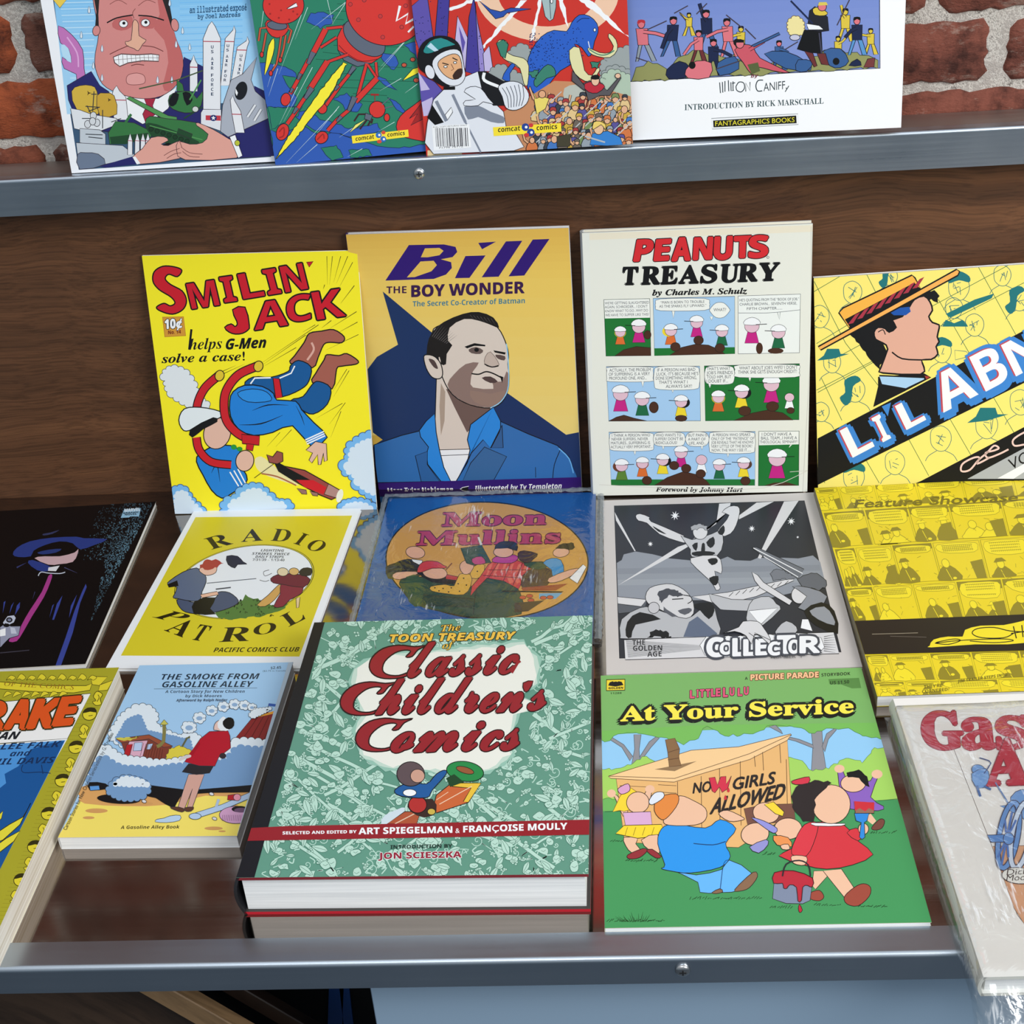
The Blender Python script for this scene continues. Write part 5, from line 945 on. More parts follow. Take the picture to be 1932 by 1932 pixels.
def cover_coll():
    a = art('coll').view(1120, 910, 3.715); D, Lg, Wt = (44, 46, 54), (146, 152, 162), (220, 220, 222); rd = random.Random(9)
    Q = [(145, 155), (1480, 135), (1740, 1185), (182, 1240)]
    a.poly(Q, D); a.poly([(165, 560), (200, 540), (215, 500), (300, 480), (420, 500), (540, 530), (690, 545), (900, 540), (950, 520), (1000, 545), (1110, 550), (1160, 530), (1340, 530), (1440, 535), (1540, 515), (1590, 560), (1630, 720), (1200, 820), (175, 830)], Lg)
    a.grad([(165, 600), (1585, 580), (1610, 700), (172, 720)], (132, 138, 148), (160, 166, 174), 3)
    for P in ([(150, 200), (160, 260), (292, 478), (300, 476)], [(172, 720), (600, 450), (660, 430), (700, 400), (720, 420), (620, 480)], [(700, 400), (870, 290), (890, 150), (970, 146), (960, 200), (780, 360)], [(1020, 240), (1150, 146), (1270, 140), (1030, 260)], [(1160, 530), (1340, 140), (1440, 136), (1180, 536)]): a.poly(P, Wt)
    for x, y, r in ((580, 230, 34), (405, 428, 20), (1118, 326, 24), (1390, 278, 28), (1435, 388, 10)): a.star(x, y, r * .35, r, 8, W, .2)
    fig = dict(ol=K, lw=4)
    # flying figure, plain
    a.poly([(300, 230), (330, 214), (400, 240), (410, 270), (640, 370), (660, 420), (600, 410), (470, 360), (380, 280), (320, 264)], Wt, 2, **fig)
    a.poly([(910, 210), (960, 170), (1020, 170), (1034, 210), (1010, 300), (970, 360), (900, 380), (880, 340), (920, 290), (960, 230)], Wt, 2, **fig)
    a.poly([(620, 370), (700, 400), (840, 360), (900, 340), (920, 420), (870, 520), (700, 520), (690, 470)], (196, 198, 202), 2, **fig)
    for P in ([(700, 440), (740, 420), (730, 480)], [(800, 420), (850, 380), (860, 430), (830, 460)], [(770, 430), (790, 430), (790, 500), (765, 500)], [(700, 490), (780, 480), (860, 490), (840, 510), (720, 515)], [(880, 350), (920, 300), (930, 340), (910, 370)], [(420, 300), (520, 360), (460, 340)]): a.poly(P, K, 2)
    a.poly([(690, 530), (870, 510), (910, 580), (905, 640), (860, 620), (880, 690), (900, 740), (870, 756), (840, 700), (730, 600)], Wt, 2, **fig); a.poly([(810, 540), (870, 530), (880, 560), (840, 580)], K, 2); a.poly([(820, 670), (885, 655), (880, 710), (850, 720)], K, 2)
    a.ell(758, 345, 52, 54, Wt, 0, **fig); rag(a, [(690, 330), (700, 300), (760, 290), (810, 310), (806, 340), (780, 320), (720, 330)], (170, 172, 176), 6, 14, 2, K, 3)
    # aeroplane wing and gun
    a.poly([(172, 900), (170, 800), (380, 830), (360, 900), (180, 920)], (90, 94, 102), 0, **fig); a.poly([(170, 800), (380, 820), (340, 870), (172, 850)], Wt, 0, **fig); a.poly([(700, 800), (950, 770), (1400, 672), (1410, 690), (1150, 800), (900, 860)], Wt, 0, **fig)
    for i in range(9): x = 960 + i * 48; a.line([(x, 800 - i * 10), (x + 30, 770 - i * 10)], K, 4)
    a.poly([(1120, 460), (1150, 455), (1480, 610), (1440, 680), (1200, 520)], (110, 114, 122), 0, **fig); a.line([(1130, 462), (1470, 640)], W, 6); a.line([(1200, 520), (1440, 665)], W, 5)
    a.poly([(820, 780), (980, 820), (1260, 830), (1100, 900), (900, 890)], (190, 192, 196), 2, **fig); a.poly([(880, 890), (1100, 900), (1320, 890), (1440, 960), (1700, 1060), (1500, 1080), (890, 1080)], D)
    # gunner and pilot shapes
    rag(a, [(1250, 640), (1280, 610), (1340, 620), (1420, 670), (1270, 690)], (120, 124, 132), 8, 14, 3, K, 3); rag(a, [(1440, 690), (1500, 640), (1600, 650), (1640, 720), (1580, 760), (1460, 730)], (100, 104, 112), 10, 22, 4, K, 4)
    a.poly([(1120, 630), (1160, 650), (1200, 700), (1400, 830), (1380, 860), (1180, 740), (1140, 690)], Wt, 0, **fig); a.ell(1450, 790, 56, 60, Wt, 0, **fig); a.poly([(1400, 730), (1520, 740), (1640, 800), (1560, 900), (1440, 880), (1500, 800)], (140, 144, 152), 2, **fig); a.poly([(1480, 900), (1600, 840), (1690, 900), (1716, 1060), (1560, 1000)], K, 2); a.poly([(1520, 900), (1620, 870), (1680, 940), (1690, 1000), (1580, 960)], (150, 154, 160), 2)
    a.poly([(1470, 960), (1510, 960), (1540, 1040), (1460, 1020)], W, 0); a.poly([(1300, 1020), (1360, 970), (1430, 1010), (1420, 1060), (1290, 1066)], (190, 192, 196), 2, **fig)
    # large foreground figure, plain
    a.poly([(190, 1080), (200, 960), (330, 880), (420, 880), (560, 930), (700, 940), (830, 840), (880, 960), (890, 1080), (640, 1090), (240, 1100)], (186, 188, 192), 2, **fig); a.poly([(230, 1080), (240, 980), (330, 910), (480, 960), (300, 1000), (270, 1090)], K, 2); rag(a, [(380, 1090), (420, 1040), (500, 1040), (560, 1085)], K, 10, 14, 5); a.poly([(700, 860), (830, 840), (860, 900), (820, 960), (760, 900)], K, 2); a.poly([(680, 980), (740, 940), (880, 1060), (860, 1085), (640, 1085)], (96, 108, 130))
    a.poly([(370, 800), (400, 740), (480, 715), (560, 712), (640, 750), (690, 800), (712, 850), (712, 920), (660, 955), (560, 930), (470, 890), (390, 850)], (214, 214, 216), 2, **fig); rag(a, [(455, 770), (520, 740), (600, 760), (640, 790), (600, 800), (540, 790), (480, 850)], (70, 72, 80), 6, 12, 6); a.poly([(600, 900), (680, 880), (700, 900), (650, 930)], (90, 92, 100), 2); a.poly([(500, 870), (520, 890), (600, 940), (560, 944), (500, 905)], (90, 92, 100)); a.line([(640, 790), (690, 800), (700, 830), (670, 850)], K, 6, 3); a.line([(560, 820), (640, 815)], K, 7); a.ell(430, 880, 40, 40, (200, 200, 204), 20, **fig)
    a.poly([(1090, 900), (1130, 820), (1240, 800), (1290, 850), (1320, 890), (1200, 1000), (1180, 990), (1090, 990)], (196, 198, 202), 2, **fig); a.poly([(1100, 900), (1300, 880), (1180, 1000)], W, 0, **fig)
    # title plate
    a.poly([(218, 1108), (1685, 1048), (1724, 1196), (226, 1250)], Wt, 0, **fig)
    for i in range(16): y0 = 1112 + i * 8; a.line([(230 + i, y0), (760, 1160 + (i - 8) * 2)], (90, 92, 98), 3, taper=True)
    rag(a, [(760, 1150), (800, 1090), (1500, 1060), (1600, 1090), (1620, 1150), (1580, 1200), (900, 1228), (800, 1210)], W, 8, 40, 7, K, 3)
    for i in range(8): a.line([(1620, 1080 + i * 14), (1700, 1064 + i * 18)], (70, 72, 78), 5, taper=True)
    for ch, x0, x1, y, h in (('C', 808, 920, 1225, 130), ('O', 900, 985, 1210, 82), ('L', 990, 1072, 1220, 120), ('L', 1066, 1150, 1218, 110), ('E', 1150, 1226, 1214, 108), ('C', 1236, 1318, 1216, 90), ('T', 1300, 1420, 1204, 122), ('O', 1378, 1452, 1204, 90), ('R', 1456, 1590, 1200, 112)):
        a.text(ch, (x0, y), (x1, y - 4), h, W, 'sb', .03, (70, 74, 84), .10)
    a.poly([(920, 1064), (1030, 1020), (1060, 980), (1160, 980), (1200, 1020), (1250, 1100), (1240, 1136), (1190, 1090), (1140, 1070), (1120, 1140), (1080, 1080), (1000, 1050)], Wt, 2, **fig)
    for p in ([(1140, 1060), (1250, 1110)], [(1100, 1060), (1170, 1110)]): a.line(p, K, 4)
    for t, x0, x1, y in (('THE', 276, 368, 1146), ('GOLDEN', 282, 490, 1186), ('AGE', 384, 486, 1228)): a.text(t, (x0, y), (x1, y - 4), 36, (40, 40, 44), 'sb', .01)
    a.text('NUMBER  1', (1254, 1242), (1466, 1234), 20, (90, 90, 92), '', 0)
    return a
COVERS['coll'] = cover_coll
def cover_feature():
    a = art('feature').view(1520, 900, 4.39); O, Y, Y2 = (150, 136, 40), (246, 226, 50), (238, 214, 44); rd = random.Random(21)
    u = np.array([1, -.075]); 
    def pt(x, y): return (x + (y - 80) * .31 * (1 - x / 9000), y - (x - 80) * (.075 - y * .00002) * (1 if y < 1000 else .6))
    def strip(y0, y1, xs, seed):
        for i in range(len(xs) - 1):
            x0, x1 = xs[i] + 8, xs[i + 1] - 8; P = [pt(x0, y0), pt(x1, y0), pt(x1, y1), pt(x0, y1)]
            a.poly(P, Y2, 0, O, 4)
            def in_(fx, fy): return pt(x0 + (x1 - x0) * fx, y0 + (y1 - y0) * fy)
            hb = rd.uniform(.2, .45); kind = rd.random()
            if kind < .5: a.poly([in_(.0, .0), in_(1, .0), in_(1, hb * .6), in_(0, hb * .6)], O)
            # lettering balloon
            a.poly([in_(.08, .06), in_(.5, .03), in_(.92, .06), in_(.95, hb * .6), in_(.85, hb), in_(.3, hb), in_(.06, hb * .7)], Y, 2, O, 3)
            for k in range(4):
                yy = .09 + (hb - .12) * k / 4
                a.line([in_(.16 + .03 * (k % 2), yy), in_(.84 - .04 * (k % 3), yy)], O, 3)
                for q in range(16): fx = .18 + q * .042; a.line([in_(fx, yy - .012), in_(fx + .012, yy + .03)], O, 3)
            # plain figures
            for k in range(rd.choice((1, 2, 2))):
                cx = .25 + .45 * k + rd.uniform(-.12, .12); top = hb + .08 + rd.uniform(0, .22); dark = rd.random() < .65; c = O if dark else Y
                a.poly([in_(cx - .08, top + .13), in_(cx + .09, top + .12), in_(cx + .24, top + .3), in_(cx + .27, 1), in_(cx - .24, 1), in_(cx - .2, top + .3)], c, 2, O, 4)
                a.poly([in_(cx + .08 * cos(t) * 1.05, top + .05 + .12 * sin(t)) for t in np.linspace(0, 6.28, 12)[:-1]], Y, 0, O, 4)
                if rd.random() < .6: a.poly([in_(cx - .14, top), in_(cx - .07, top - .1), in_(cx + .06, top - .11), in_(cx + .14, top - .02)], O if rd.random() < .6 else Y, 0, O, 3)
                if dark: a.line([in_(cx - .02, top + .2), in_(cx + .05, top + .5)], Y, 5); a.ell(*in_(cx + .12, top + .45), 18, 12, Y, 0, O, 3, 10)
            if rd.random() < .5: a.poly([in_(.7, .55), in_(.98, .5), in_(.98, 1), in_(.76, 1)], O)
            for k in range(7): fx = rd.uniform(.05, .9); fy = rd.uniform(hb, .95); a.line([in_(fx, fy), in_(fx + rd.uniform(-.08, .12), fy + rd.uniform(-.05, .12))], O, 3)
    strip(95, 275, [60, 260, 560, 900, 1280, 1700, 2200], 1)
    strip(300, 580, [75, 420, 780, 1120, 1560, 2100], 2); strip(600, 905, [75, 250, 560, 900, 1300, 1700, 2200], 3); strip(925, 1205, [60, 300, 640, 1010, 1400, 1900, 2300], 4)
    strip(1480, 1690, [60, 260, 620, 980, 1400, 1900, 2300], 5); strip(1705, 1860, [60, 330, 640, 1150, 1700, 2300], 6)
    a.poly([(404, 1195), (1830, 1140), (2600, 1100), (2800, 1400), (1830, 1440), (486, 1472)], (40, 33, 28))
    a.line([(550, 1305), (740, 1300), (930, 1294)], (150, 140, 120), 5); a.line([(1000, 1330), (700, 1322)], (120, 110, 100), 3)
    a.poly([(1028, 1400), (1060, 1350), (1180, 1325), (1300, 1325), (1320, 1270), (1450, 1235), (1640, 1230), (1780, 1200), (1900, 1190), (1900, 1370), (1400, 1390), (1040, 1415)], Y, 2)
    S = dict(lw=8); 
    a.line([(1900, 1290), (1700, 1280), (1560, 1250), (1420, 1260), (1380, 1300), (1460, 1335), (1640, 1335), (1720, 1300)], K, 8, 4); a.line([(1070, 1380), (1180, 1390), (1280, 1360), (1240, 1345), (1140, 1360), (1080, 1378), (1250, 1360), (1420, 1350), (1640, 1345), (1720, 1360), (1560, 1376), (1360, 1362)], K, 7, 4)
    a.line([(1720, 1240), (1745, 1340)], K, 9); a.line([(1790, 1230), (1800, 1330)], K, 9); a.line([(1700, 1300), (1830, 1280)], K, 8)
    a.text('Feature Showcase', (404, 258), (1752, 200), (14, -66), (120, 108, 34), '', .022)
    a.line([(800, 262), (1400, 240)], O, 7)
    a.text("THEY'RE", (980, 1752), (1130, 1738), 26, (110, 100, 36), 'sb'); a.text('CORNERED?', (965, 1790), (1190, 1770), 26, (110, 100, 36), 'sb'); a.text('JIM TRAILER STEPS INTO', (1260, 1705), (1670, 1650), 24, (110, 100, 36), 'sb')
    return a
COVERS['feature'] = cover_feature
def cover_gasr():
    a = art('gasr').view(1640, 1290, 3.01); R, D = (190, 38, 66), (140, 20, 50); B = (112, 164, 220)
    a.line([(480, 380), (700, 940), (840, 1320), (880, 1370)], (90, 80, 80), 3); a.poly([(700, 930), (2000, 900), (2200, 1360), (880, 1372), (820, 1280)], (222, 168, 130), 0, (90, 80, 80), 3)
    for ch, p0, p1, up, cp in (('G', (316, 378), (538, 374), (-26, -208), 'G'), ('a', (534, 376), (722, 370), (-16, -166), 'x'), ('s', (730, 372), (900, 366), (-14, -170), 'x'), ('o', (916, 368), (1110, 362), (-14, -166), 'x'), ('l', (1120, 362), (1210, 360), (-24, -206), 'l'), ('i', (1220, 360), (1310, 356), (-14, -166), 'x'), ('n', (1320, 356), (1520, 350), (-14, -166), 'x'), ('e', (1530, 352), (1700, 346), (-14, -166), 'x'),
                           ('A', (664, 580), (900, 572), (0, -250), 'A'), ('l', (960, 566), (1050, 562), (-24, -230), 'l'), ('l', (1060, 562), (1150, 558), (-24, -230), 'l'), ('e', (1160, 560), (1340, 556), (-14, -176), 'x'), ('y', (1350, 560), (1540, 554), (-14, -176), 'x')):
        a.text(ch, p0, p1, up, R, 'b', .03, D, .014, cap=cp)
    # blue figure and old car, plain
    a.ell(620, 500, 40, 30, B, 20, (40, 60, 90), 3); a.poly([(580, 520), (660, 490), (680, 540), (650, 600), (600, 590)], B, 2, (40, 60, 90), 3); a.line([(650, 520), (690, 460), (660, 440), (625, 430)], (60, 90, 140), 6, 2); a.line([(610, 590), (630, 650)], (60, 110, 170), 14); a.line([(650, 590), (690, 610)], (60, 110, 170), 12)
    a.poly([(740, 700), (880, 690), (1100, 660), (1200, 780), (1000, 900), (860, 760)], B, 0, (40, 60, 90), 4); a.poly([(800, 680), (830, 620), (900, 610), (940, 680)], B, 2, (40, 60, 90), 4)
    a.line([(715, 570), (790, 690)], (100, 140, 190), 8)
    for dx in (0, 60):
        P = [(790 + dx + 92 * cos(t) * .55 - 100 * sin(t) * .35 + dx * .2, 870 + 185 * sin(t) + 40 * cos(t) * .4) for t in np.linspace(0, 2 * pi, 40, endpoint=False)]
        if dx == 60: a.line(P, (40, 60, 90), 34, 0, True); a.line(P, (206, 222, 240), 24, 0, True)
        else: a.line(P, (30, 50, 80), 34, 0, True); a.line(P, (96, 150, 210), 24, 0, True)
    for t in np.linspace(0, 2 * pi, 8, endpoint=False): a.line([(780, 890), (780 + 44 * cos(t) - 30 * sin(t), 890 + 150 * sin(t))], (70, 120, 190), 12)
    a.poly([(670, 870), (780, 866), (784, 910), (690, 910)], (80, 140, 205), 0, (30, 50, 80), 4); a.ell(790, 890, 30, 34, (96, 150, 210), 0, (30, 50, 80), 4)
    a.ell(850, 1100, 98, 46, (236, 236, 228), 4, (60, 60, 66), 4); a.text('Dick', (778, 1098), (900, 1090), (6, -34), (60, 60, 60), '', .01); a.text('Moor', (776, 1130), (910, 1124), (6, -34), (60, 60, 60), '', .01)
    return a
COVERS['gasr'] = cover_gasr
def cover_mandrake():
    a = art('mandrake').view(0, 1240, 3.45); O, Y = (168, 162, 42), (222, 206, 52); dk = (50, 46, 12)
    a.poly([(-1500, 60), (780, 60), (60, 2000), (-1500, 2000)], O)
    for i in range(60):
        y = 250 + i * 26; x = 640 - (y - 150) * .395; a.line([(x - 50, y), (x + 70, y)], (150, 144, 36), 3)
    a.poly([(-900, 140), (0, 160), (300, 185), (560, 185), (600, 170), (585, 215), (480, 232), (240, 226), (0, 206), (-900, 200)], Y, 0, dk, 4); a.poly([(590, 125), (700, 128), (650, 185), (600, 178)], Y, 0, dk, 4); a.poly([(650, 180), (735, 150), (700, 215), (640, 220)], Y, 0, dk, 4)
    for k in range(9): x = 40 + k * 66; a.poly([(x, 150), (x + 30, 118 - k % 2 * 10), (x + 62, 132), (x + 40, 150), (x + 20, 140)], Y, 3, dk, 3)
    for k in range(7): x = 20 + k * 60; a.poly([(x, 262), (x + 24, 222), (x + 60, 238), (x + 34, 246)], Y, 3, dk, 3)
    a.text('OF THE COMICS', (28, 186), (484, 212), 30, (150, 110, 30), 'i', 0);
    rd = random.Random(2)
    for k in range(13):
        y = 262 + k * 108; x = 632 - (y - 262) * .415
        if k % 2: a.ell(x - 4, y, 46, 40, Y, -20, dk, 5); a.poly([(x - 46, y - 6), (x - 20, y - 40), (x + 30, y - 40), (x + 42, y - 10), (x, y - 16)], dk, 2); a.line([(x - 10, y + 12), (x + 16, y + 8)], dk, 4)
        else:
            a.poly([(x, y - 40), (x + 36, y - 20), (x + 20, y + 10), (x + 28, y + 44), (x - 8, y + 52), (x - 30, y + 28), (x - 6, y + 20), (x - 24, y - 6)], Y, 3, dk, 4); a.line([(x + 6, y - 18), (x + 14, y), (x, y + 28)], dk, 4, 3)
    a.poly([(-900, 290), (0, 292), (590, 236), (440, 530), (0, 562), (-900, 600)], (238, 238, 236), 0, dk, 4)
    a.poly([(-900, 600), (0, 566), (440, 530), (-400, 2000), (-1000, 2000)], (232, 236, 236)); a.poly([(-900, 604), (0, 572), (426, 540), (-20, 1420), (-600, 1420)], (76, 146, 212)); a.poly([(420, 545), (-20, 1420), (-100, 1400), (-60, 900), (40, 820), (30, 760), (120, 710), (200, 600), (330, 560)], (22, 84, 148))
    R = (218, 84, 30)
    for ch, p0, p1, up in (('R', (-150, 468), (30, 468), (40, -180)), ('A', (30, 464), (170, 464), (60, -180)), ('K', (176, 462), (340, 454), (70, -180)), ('E', (344, 446), (462, 436), (66, -176))): a.text(ch, p0, p1, up, R, 'sb', .04, dk, .03)
    for ch, p0 in (('D', (-860, 470)), ('N', (-400, 470))): pass
    a.text('MAN', (-90, 540), (118, 532), (20, -48), (30, 34, 40), 'sbi', .02); a.text('LEE FALK', (0, 602), (392, 584), (14, -40), (16, 44, 84), 'sbi', .01); a.text('and', (62, 646), (196, 640), (10, -28), (16, 44, 84), 'sbi', .01, cap='x'); a.text('PHIL DAVIS', (-110, 704), (350, 688), (14, -40), (16, 44, 84), 'sbi', .01)
    a.line([(150, 700), (140, 730), (160, 752), (260, 748), (330, 756)], (16, 44, 84), 5, 3); a.line([(270, 700), (280, 760)], (16, 44, 84), 5)
    a.poly([(200, 950), (130, 1090), (20, 1190), (-60, 1220), (-60, 1170), (60, 1090), (150, 1040)], (226, 214, 60), 0, dk, 5); a.poly([(132, 1130), (90, 1200), (-40, 1300), (-70, 1260), (40, 1180)], (226, 214, 60), 0, dk, 5); a.poly([(-30, 1050), (20, 1000), (10, 1050), (-30, 1090)], (226, 214, 60), 0, dk, 4)
    return a
COVERS['mandrake'] = cover_mandrake
def cover_shadow():
    a = art('shadow').view(0, 930, 5.684); rd = random.Random(7); N = (42, 60, 132)
    for k in range(2600):
        y = rd.uniform(110, 1500); xr = 1640 - (y - 100) * .52; x = xr - abs(rd.gauss(0, 1)) * (240 + 60 * sin(y / 130)) 
        if x < 850 + max(0, 700 - y) * .5 - 40 and y < 720: continue
        if x < 1080 - max(0, y - 950) * .25 + (40 if y < 900 else 0) and y > 720: continue
        d = (xr - x) / 500; s_ = rd.uniform(3, 7.5); b_ = rd.choice((.25, .45, .7)) * (1 - .5 * min(1, d)) * (1 if 300 < y < 1000 else .6)
        c = (int(30 + 110 * b_), int(44 + 150 * b_), int(52 + 170 * b_)); an = rd.uniform(0, 3.1); a.line([(x - s_ * 1.4 * cos(an), y - s_ * 1.4 * sin(an)), (x + s_ * 1.4 * cos(an), y + s_ * 1.4 * sin(an))], c, s_ * .9)
    a.poly([(1295, 268), (1332, 178), (1510, 166), (1490, 254), (1400, 252), (1385, 264)], (150, 196, 224)); a.text('MARVEL', (1336, 204), (1504, 192), 32, (226, 240, 248), 'sb', .02); a.text('GRAPHIC', (1322, 226), (1490, 214), 15, K, 'sb', .03); a.text('NOVEL', (1340, 242), (1468, 234), 15, K, 'sb', .03)
    # cloaked shape: brim, collar, scarf; no face
    a.poly([(138, 660), (180, 590), (320, 520), (560, 480), (820, 470), (900, 486), (1152, 496), (1010, 560), (860, 606), (780, 540), (640, 520), (480, 560), (360, 620), (330, 680), (200, 688)], N, 2); a.poly([(460, 440), (540, 425), (640, 396), (560, 440), (470, 456)], (52, 58, 96), 2)
    a.poly([(370, 700), (480, 680), (640, 680), (800, 640), (840, 600), (830, 660), (780, 740), (640, 764), (520, 770)], (206, 172, 178), 2); a.poly([(400, 640), (520, 610), (660, 600), (600, 640), (460, 660)], (40, 58, 120), 2)
    a.poly([(300, 750), (350, 720), (540, 790), (510, 840), (400, 830)], N, 2); a.poly([(520, 800), (640, 780), (600, 840), (515, 836)], (226, 226, 230)); a.line([(180, 800), (280, 750)], (52, 60, 110), 16, taper=True); a.line([(410, 890), (440, 850), (520, 860), (640, 865), (700, 850)], (200, 206, 220), 10, 4)
    a.poly([(560, 880), (540, 960), (470, 1120), (340, 1330), (250, 1490), (180, 1590), (100, 1596), (110, 1560), (190, 1530), (230, 1420), (320, 1260), (450, 1060), (520, 890)], (168, 60, 138), 2)
    for P in ([(920, 975), (930, 1010), (860, 1180), (780, 1500), (640, 1890), (580, 1895), (700, 1560), (800, 1260), (880, 1060)], [(670, 1100), (640, 1200), (580, 1360), (560, 1360), (610, 1190)], [(825, 1090), (790, 1200), (740, 1340), (760, 1210)], [(215, 1170), (210, 1230), (160, 1310), (180, 1210)], [(150, 1170), (100, 1300), (120, 1210)], [(60, 1160), (30, 1290), (40, 1170)], [(580, 1190), (530, 1340), (560, 1210)]): a.poly(P, (56, 70, 150))
    a.line([(690, 800), (830, 860)], (70, 70, 110), 10, taper=True); a.line([(375, 1060), (350, 1140)], (60, 60, 100), 8, taper=True)
    # revolver
    a.poly([(30, 1390), (80, 1320), (150, 1310), (172, 1340), (150, 1390), (90, 1420), (60, 1450)], (190, 196, 214), 0, K, 5); a.ell(100, 1362, 34, 28, K); a.ell(100, 1362, 20, 15, (120, 126, 150)); a.poly([(0, 1440), (60, 1400), (120, 1430), (220, 1430), (200, 1530), (100, 1560), (40, 1620), (0, 1660)], (150, 154, 176), 0, K, 6); a.poly([(0, 1470), (60, 1450), (60, 1530), (0, 1540)], W); a.ell(70, 1420, 34, 20, K); a.poly([(110, 1440), (160, 1450), (180, 1510), (120, 1510)], (196, 200, 216))
    for i in range(26): a.line([(-20 + i * 13, 1722 - i * 1.2), (-14 + i * 13, 1712 - i * 1.2)], (96, 92, 110), 4)
    return a
COVERS['shadow'] = cover_shadow
def cover_smoke():
    a = art('smoke').view(90, 1230, 4.025); ol = dict(ol=(40, 50, 60), lw=4); rd = random.Random(3)
    sky, cl, cw = (160, 200, 234), (116, 154, 196), (218, 230, 238)
    a.poly([(680, 90), (1900, 60), (1700, 700), (380, 760)], sky)
    a.poly([(330, 980), (1600, 980), (1480, 1420), (60, 1430)], (240, 220, 104))
    a.poly([(240, 1090), (330, 1000), (1580, 1010), (1540, 1100), (1200, 1090), (900, 1160), (600, 1170), (280, 1150)], (214, 160, 96), 2)
    for x, y, rx, ry in ((370, 1205, 85, 18), (310, 1258, 45, 11), (1260, 1340, 70, 14), (1390, 1170, 60, 16), (700, 1150, 100, 16), (1325, 1362, 28, 7)): a.ell(x, y, rx, ry, (206, 154, 92))
    C = [(640, 440), (700, 410), (790, 430), (830, 490), (800, 560), (900, 600), (980, 650), (1100, 620), (1160, 660), (1180, 760), (700, 800), (470, 640), (520, 560), (560, 490)]
    a.cloud(C, 28, cw, (50, 60, 70), 4); a.cloud([(600, 520), (700, 480), (750, 600), (1080, 670), (1100, 760), (640, 780), (520, 660)], 15, cl)
    # shed
    a.poly([(560, 690), (770, 630), (945, 715), (880, 830), (720, 810), (600, 800)], (124, 60, 46), 0, **ol); a.poly([(520, 660), (770, 628), (950, 715), (880, 724), (770, 660), (560, 690)], (150, 78, 52), 0, **ol); a.poly([(620, 680), (760, 672), (720, 800), (580, 796)], (216, 170, 190), 0, **ol); a.poly([(600, 705), (645, 700), (620, 800), (575, 800)], (176, 34, 40), 0, **ol); a.poly([(660, 690), (720, 686), (710, 750), (650, 752)], (180, 200, 230), 0, **ol); a.poly([(760, 700), (800, 696), (780, 740), (750, 740)], (180, 200, 230), 0, **ol)
    for i in range(9): a.line([(730 + i * 18, 690 + i * 6), (700 + i * 20, 800 + i * 2)], (80, 34, 26), 2.5)
    a.line([(830, 720), (880, 680), (885, 550)], (130, 124, 70), 26, 2); a.poly([(855, 552), (885, 515), (915, 548), (890, 556)], (196, 190, 90), 0, **ol); rag(a, [(520, 660), (560, 650), (640, 650), (700, 640), (640, 670), (560, 672)], (206, 196, 80), 6, 14, 4)
    rag(a, [(890, 820), (920, 740), (1000, 710), (1090, 740), (1110, 800), (1000, 830)], (216, 200, 70), 6, 14, 5, (90, 80, 30), 3); a.line([(1020, 720), (1060, 650)], (96, 96, 60), 14); a.poly([(1040, 660), (1080, 635), (1082, 655)], (100, 100, 60))
    # big top
    a.poly([(1410, 670), (1560, 490), (1740, 455), (1670, 690)], (132, 38, 40), 0, **ol); a.poly([(1555, 490), (1740, 440), (1742, 460), (1560, 502)], (226, 160, 60))
    for x0, x1 in ((1600, 1470), (1640, 1530), (1680, 1590), (1720, 1640)): a.line([(x0, 485), (x1, 675)], (70, 16, 20), 4)
    a.line([(1666, 445), (1680, 390)], (60, 70, 90), 5); a.poly([(1680, 388), (1755, 396), (1750, 416), (1676, 408)], (50, 90, 170)); a.poly([(1590, 470), (1650, 450), (1680, 460), (1590, 485)], (150, 40, 40))
    for i, (x, y, r) in enumerate(((1074, 572, 48), (1152, 500, 40), (1245, 445, 36), (1335, 415, 36), (1420, 398, 36), (1495, 405, 34), (1552, 420, 26))): a.cloud([(x + r * cos(t), y + r * .72 * sin(t)) for t in np.linspace(0, 2 * pi, 7, endpoint=False)], 16, cw, (50, 60, 70), 3.5); a.ell(x, y + 4, r * .6, r * .4, (140, 172, 206))
    a.cloud([(1530, 480), (1580, 440), (1700, 430), (1640, 460), (1560, 500)], 14, cw, (50, 60, 70), 3)
    a.cloud([(380, 760), (440, 720), (560, 800), (700, 820), (900, 840), (1080, 800), (1300, 800), (1400, 690), (1520, 670), (1680, 690), (1640, 800), (1600, 920), (320, 960)], 32, cw, (50, 60, 70), 4); a.cloud([(340, 880), (420, 800), (560, 880), (820, 890), (1080, 850), (1320, 850), (1440, 730), (1660, 740), (1600, 960), (1560, 1020), (1300, 1030), (1080, 1050), (820, 1010), (600, 1000), (310, 990)], 34, cl)
    a.poly([(320, 990), (440, 1000), (460, 1040), (320, 1050)], K, 2); a.poly([(760, 1010), (1080, 1050), (1560, 1010), (1550, 1065), (1250, 1070), (1010, 1100), (960, 1190), (820, 1110), (740, 1090)], K, 2); a.ell(540, 1118, 165, 36, K, 3)
    a.cloud([(450, 1060), (500, 990), (600, 950), (720, 980), (780, 1040), (700, 1110), (560, 1120)], 30, cl, (50, 60, 70), 4); a.cloud([(500, 1010), (580, 955), (700, 975), (770, 1020), (680, 1010), (560, 1010)], 22, cw)
    a.poly([(320, 1020), (390, 1016), (396, 1048), (325, 1054)], (90, 150, 214), 0, **ol)
    # woman in red jacket seen from behind
    a.poly([(1070, 930), (1190, 930), (1150, 1040), (1100, 1180), (1060, 1180), (1100, 1040), (1040, 1190), (990, 1180), (1040, 1020)], (206, 160, 146), 0, **ol); a.poly([(930, 1180), (1000, 1180), (1040, 1200), (1020, 1218), (960, 1200)], (90, 56, 44), 2, **ol); a.poly([(1040, 1185), (1110, 1180), (1090, 1210), (1050, 1212)], (90, 56, 44), 2, **ol)
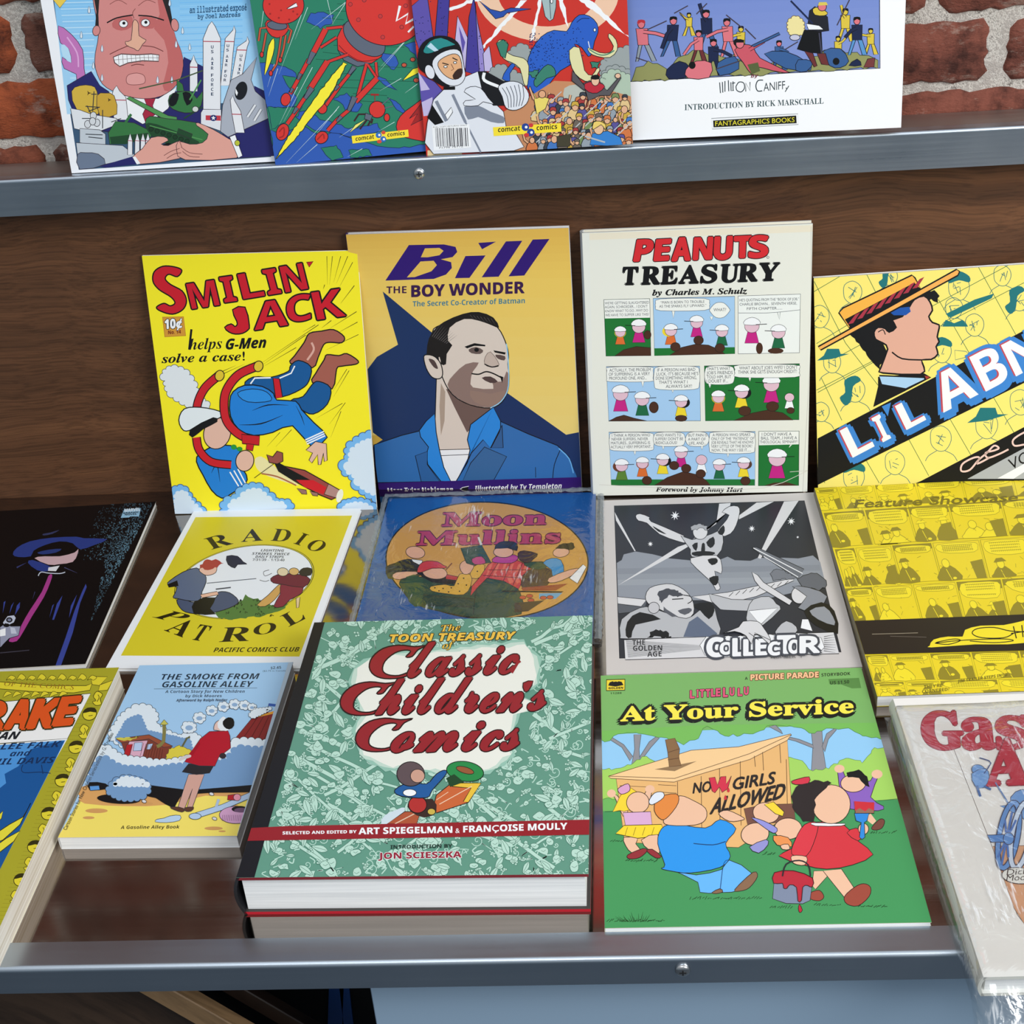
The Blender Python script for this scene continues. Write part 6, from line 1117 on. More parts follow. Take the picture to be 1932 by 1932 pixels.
    a.poly([(1020, 912), (1070, 850), (1260, 870), (1230, 920), (1130, 932)], (40, 38, 42), 0, **ol); a.poly([(1040, 835), (1160, 660), (1230, 605), (1370, 600), (1385, 640), (1390, 730), (1300, 800), (1270, 868), (1150, 866)], (176, 22, 42), 0, **ol); a.poly([(1070, 780), (1150, 680), (1160, 700), (1100, 790)], (160, 16, 36)); a.ell(1330, 790, 26, 22, (50, 40, 44)); a.poly([(1000, 830), (1010, 800), (1080, 780), (1088, 800), (1040, 815)], (206, 200, 200), 2)
    a.poly([(1262, 590), (1268, 550), (1300, 520), (1350, 530), (1350, 600), (1280, 596)], (222, 190, 180), 2, **ol); a.poly([(1290, 545), (1320, 500), (1350, 500), (1390, 590), (1310, 595)], (226, 232, 236), 2); a.poly([(1330, 530), (1370, 498), (1410, 510), (1416, 560), (1380, 590), (1340, 570)], K, 2)
    # litter
    a.poly([(815, 1290), (830, 1270), (880, 1262), (930, 1244), (1005, 1240), (1000, 1280), (900, 1296)], (180, 206, 230), 2, **ol); a.line([(1110, 1250), (1330, 1180), (1560, 1080)], (60, 80, 100), 46); a.line([(1110, 1250), (1330, 1180), (1560, 1080)], (176, 200, 228), 38); a.line([(1280, 1180), (1300, 1120)], (170, 190, 216), 20); a.ell(1120, 1250, 46, 24, (176, 200, 228), 0, **ol)
    a.ell(1430, 1240, 125, 66, (208, 160, 196), 0, **ol); a.ell(1460, 1196, 62, 24, K); a.ell(1470, 1204, 52, 18, (110, 80, 110))
    for i in range(12): a.line([(1330 + i * 14, 1240), (1326 + i * 14, 1285)], (110, 70, 110), 3)
    a.poly([(1370, 1090), (1440, 1080), (1436, 1130), (1366, 1124)], (180, 34, 44), 0, **ol); a.ell(1440, 1106, 28, 26, (230, 150, 170), 0, **ol)
    for x, y in ((732, 1136), (1245, 1080), (1268, 1268)): a.ell(x, y, 18, 12, (216, 216, 220), 20, **ol)
    a.text('THE SMOKE FROM', (862, 212), (1605, 204), (6, -42), (36, 54, 72), 'sbi', 0); a.text('GASOLINE ALLEY', (868, 270), (1560, 264), (6, -44), (36, 54, 72), 'sbi', 0); a.line([(808, 282), (1590, 272)], (50, 70, 90), 3)
    a.text('A Cartoon Story for New Children', (892, 312), (1496, 308), 21, (50, 66, 84), 'sbi'); a.text('by Dick Moores', (1044, 344), (1322, 342), 20, (50, 66, 84), 'sbi'); a.text('Afterword by Ralph Nader', (976, 378), (1366, 374), 18, (70, 84, 100), 'sbi')
    a.text('$2.45', (1692, 130), (1772, 126), 20, (60, 80, 100), 'sb'); a.text('($2.75 in Canada)', (1632, 150), (1814, 146), 12, (70, 90, 110), '')
    a.text('A Gasoline Alley Book', (552, 1344), (1002, 1340), 25, (50, 46, 24), 'sbi', .01); a.text('Cartoon Stories for New Children Series/edited by G. Trudeau', (142, 1356), (502, 622), (-26, -10), (60, 60, 50), '', .01)
    a.poly([(1862, 78), (1480, 1390), (1440, 1392), (1826, 84)], (172, 190, 206))
    return a
COVERS['smoke'] = cover_smoke
def cover_andreas():
    a = art('andreas').view(0, 0, 3.715); N = (40, 40, 104); ol = dict(ol=(50, 40, 50), lw=4)
    a.poly([(370, -1300), (1700, -1360), (1900, 1100), (552, 1190), (372, 0), (200, -1200)], (60, 90, 120)); 
    a.grad([(376, -30), (1750, -60), (1880, 700), (470, 800)], (132, 196, 240), (176, 218, 246), 8); a.grad([(100, -1200), (1600, -1250), (1752, -50), (374, -25)], (100, 170, 226), (132, 196, 240), 8)
    for i in range(26): y = 20 + i * 22; a.line([(420 + i * 3, y), (660, y - 6)], (150, 208, 246) if i % 2 else (196, 230, 250), 6); a.line([(1260, y), (1700, y - 14)], (150, 208, 246) if i % 2 else (120, 190, 240), 6)
    a.poly([(350, -30), (490, -30), (420, 56)], (238, 206, 84), 0, **ol)
    a.text('an illustrated exposé', (1330, 92), (1728, 72), 32, (24, 70, 110), 'm', .02, cap='x' if 0 else None); a.text('by Joel Andreas', (1386, 132), (1684, 116), 28, (24, 70, 110), 'm', .02)
    pk = (196, 120, 186)
    a.poly([(408, 180), (500, 240), (580, 350), (590, 480), (620, 560), (750, 640), (700, 650), (610, 600), (540, 590), (535, 520), (450, 480), (436, 400), (500, 440), (480, 340), (424, 300)], pk, 2, **ol); a.poly([(430, 310), (480, 340), (500, 440), (440, 390)], (186, 224, 246), 2); a.line([(470, 260), (540, 370), (550, 470)], (226, 170, 220), 10, 4)
    # jacket
    a.poly([(470, 600), (640, 500), (700, 600), (820, 680), (1000, 700), (1240, 640), (1290, 400), (1430, 470), (1430, 900), (1050, 960), (560, 900), (480, 700)], N, 0, **ol); a.poly([(1580, 1000), (1560, 940), (1880, 830), (1920, 1092), (1640, 1110)], N, 0, **ol); a.poly([(1780, 600), (1860, 640), (1866, 720), (1800, 700)], N)
    a.poly([(760, 640), (850, 660), (1000, 690), (1110, 690), (1240, 610), (1180, 760), (1090, 830), (1000, 870), (880, 800)], W, 0, **ol); a.poly([(1010, 690), (1090, 690), (1070, 740), (1090, 800), (1020, 860), (1000, 800), (1030, 740)], (168, 40, 66), 0, **ol)
    # big worried head (generic)
    sk, shd = (214, 140, 136), (196, 106, 104)
    a.poly([(690, -60), (672, 100), (690, 250), (668, 380), (670, 480), (720, 590), (820, 650), (960, 688), (1090, 685), (1190, 640), (1260, 560), (1284, 460), (1270, 360), (1230, 260), (1180, 60), (1150, -60)], sk, 3, **ol)
    a.poly([(1100, -40), (1180, 60), (1230, 260), (1270, 360), (1284, 460), (1250, 570), (1180, 640), (1140, 600), (1180, 440), (1150, 280), (1080, 200), (1120, 100)], shd, 2)
    a.poly([(650, -60), (700, -60), (690, 100), (694, 200), (668, 180), (676, 80)], (40, 36, 36)); a.poly([(1120, -60), (1180, -20), (1210, 150), (1200, 190), (1160, 60)], (40, 36, 36))
    a.ell(676, 215, 26, 36, sk, 10, **ol); a.ell(1226, 175, 26, 44, sk, -10, **ol)
    a.poly([(800, 140), (900, 110), (930, 130), (920, 190), (850, 215), (790, 190)], shd, 2); a.poly([(980, 120), (1060, 120), (1110, 150), (1070, 200), (990, 190)], shd, 2)
    for x, y in ((866, 166), (1020, 160)): a.ell(x, y, 30, 26, W, 0, **ol); a.ell(x + 3, y - 4, 11, 11, K)
    a.line([(750, 160), (820, 125), (930, 105)], K, 9, 3); a.line([(970, 108), (1060, 115), (1150, 142)], K, 9, 3)
    for p in ([(770, 30), (830, 0), (890, 30)], [(970, 40), (1030, 0), (1090, 20)], [(940, 130), (930, 90), (950, 60)]): a.line(p, (130, 70, 66), 4, 3)
    a.poly([(930, 160), (950, 138), (972, 170), (975, 250), (1025, 280), (1000, 310), (970, 356), (940, 340), (890, 320), (880, 290), (920, 280)], (230, 176, 150), 2, **ol)
    a.line([(770, 380), (830, 350), (900, 320)], (110, 50, 50), 5, 3); a.line([(1000, 320), (1080, 330), (1145, 360)], (110, 50, 50), 5, 3)
    a.poly([(795, 400), (850, 378), (960, 384), (1060, 378), (1115, 385), (1112, 430), (1000, 425), (900, 440), (840, 465), (805, 440)], W, 0, (90, 60, 60), 7)
    for i in range(10): x = 830 + i * 30; a.line([(x, 380), (x + 4, 452 - i * 3)], (120, 110, 110), 3)
    a.line([(800, 420), (900, 412), (1000, 404), (1112, 405)], (120, 110, 110), 3)
    a.poly([(885, 560), (900, 525), (960, 512), (1010, 530), (1015, 580), (960, 594), (900, 590)], (226, 160, 156), 3, (130, 70, 70), 4); a.line([(920, 460), (960, 450), (1010, 456)], (110, 50, 50), 5, 3)
    for x, y in ((570, 246), (625, 70), (716, 340), (1105, 560), (1235, 310), (1330, 330), (1280, 215), (716, 545), (1205, 560), (655, 460), (1190, 20)): a.poly([(x, y - 28), (x + 9, y + 10), (x, y + 24), (x - 9, y + 10)], (226, 236, 244), 2, (70, 100, 130), 3)
    # rockets
    def rocket(x0, x1, yt, yn, yb, dx, txt=None, w=None):
        xm = (x0 + x1) / 2 + dx
        a.poly([(x0, yb), (x0 + dx * .55, yn), (xm - (x1 - x0) * .2 + dx * .1, yt + 30), (xm, yt), (xm + (x1 - x0) * .2, yt + 36), (x1 + dx * .55, yn), (x1, yb)], (232, 234, 238), 0, **ol); a.line([(x0 + dx * .5, yn + 20), (x1 + dx * .5, yn + 22)], (176, 50, 70), 6)
    rocket(1545, 1610, 180, 270, 600, 62); rocket(1620, 1690, 256, 330, 570, 78); rocket(1330, 1385, 385, 450, 640, 0); rocket(1424, 1546, 150, 270, 780, 0); a.poly([(1408, 790), (1424, 766), (1550, 768), (1554, 920), (1408, 870)], (226, 228, 234), 0, **ol)
    a.poly([(1442, 808), (1548, 810), (1548, 846), (1442, 842)], (196, 60, 74)); a.ell(1496, 827, 24, 22, (40, 52, 110)); a.star(1496, 827, 7, 17, 5, W, -pi / 2)
    for t, x, y, s_, dx in (('USAIRFORCE', 1488, 340, 33, 0), ('USAIRFOR', 1598, 330, 30, -3), ('USAIR', 1690, 400, 27, -4)):
        yy = y; n = 0
        for i, ch in enumerate(t): a.text(ch, (x - 9 + n * dx, yy), (x + 9 + n * dx, yy), 22 if s_ > 30 else 19, (40, 60, 90), 'sb'); yy += s_ * (1.5 if i in (1, 4) else 1.0); n += 1
    # grey aircraft
    a.poly([(1545, 920), (1560, 740), (1620, 560), (1700, 520), (1800, 400), (1760, 560), (1790, 640), (1860, 700), (1880, 830), (1600, 960)], (172, 178, 190), 0, **ol); a.ell(1690, 636, 42, 66, (26, 28, 34), 16); a.poly([(1652, 620), (1668, 650), (1660, 672), (1650, 650)], W)
    for x0, y0, x1, y1 in ((1735, 820, 1790, 735), (1782, 846, 1830, 766)): a.line([(x0, y0), (x1, y1)], (70, 76, 86), 22); a.line([(x0, y0), (x1, y1)], (226, 228, 232), 15)
    rocket(1650, 1715, 670, 780, 930, -50); rocket(800, 900, 600, 680, 840, -32)
    # barrels, ship
    Yb = (214, 180, 70)
    a.poly([(502, 640), (560, 600), (640, 600), (680, 640), (690, 800), (540, 770)], Yb, 2, **ol); a.poly([(680, 670), (740, 652), (800, 670), (820, 800), (700, 810)], (204, 164, 60), 2, **ol)
    a.star(622, 652, 5, 20, 3, (70, 50, 20), 0); a.star(766, 700, 5, 16, 3, (70, 50, 20), 0)
    g1, g2 = (196, 204, 212), (150, 160, 174)
    a.poly([(495, 760), (560, 770), (640, 800), (820, 830), (830, 870), (700, 920), (560, 910), (520, 900)], (226, 230, 234), 0, **ol); a.poly([(560, 900), (700, 910), (740, 940), (740, 1030), (560, 1000)], g1, 0, **ol); a.poly([(535, 1000), (860, 1020), (960, 1100), (700, 1160), (556, 1180)], g1, 0, **ol); a.poly([(545, 1080), (600, 1070), (690, 1080), (740, 1150), (560, 1186)], (110, 124, 146), 2, **ol)
    for p, q in (((660, 640), (650, 780)), ((600, 745), (700, 752)), ((620, 780), (700, 750)), ((575, 830), (640, 830)), ((720, 770), (720, 900)), ((640, 660), (680, 660)), ((610, 740), (640, 800)), ((620, 960), (720, 970)), ((600, 940), (720, 945))): a.line([p, q], (50, 54, 60), 6)
    for x, y in ((655, 810), (680, 860), (615, 870), (650, 850)): a.ell(x, y, 22, 26, (214, 218, 222), 0, **ol)
    # tanks and helicopter
    gn, gd, gl = (56, 118, 66), (34, 72, 44), (84, 150, 84)
    a.poly([(760, 930), (810, 850), (940, 860), (1060, 920), (1060, 960), (860, 1000), (770, 1010)], gn, 0, **ol); a.poly([(770, 960), (1040, 930), (1050, 965), (880, 1010), (780, 1010)], gd); a.line([(880, 860), (920, 800)], gn, 18); a.line([(780, 855), (850, 830)], K, 5)
    a.poly([(888, 690), (910, 675), (1180, 810), (1240, 820), (1240, 850), (1150, 835)], gl, 0, **ol); a.poly([(1020, 860), (1050, 815), (1160, 830), (1380, 860), (1450, 920), (1460, 980), (1400, 1016), (1260, 960), (1060, 940)], gn, 2, **ol); a.poly([(1020, 870), (1100, 870), (1330, 960), (1400, 1010), (1180, 1010), (1060, 950)], gd, 2); a.poly([(1120, 1020), (1180, 1000), (1210, 1010), (1140, 1034)], K); a.line([(1050, 880), (1420, 980)], gl, 7); a.poly([(1250, 900), (1350, 940), (1340, 975), (1240, 935)], gd, 0, **ol)
    for i in range(7): a.ell(1060 + i * 42, 905 + i * 14, 16, 15, (28, 60, 36), 0, K, 3)
    a.line([(975, 622), (1230, 565), (1420, 495)], (70, 90, 60), 9); a.poly([(1240, 560), (1280, 590), (1290, 640), (1240, 640)], gn, 0, **ol); a.poly([(1185, 740), (1190, 670), (1250, 645), (1340, 640), (1380, 690), (1420, 640), (1410, 740), (1340, 790), (1250, 780)], gn, 2, **ol); a.poly([(1185, 700), (1215, 655), (1255, 660), (1235, 730), (1195, 745)], (20, 22, 26), 2); a.poly([(1280, 650), (1330, 650), (1350, 700), (1310, 740)], (20, 22, 26), 2); a.line([(1330, 700), (1410, 560)], gl, 10); a.line([(1290, 830), (1420, 750)], gd, 9); a.ell(1370, 765, 22, 20, (210, 214, 210), 0, **ol)
    # small rockets, hands and cuffs
    for x in (895, 945, 985, 1020): a.poly([(x, 1085), (x + 2, 985), (x + 18, 935), (x + 34, 985), (x + 34, 1085)], (230, 232, 236), 0, **ol); a.line([(x + 2, 985), (x + 34, 988)], (170, 50, 70), 4)
    h = (226, 164, 150)
    a.poly([(930, 1100), (1000, 1040), (1060, 965), (1150, 958), (1180, 985), (1130, 1010), (1180, 1020), (1260, 985), (1290, 1030), (1260, 1110), (980, 1150)], h, 2, **ol); a.poly([(1250, 990), (1330, 1010), (1420, 1000), (1460, 940), (1380, 880), (1390, 860), (1500, 910), (1600, 970), (1660, 1010), (1660, 1106), (1300, 1120), (1240, 1060)], h, 2, **ol)
    for p in ([(1150, 1090), (1200, 1060), (1260, 1040)], [(1170, 1110), (1220, 1080), (1270, 1070)], [(1270, 1030), (1330, 1070), (1420, 1080)], [(1280, 1060), (1330, 1095), (1400, 1100)], [(1260, 990), (1275, 1030)]): a.line(p, (120, 70, 66), 4, 3)
    a.poly([(1610, 960), (1650, 945), (1700, 1090), (1670, 1106)], W, 0, **ol); a.ell(1664, 1002, 18, 20, (190, 196, 60), 0, **ol); a.poly([(700, 1165), (930, 1096), (960, 1150), (740, 1175)], N); a.poly([(930, 1100), (950, 1096), (985, 1146), (960, 1152)], W)
    return a
COVERS['andreas'] = cover_andreas
def cover_comic2():
    a = art('comic2').view(440, 0, 4.6); G, B = (44, 128, 100), (50, 92, 178); rd = random.Random(8); ol = dict(ol=(16, 26, 40), lw=6)
    a.poly([(-300, -2000), (2400, -2100), (2400, 1500), (300, 1500)], G); o2 = dict(ol=(24, 40, 80), lw=5)
    rag(a, [(235, 545), (350, 560), (520, 610), (560, 680), (430, 660), (480, 760), (560, 860), (520, 930), (300, 940), (200, 700)], B, 6, 30, 1, **o2); rag(a, [(660, 130), (760, 110), (880, 140), (860, 210), (760, 250), (640, 190)], B, 8, 24, 2, **o2); rag(a, [(330, 1130), (420, 1170), (600, 1100), (760, 1180), (900, 1160), (1250, 1280), (1480, 1290), (1700, 1260), (1700, 1500), (360, 1500)], B, 8, 40, 3, **o2)
    rag(a, [(520, 1000), (640, 960), (760, 1040), (900, 1080), (1000, 1130), (1250, 1080), (1280, 1150), (1040, 1200), (860, 1160), (700, 1130)], B, 8, 36, 4, **o2); rag(a, [(860, 860), (980, 820), (1060, 880), (1120, 920), (1090, 980), (980, 960), (930, 900)], B, 8, 24, 5, **o2); rag(a, [(1280, 470), (1400, 480), (1440, 560), (1390, 620), (1300, 540)], B, 6, 24, 6, **o2); rag(a, [(1200, 640), (1330, 700), (1420, 800), (1300, 740)], B, 6, 24, 7, **o2); rag(a, [(1340, 850), (1450, 920), (1520, 1010), (1420, 960)], B, 6, 24, 8, **o2); rag(a, [(1480, 400), (1640, 360), (1640, 560), (1560, 470)], B, 6, 24, 9, **o2); rag(a, [(300, 930), (420, 940), (600, 930), (560, 1010), (420, 1080), (340, 1130)], G, 6, 30, 10, **o2); rag(a, [(760, 1290), (900, 1270), (960, 1380), (860, 1400), (800, 1350)], G, 6, 24, 11, **o2); rag(a, [(1000, 1310), (1180, 1300), (1210, 1360), (1020, 1380)], G, 6, 24, 12, **o2)
    for y in range(15): a.line([(700 + rd.uniform(0, 900), 40 + y * 60), (740 + rd.uniform(0, 900), 60 + y * 60)], (30, 90, 70), 5)
    R, Rd, Gy, Or = (214, 56, 50), (160, 40, 40), (96, 104, 120), (196, 88, 62)
    for p, q in (((1000, 10), (680, 260)), ((820, 0), (870, 220)), ((980, 30), (860, 220)), ((650, 70), (540, 350)), ((600, 120), (400, 650)), ((690, 590), (440, 1060)), ((560, 760), (400, 1090)), ((920, 930), (700, 1200)), ((900, 960), (460, 1420)), ((730, 1260), (550, 1415)), ((1520, 340), (1260, 640)), ((1480, 380), (1280, 590)), ((1460, 690), (1270, 800)), ((1600, 740), (1490, 820)), ((1120, 1300), (990, 1370)), ((270, 80), (240, 300)), ((390, 600), (310, 840)), ((360, 560), (300, 760)), ((1080, 1090), (920, 1200)), ((1400, 1070), (1260, 1150))): a.line([p, q], (206, 226, 226), 5, taper=True)
    # small machine
    a.poly([(300, 180), (470, 200), (480, 270), (420, 330), (340, 320), (290, 250)], R, 2, **ol); a.ell(385, 225, 88, 40, Gy, 6, **ol); a.ell(440, 50, 178, 162, R, 0, n=40, **ol); a.poly([(470, 80), (550, 30), (564, 62), (500, 82)], W, 0, **ol)
    for x, y in ((320, 40), (325, 125), (400, 160), (420, 95), (525, 105), (490, 175), (560, 130)): a.ell(x, y, 9, 9, Rd)
    for P in ([(290, 245), (240, 250), (225, 360)], [(290, 290), (270, 400), (255, 480)], [(420, 320), (400, 460), (380, 560), (330, 640)], [(480, 250), (510, 270), (480, 380)], [(460, 310), (440, 430), (415, 520)]): a.line(P, (16, 26, 40), 24); a.line(P, Or, 15)
    for x, y in ((252, 478), (412, 525), (330, 640)): a.ell(x, y, 16, 24, R, 0, **ol)
    a.poly([(355, 335), (362, 420), (330, 540), (275, 660), (290, 520), (310, 400)], (250, 236, 60), 2, **ol)
    # big machine
    a.poly([(905, 330), (960, 220), (1010, 195), (1320, 410), (1290, 500), (1200, 560), (1080, 585), (960, 520), (910, 440)], R, 0, **ol); a.poly([(910, 440), (940, 460), (1080, 540), (1200, 556), (1080, 588), (960, 530)], Gy, 0, **ol); a.ell(1140, 340, 210, 120, Gy, 38, n=40, **ol); a.line([(920, 400), (1000, 480), (1120, 540), (1260, 520)], (120, 26, 30), 6, 3)
    a.ell(1340, 60, 360, 345, R, 0, n=60, **ol); a.poly([(1330, -500), (1700, -500), (1700, -100)], R)
    for x, y in ((1140, 10), (1020, 45), (1280, 150), (1090, 180), (1465, 245), (1300, 332), (1240, -60), (1500, 60)): a.ell(x, y, 17, 17, (196, 60, 60), 0, (90, 40, 50), 4)
    a.line([(1450, 60), (1420, 190), (1520, 130), (1500, 215), (1580, 170)], W, 22); a.line([(1570, 240), (1520, 290)], W, 16)
    def leg(P, w): a.line(P, (16, 26, 40), w + 10); a.line(P, R, w)
    def joint(x, y, an, L=56, w=44): a.poly([(x - L * cos(an) - w * sin(an) * .6, y - L * sin(an) + w * cos(an) * .6), (x - L * cos(an) + w * sin(an) * .6, y - L * sin(an) - w * cos(an) * .6), (x + L * cos(an) + w * sin(an) * .35, y + L * sin(an) - w * cos(an) * .35), (x + L * cos(an) - w * sin(an) * .35, y + L * sin(an) + w * cos(an) * .35)], Gy, 0, **ol)
    leg([(950, 240), (810, 255)], 22); leg([(805, 260), (690, 480)], 46); leg([(660, 520), (520, 780), (495, 820)], 30); joint(675, 510, 2.0); joint(575, 670, 2.0, 30, 30); joint(508, 790, 2.0, 22, 26); a.ell(458, 868, 42, 56, R, 12, **ol)
    leg([(900, 330), (760, 420)], 20); leg([(1000, 480), (820, 545)], 22); leg([(820, 540), (660, 790)], 46); leg([(640, 830), (520, 1010), (470, 1080)], 30); joint(655, 815, 2.15); joint(540, 965, 2.15, 30, 30); a.ell(430, 1150, 52, 74, R, 20, **ol); a.line([(400, 1150), (440, 1110), (440, 1180), (400, 1200)], Rd, 12, 3)
    leg([(1060, 590), (930, 750), (800, 930)], 26); joint(1030, 620, 2.2, 40, 36); joint(900, 770, 2.2, 26, 28); a.ell(775, 950, 40, 44, R, 10, **ol)
    leg([(1160, 560), (1105, 760), (1075, 870)], 24); leg([(1240, 550), (1250, 680)], 20); leg([(1170, 570), (1250, 690)], 18); leg([(1250, 690), (1060, 890)], 46); leg([(1020, 950), (900, 1050), (820, 1140)], 28); joint(1030, 910, 2.0, 66, 44); joint(920, 1040, 2.3, 30, 30); a.ell(768, 1200, 58, 50, R, -35, **ol); a.line([(730, 1220), (780, 1170), (790, 1210)], Rd, 12, 3)
    rag(a, [(960, 545), (990, 560), (940, 660), (830, 850), (700, 1010), (540, 1210), (370, 1390), (480, 1190), (640, 960), (760, 790), (880, 640)], (250, 236, 60), 5, 22, 13, **ol)
    # far machines
    a.ell(1250, 960, 70, 72, R, 0, **ol); a.ell(1334, 1030, 24, 34, R, 0, **ol); a.line([(1195, 830), (1265, 832)], Rd, 16); a.line([(1230, 830), (1230, 890)], Rd, 6); a.line([(1290, 920), (1360, 860)], Gy, 8); a.line([(1310, 950), (1390, 930)], Gy, 8); a.poly([(1150, 990), (1210, 1010), (1190, 1060), (1140, 1040)], Gy, 0, **ol)
    for P in ([(1150, 1000), (1090, 1000), (1050, 1060)], [(1160, 1050), (1130, 1090), (1100, 1130)], [(1190, 1060), (1170, 1100)], [(1210, 1040), (1200, 1080)]): a.line(P, (60, 30, 40), 14)
    a.poly([(1150, 1045), (1080, 1110), (1010, 1160), (1060, 1090)], (240, 232, 120), 0, **ol); a.poly([(1630, 590), (1560, 610), (1470, 710), (1540, 680), (1640, 630)], (250, 236, 60), 0, **ol); a.ell(1560, 528, 22, 18, Or, 0, **ol); a.ell(1485, 575, 22, 18, Or, 0, **ol); a.ell(1590, 708, 24, 20, Or, 0, **ol)
    a.poly([(1700, 870), (1560, 930), (1450, 1020), (1415, 1110), (1450, 1180), (1560, 1222), (1720, 1210)], R, 2, **ol); a.poly([(1640, 900), (1530, 1040), (1600, 1000), (1540, 1100), (1680, 1030)], Rd, 0, **ol)
    a.poly([(1028, 1188), (1518, 1136), (1524, 1198), (1036, 1254)], (250, 226, 60)); a.text('comcat', (1062, 1232), (1222, 1212), 40, (30, 30, 30), 'sb', .01, cap='l'); a.text('comics', (1338, 1198), (1490, 1182), 38, (30, 30, 30), 'sb', .01, cap='l')
    for x, y, c in ((1262, 1182, (50, 110, 190)), (1302, 1218, (50, 110, 190))): a.ell(x, y, 26, 26, c); a.ell(x + 6, y, 10, 10, W)
    a.ell(1304, 1160, 18, 16, (214, 80, 60)); a.ell(1268, 1238, 20, 16, (214, 80, 60))
    return a
COVERS['comic2'] = cover_comic2
def cover_comic3():
    a = art('comic3').view(760, 0, 4.2); rd = random.Random(12); R, P1, P2, Lv = (204, 54, 44), (96, 84, 170), (70, 62, 150), (196, 186, 226); ol = dict(ol=(20, 18, 26), lw=5)
    a.poly([(-100, -1600), (2000, -1700), (2000, 1400), (100, 1400)], R)
    for r0, c in ((390, (240, 200, 170)), (270, R)): a.ell(1150, -60, r0 * 1.45, r0, c, 0, n=48)
    for P in ([(1110, -40), (1090, -40), (1010, 320), (1040, 300)], [(1220, -40), (1270, -40), (1310, 220), (1290, 180)], [(940, 0), (990, 0), (560, 470), (500, 520)], [(1400, 0), (1470, -20), (1800, 310), (1700, 240)], [(560, -20), (700, -30), (340, 90), (330, 76)]): rag(a, P, W, 7, 26, 3)
    a.poly([(80, 40), (200, -60), (250, 290), (150, 420), (110, 300)], P1, 0, **ol); a.poly([(290, -40), (380, -40), (360, 280), (300, 400), (260, 300)], P2, 0, **ol); a.poly([(440, 120), (540, 340), (560, 560), (400, 500)], Lv, 0, **ol); a.poly([(450, 200), (500, 330), (480, 420)], P1); a.poly([(530, 130), (570, -30), (640, 500), (620, 600), (500, 560)], P2, 0, **ol); a.poly([(580, 20), (600, 180), (680, 560), (610, 560)], (150, 136, 206), 0, **ol); a.poly([(640, 420), (690, 360), (720, 560), (650, 560)], Lv, 0, **ol); a.poly([(110, 560), (260, 640), (330, 720), (250, 900), (170, 900)], P1, 0, **ol); a.poly([(130, 560), (220, 700), (150, 710)], Lv); a.poly([(155, 800), (240, 760), (250, 900), (170, 910)], Lv)
    for i in range(110): x = rd.uniform(90, 660); y = rd.uniform(0, 560); a.ell(x, y, 5, 4, (40, 36, 90) if x < 400 or rd.random() < .5 else (60, 50, 110), n=6) if (x < 230 or 300 < x < 370 or 540 < x < 640) else None
    a.poly([(1095, -40), (1220, -40), (1216, 60), (1195, 150), (1165, 168), (1130, 130)], (166, 188, 190), 0, **ol); a.line([(1165, -20), (1175, 150)], (60, 80, 90), 5); a.ell(1182, 10, 10, 18, W, 0, **ol)
    a.poly([(610, 0), (700, 70), (780, 90), (860, 60), (1020, 70), (830, 100), (800, 130), (740, 146), (690, 90)], (44, 80, 170), 0, **ol)
    # smoke, beasts
    gy = (156, 164, 164)
    for P in ([(1600, 480), (1700, 420), (1800, 380), (1830, 700), (1600, 700), (1580, 560)], [(1580, 600), (1660, 540), (1760, 560), (1840, 650), (1840, 820), (1600, 760)], [(860, 400), (960, 360), (1010, 420), (990, 520), (860, 500)], [(700, 560), (780, 520), (860, 560), (980, 640), (860, 700), (720, 640)]): a.cloud(P, 32, gy, (60, 70, 70), 4)
    a.cloud([(1580, 620), (1680, 570), (1800, 620), (1820, 800), (1620, 740)], 30, (176, 196, 176), (60, 70, 70), 4)
    bl = (44, 96, 196)
    a.poly([(990, 700), (985, 520), (1020, 400), (1100, 290), (1200, 240), (1300, 250), (1340, 180), (1400, 120), (1480, 130), (1540, 190), (1548, 260), (1520, 330), (1500, 420), (1470, 450), (1420, 380), (1360, 350), (1400, 430), (1320, 520), (1250, 560), (1180, 640), (1080, 760)], bl, 2, **ol); a.poly([(790, 620), (830, 540), (880, 490), (890, 520), (850, 580), (850, 640)], bl, 2, **ol)
    for i in range(170): x = 1010 + rd.random() ** 2 * 420; y = 260 + rd.uniform(0, 300) + (x - 1010) * -.12; a.ell(x, y, 5, 4, (20, 40, 100), n=6)
    a.line([(1380, 180), (1420, 150), (1480, 150)], (20, 40, 100), 6, 3); a.ell(1522, 240, 10, 14, W, 0, **ol); a.line([(1470, 330), (1490, 420)], W, 6)
    cr = (226, 222, 170); gg = (60, 130, 110)
    a.poly([(745, 340), (800, 310), (840, 350), (820, 400), (880, 440), (960, 460), (1000, 520), (990, 670), (960, 660), (930, 540), (860, 490), (800, 460)], cr, 2, **ol); a.poly([(745, 340), (800, 310), (840, 350), (815, 460), (780, 440)], gg, 0, **ol); a.poly([(1470, 380), (1560, 420), (1640, 420), (1670, 370), (1630, 300), (1640, 270), (1690, 320), (1700, 400), (1640, 460), (1540, 450), (1480, 420)], cr, 2, **ol)
    for i in range(26): t = i / 26; a.ell(1480 + 200 * t, 395 + 45 * sin(t * 3), 6, 5, gg, n=6)
    a.poly([(1320, 400), (1400, 380), (1440, 560), (1500, 600), (1540, 540), (1560, 560), (1490, 650), (1400, 620), (1340, 540)], cr, 2, **ol); rag(a, [(1490, 500), (1560, 490), (1550, 540), (1500, 540)], gg, 8, 16, 4, **ol); a.poly([(1040, 640), (1090, 560), (1150, 510), (1200, 540), (1210, 600), (1140, 620), (1060, 690)], gg, 2, **ol); rag(a, [(1000, 560), (1080, 550), (1060, 620), (1020, 620)], gg, 10, 16, 5, **ol)
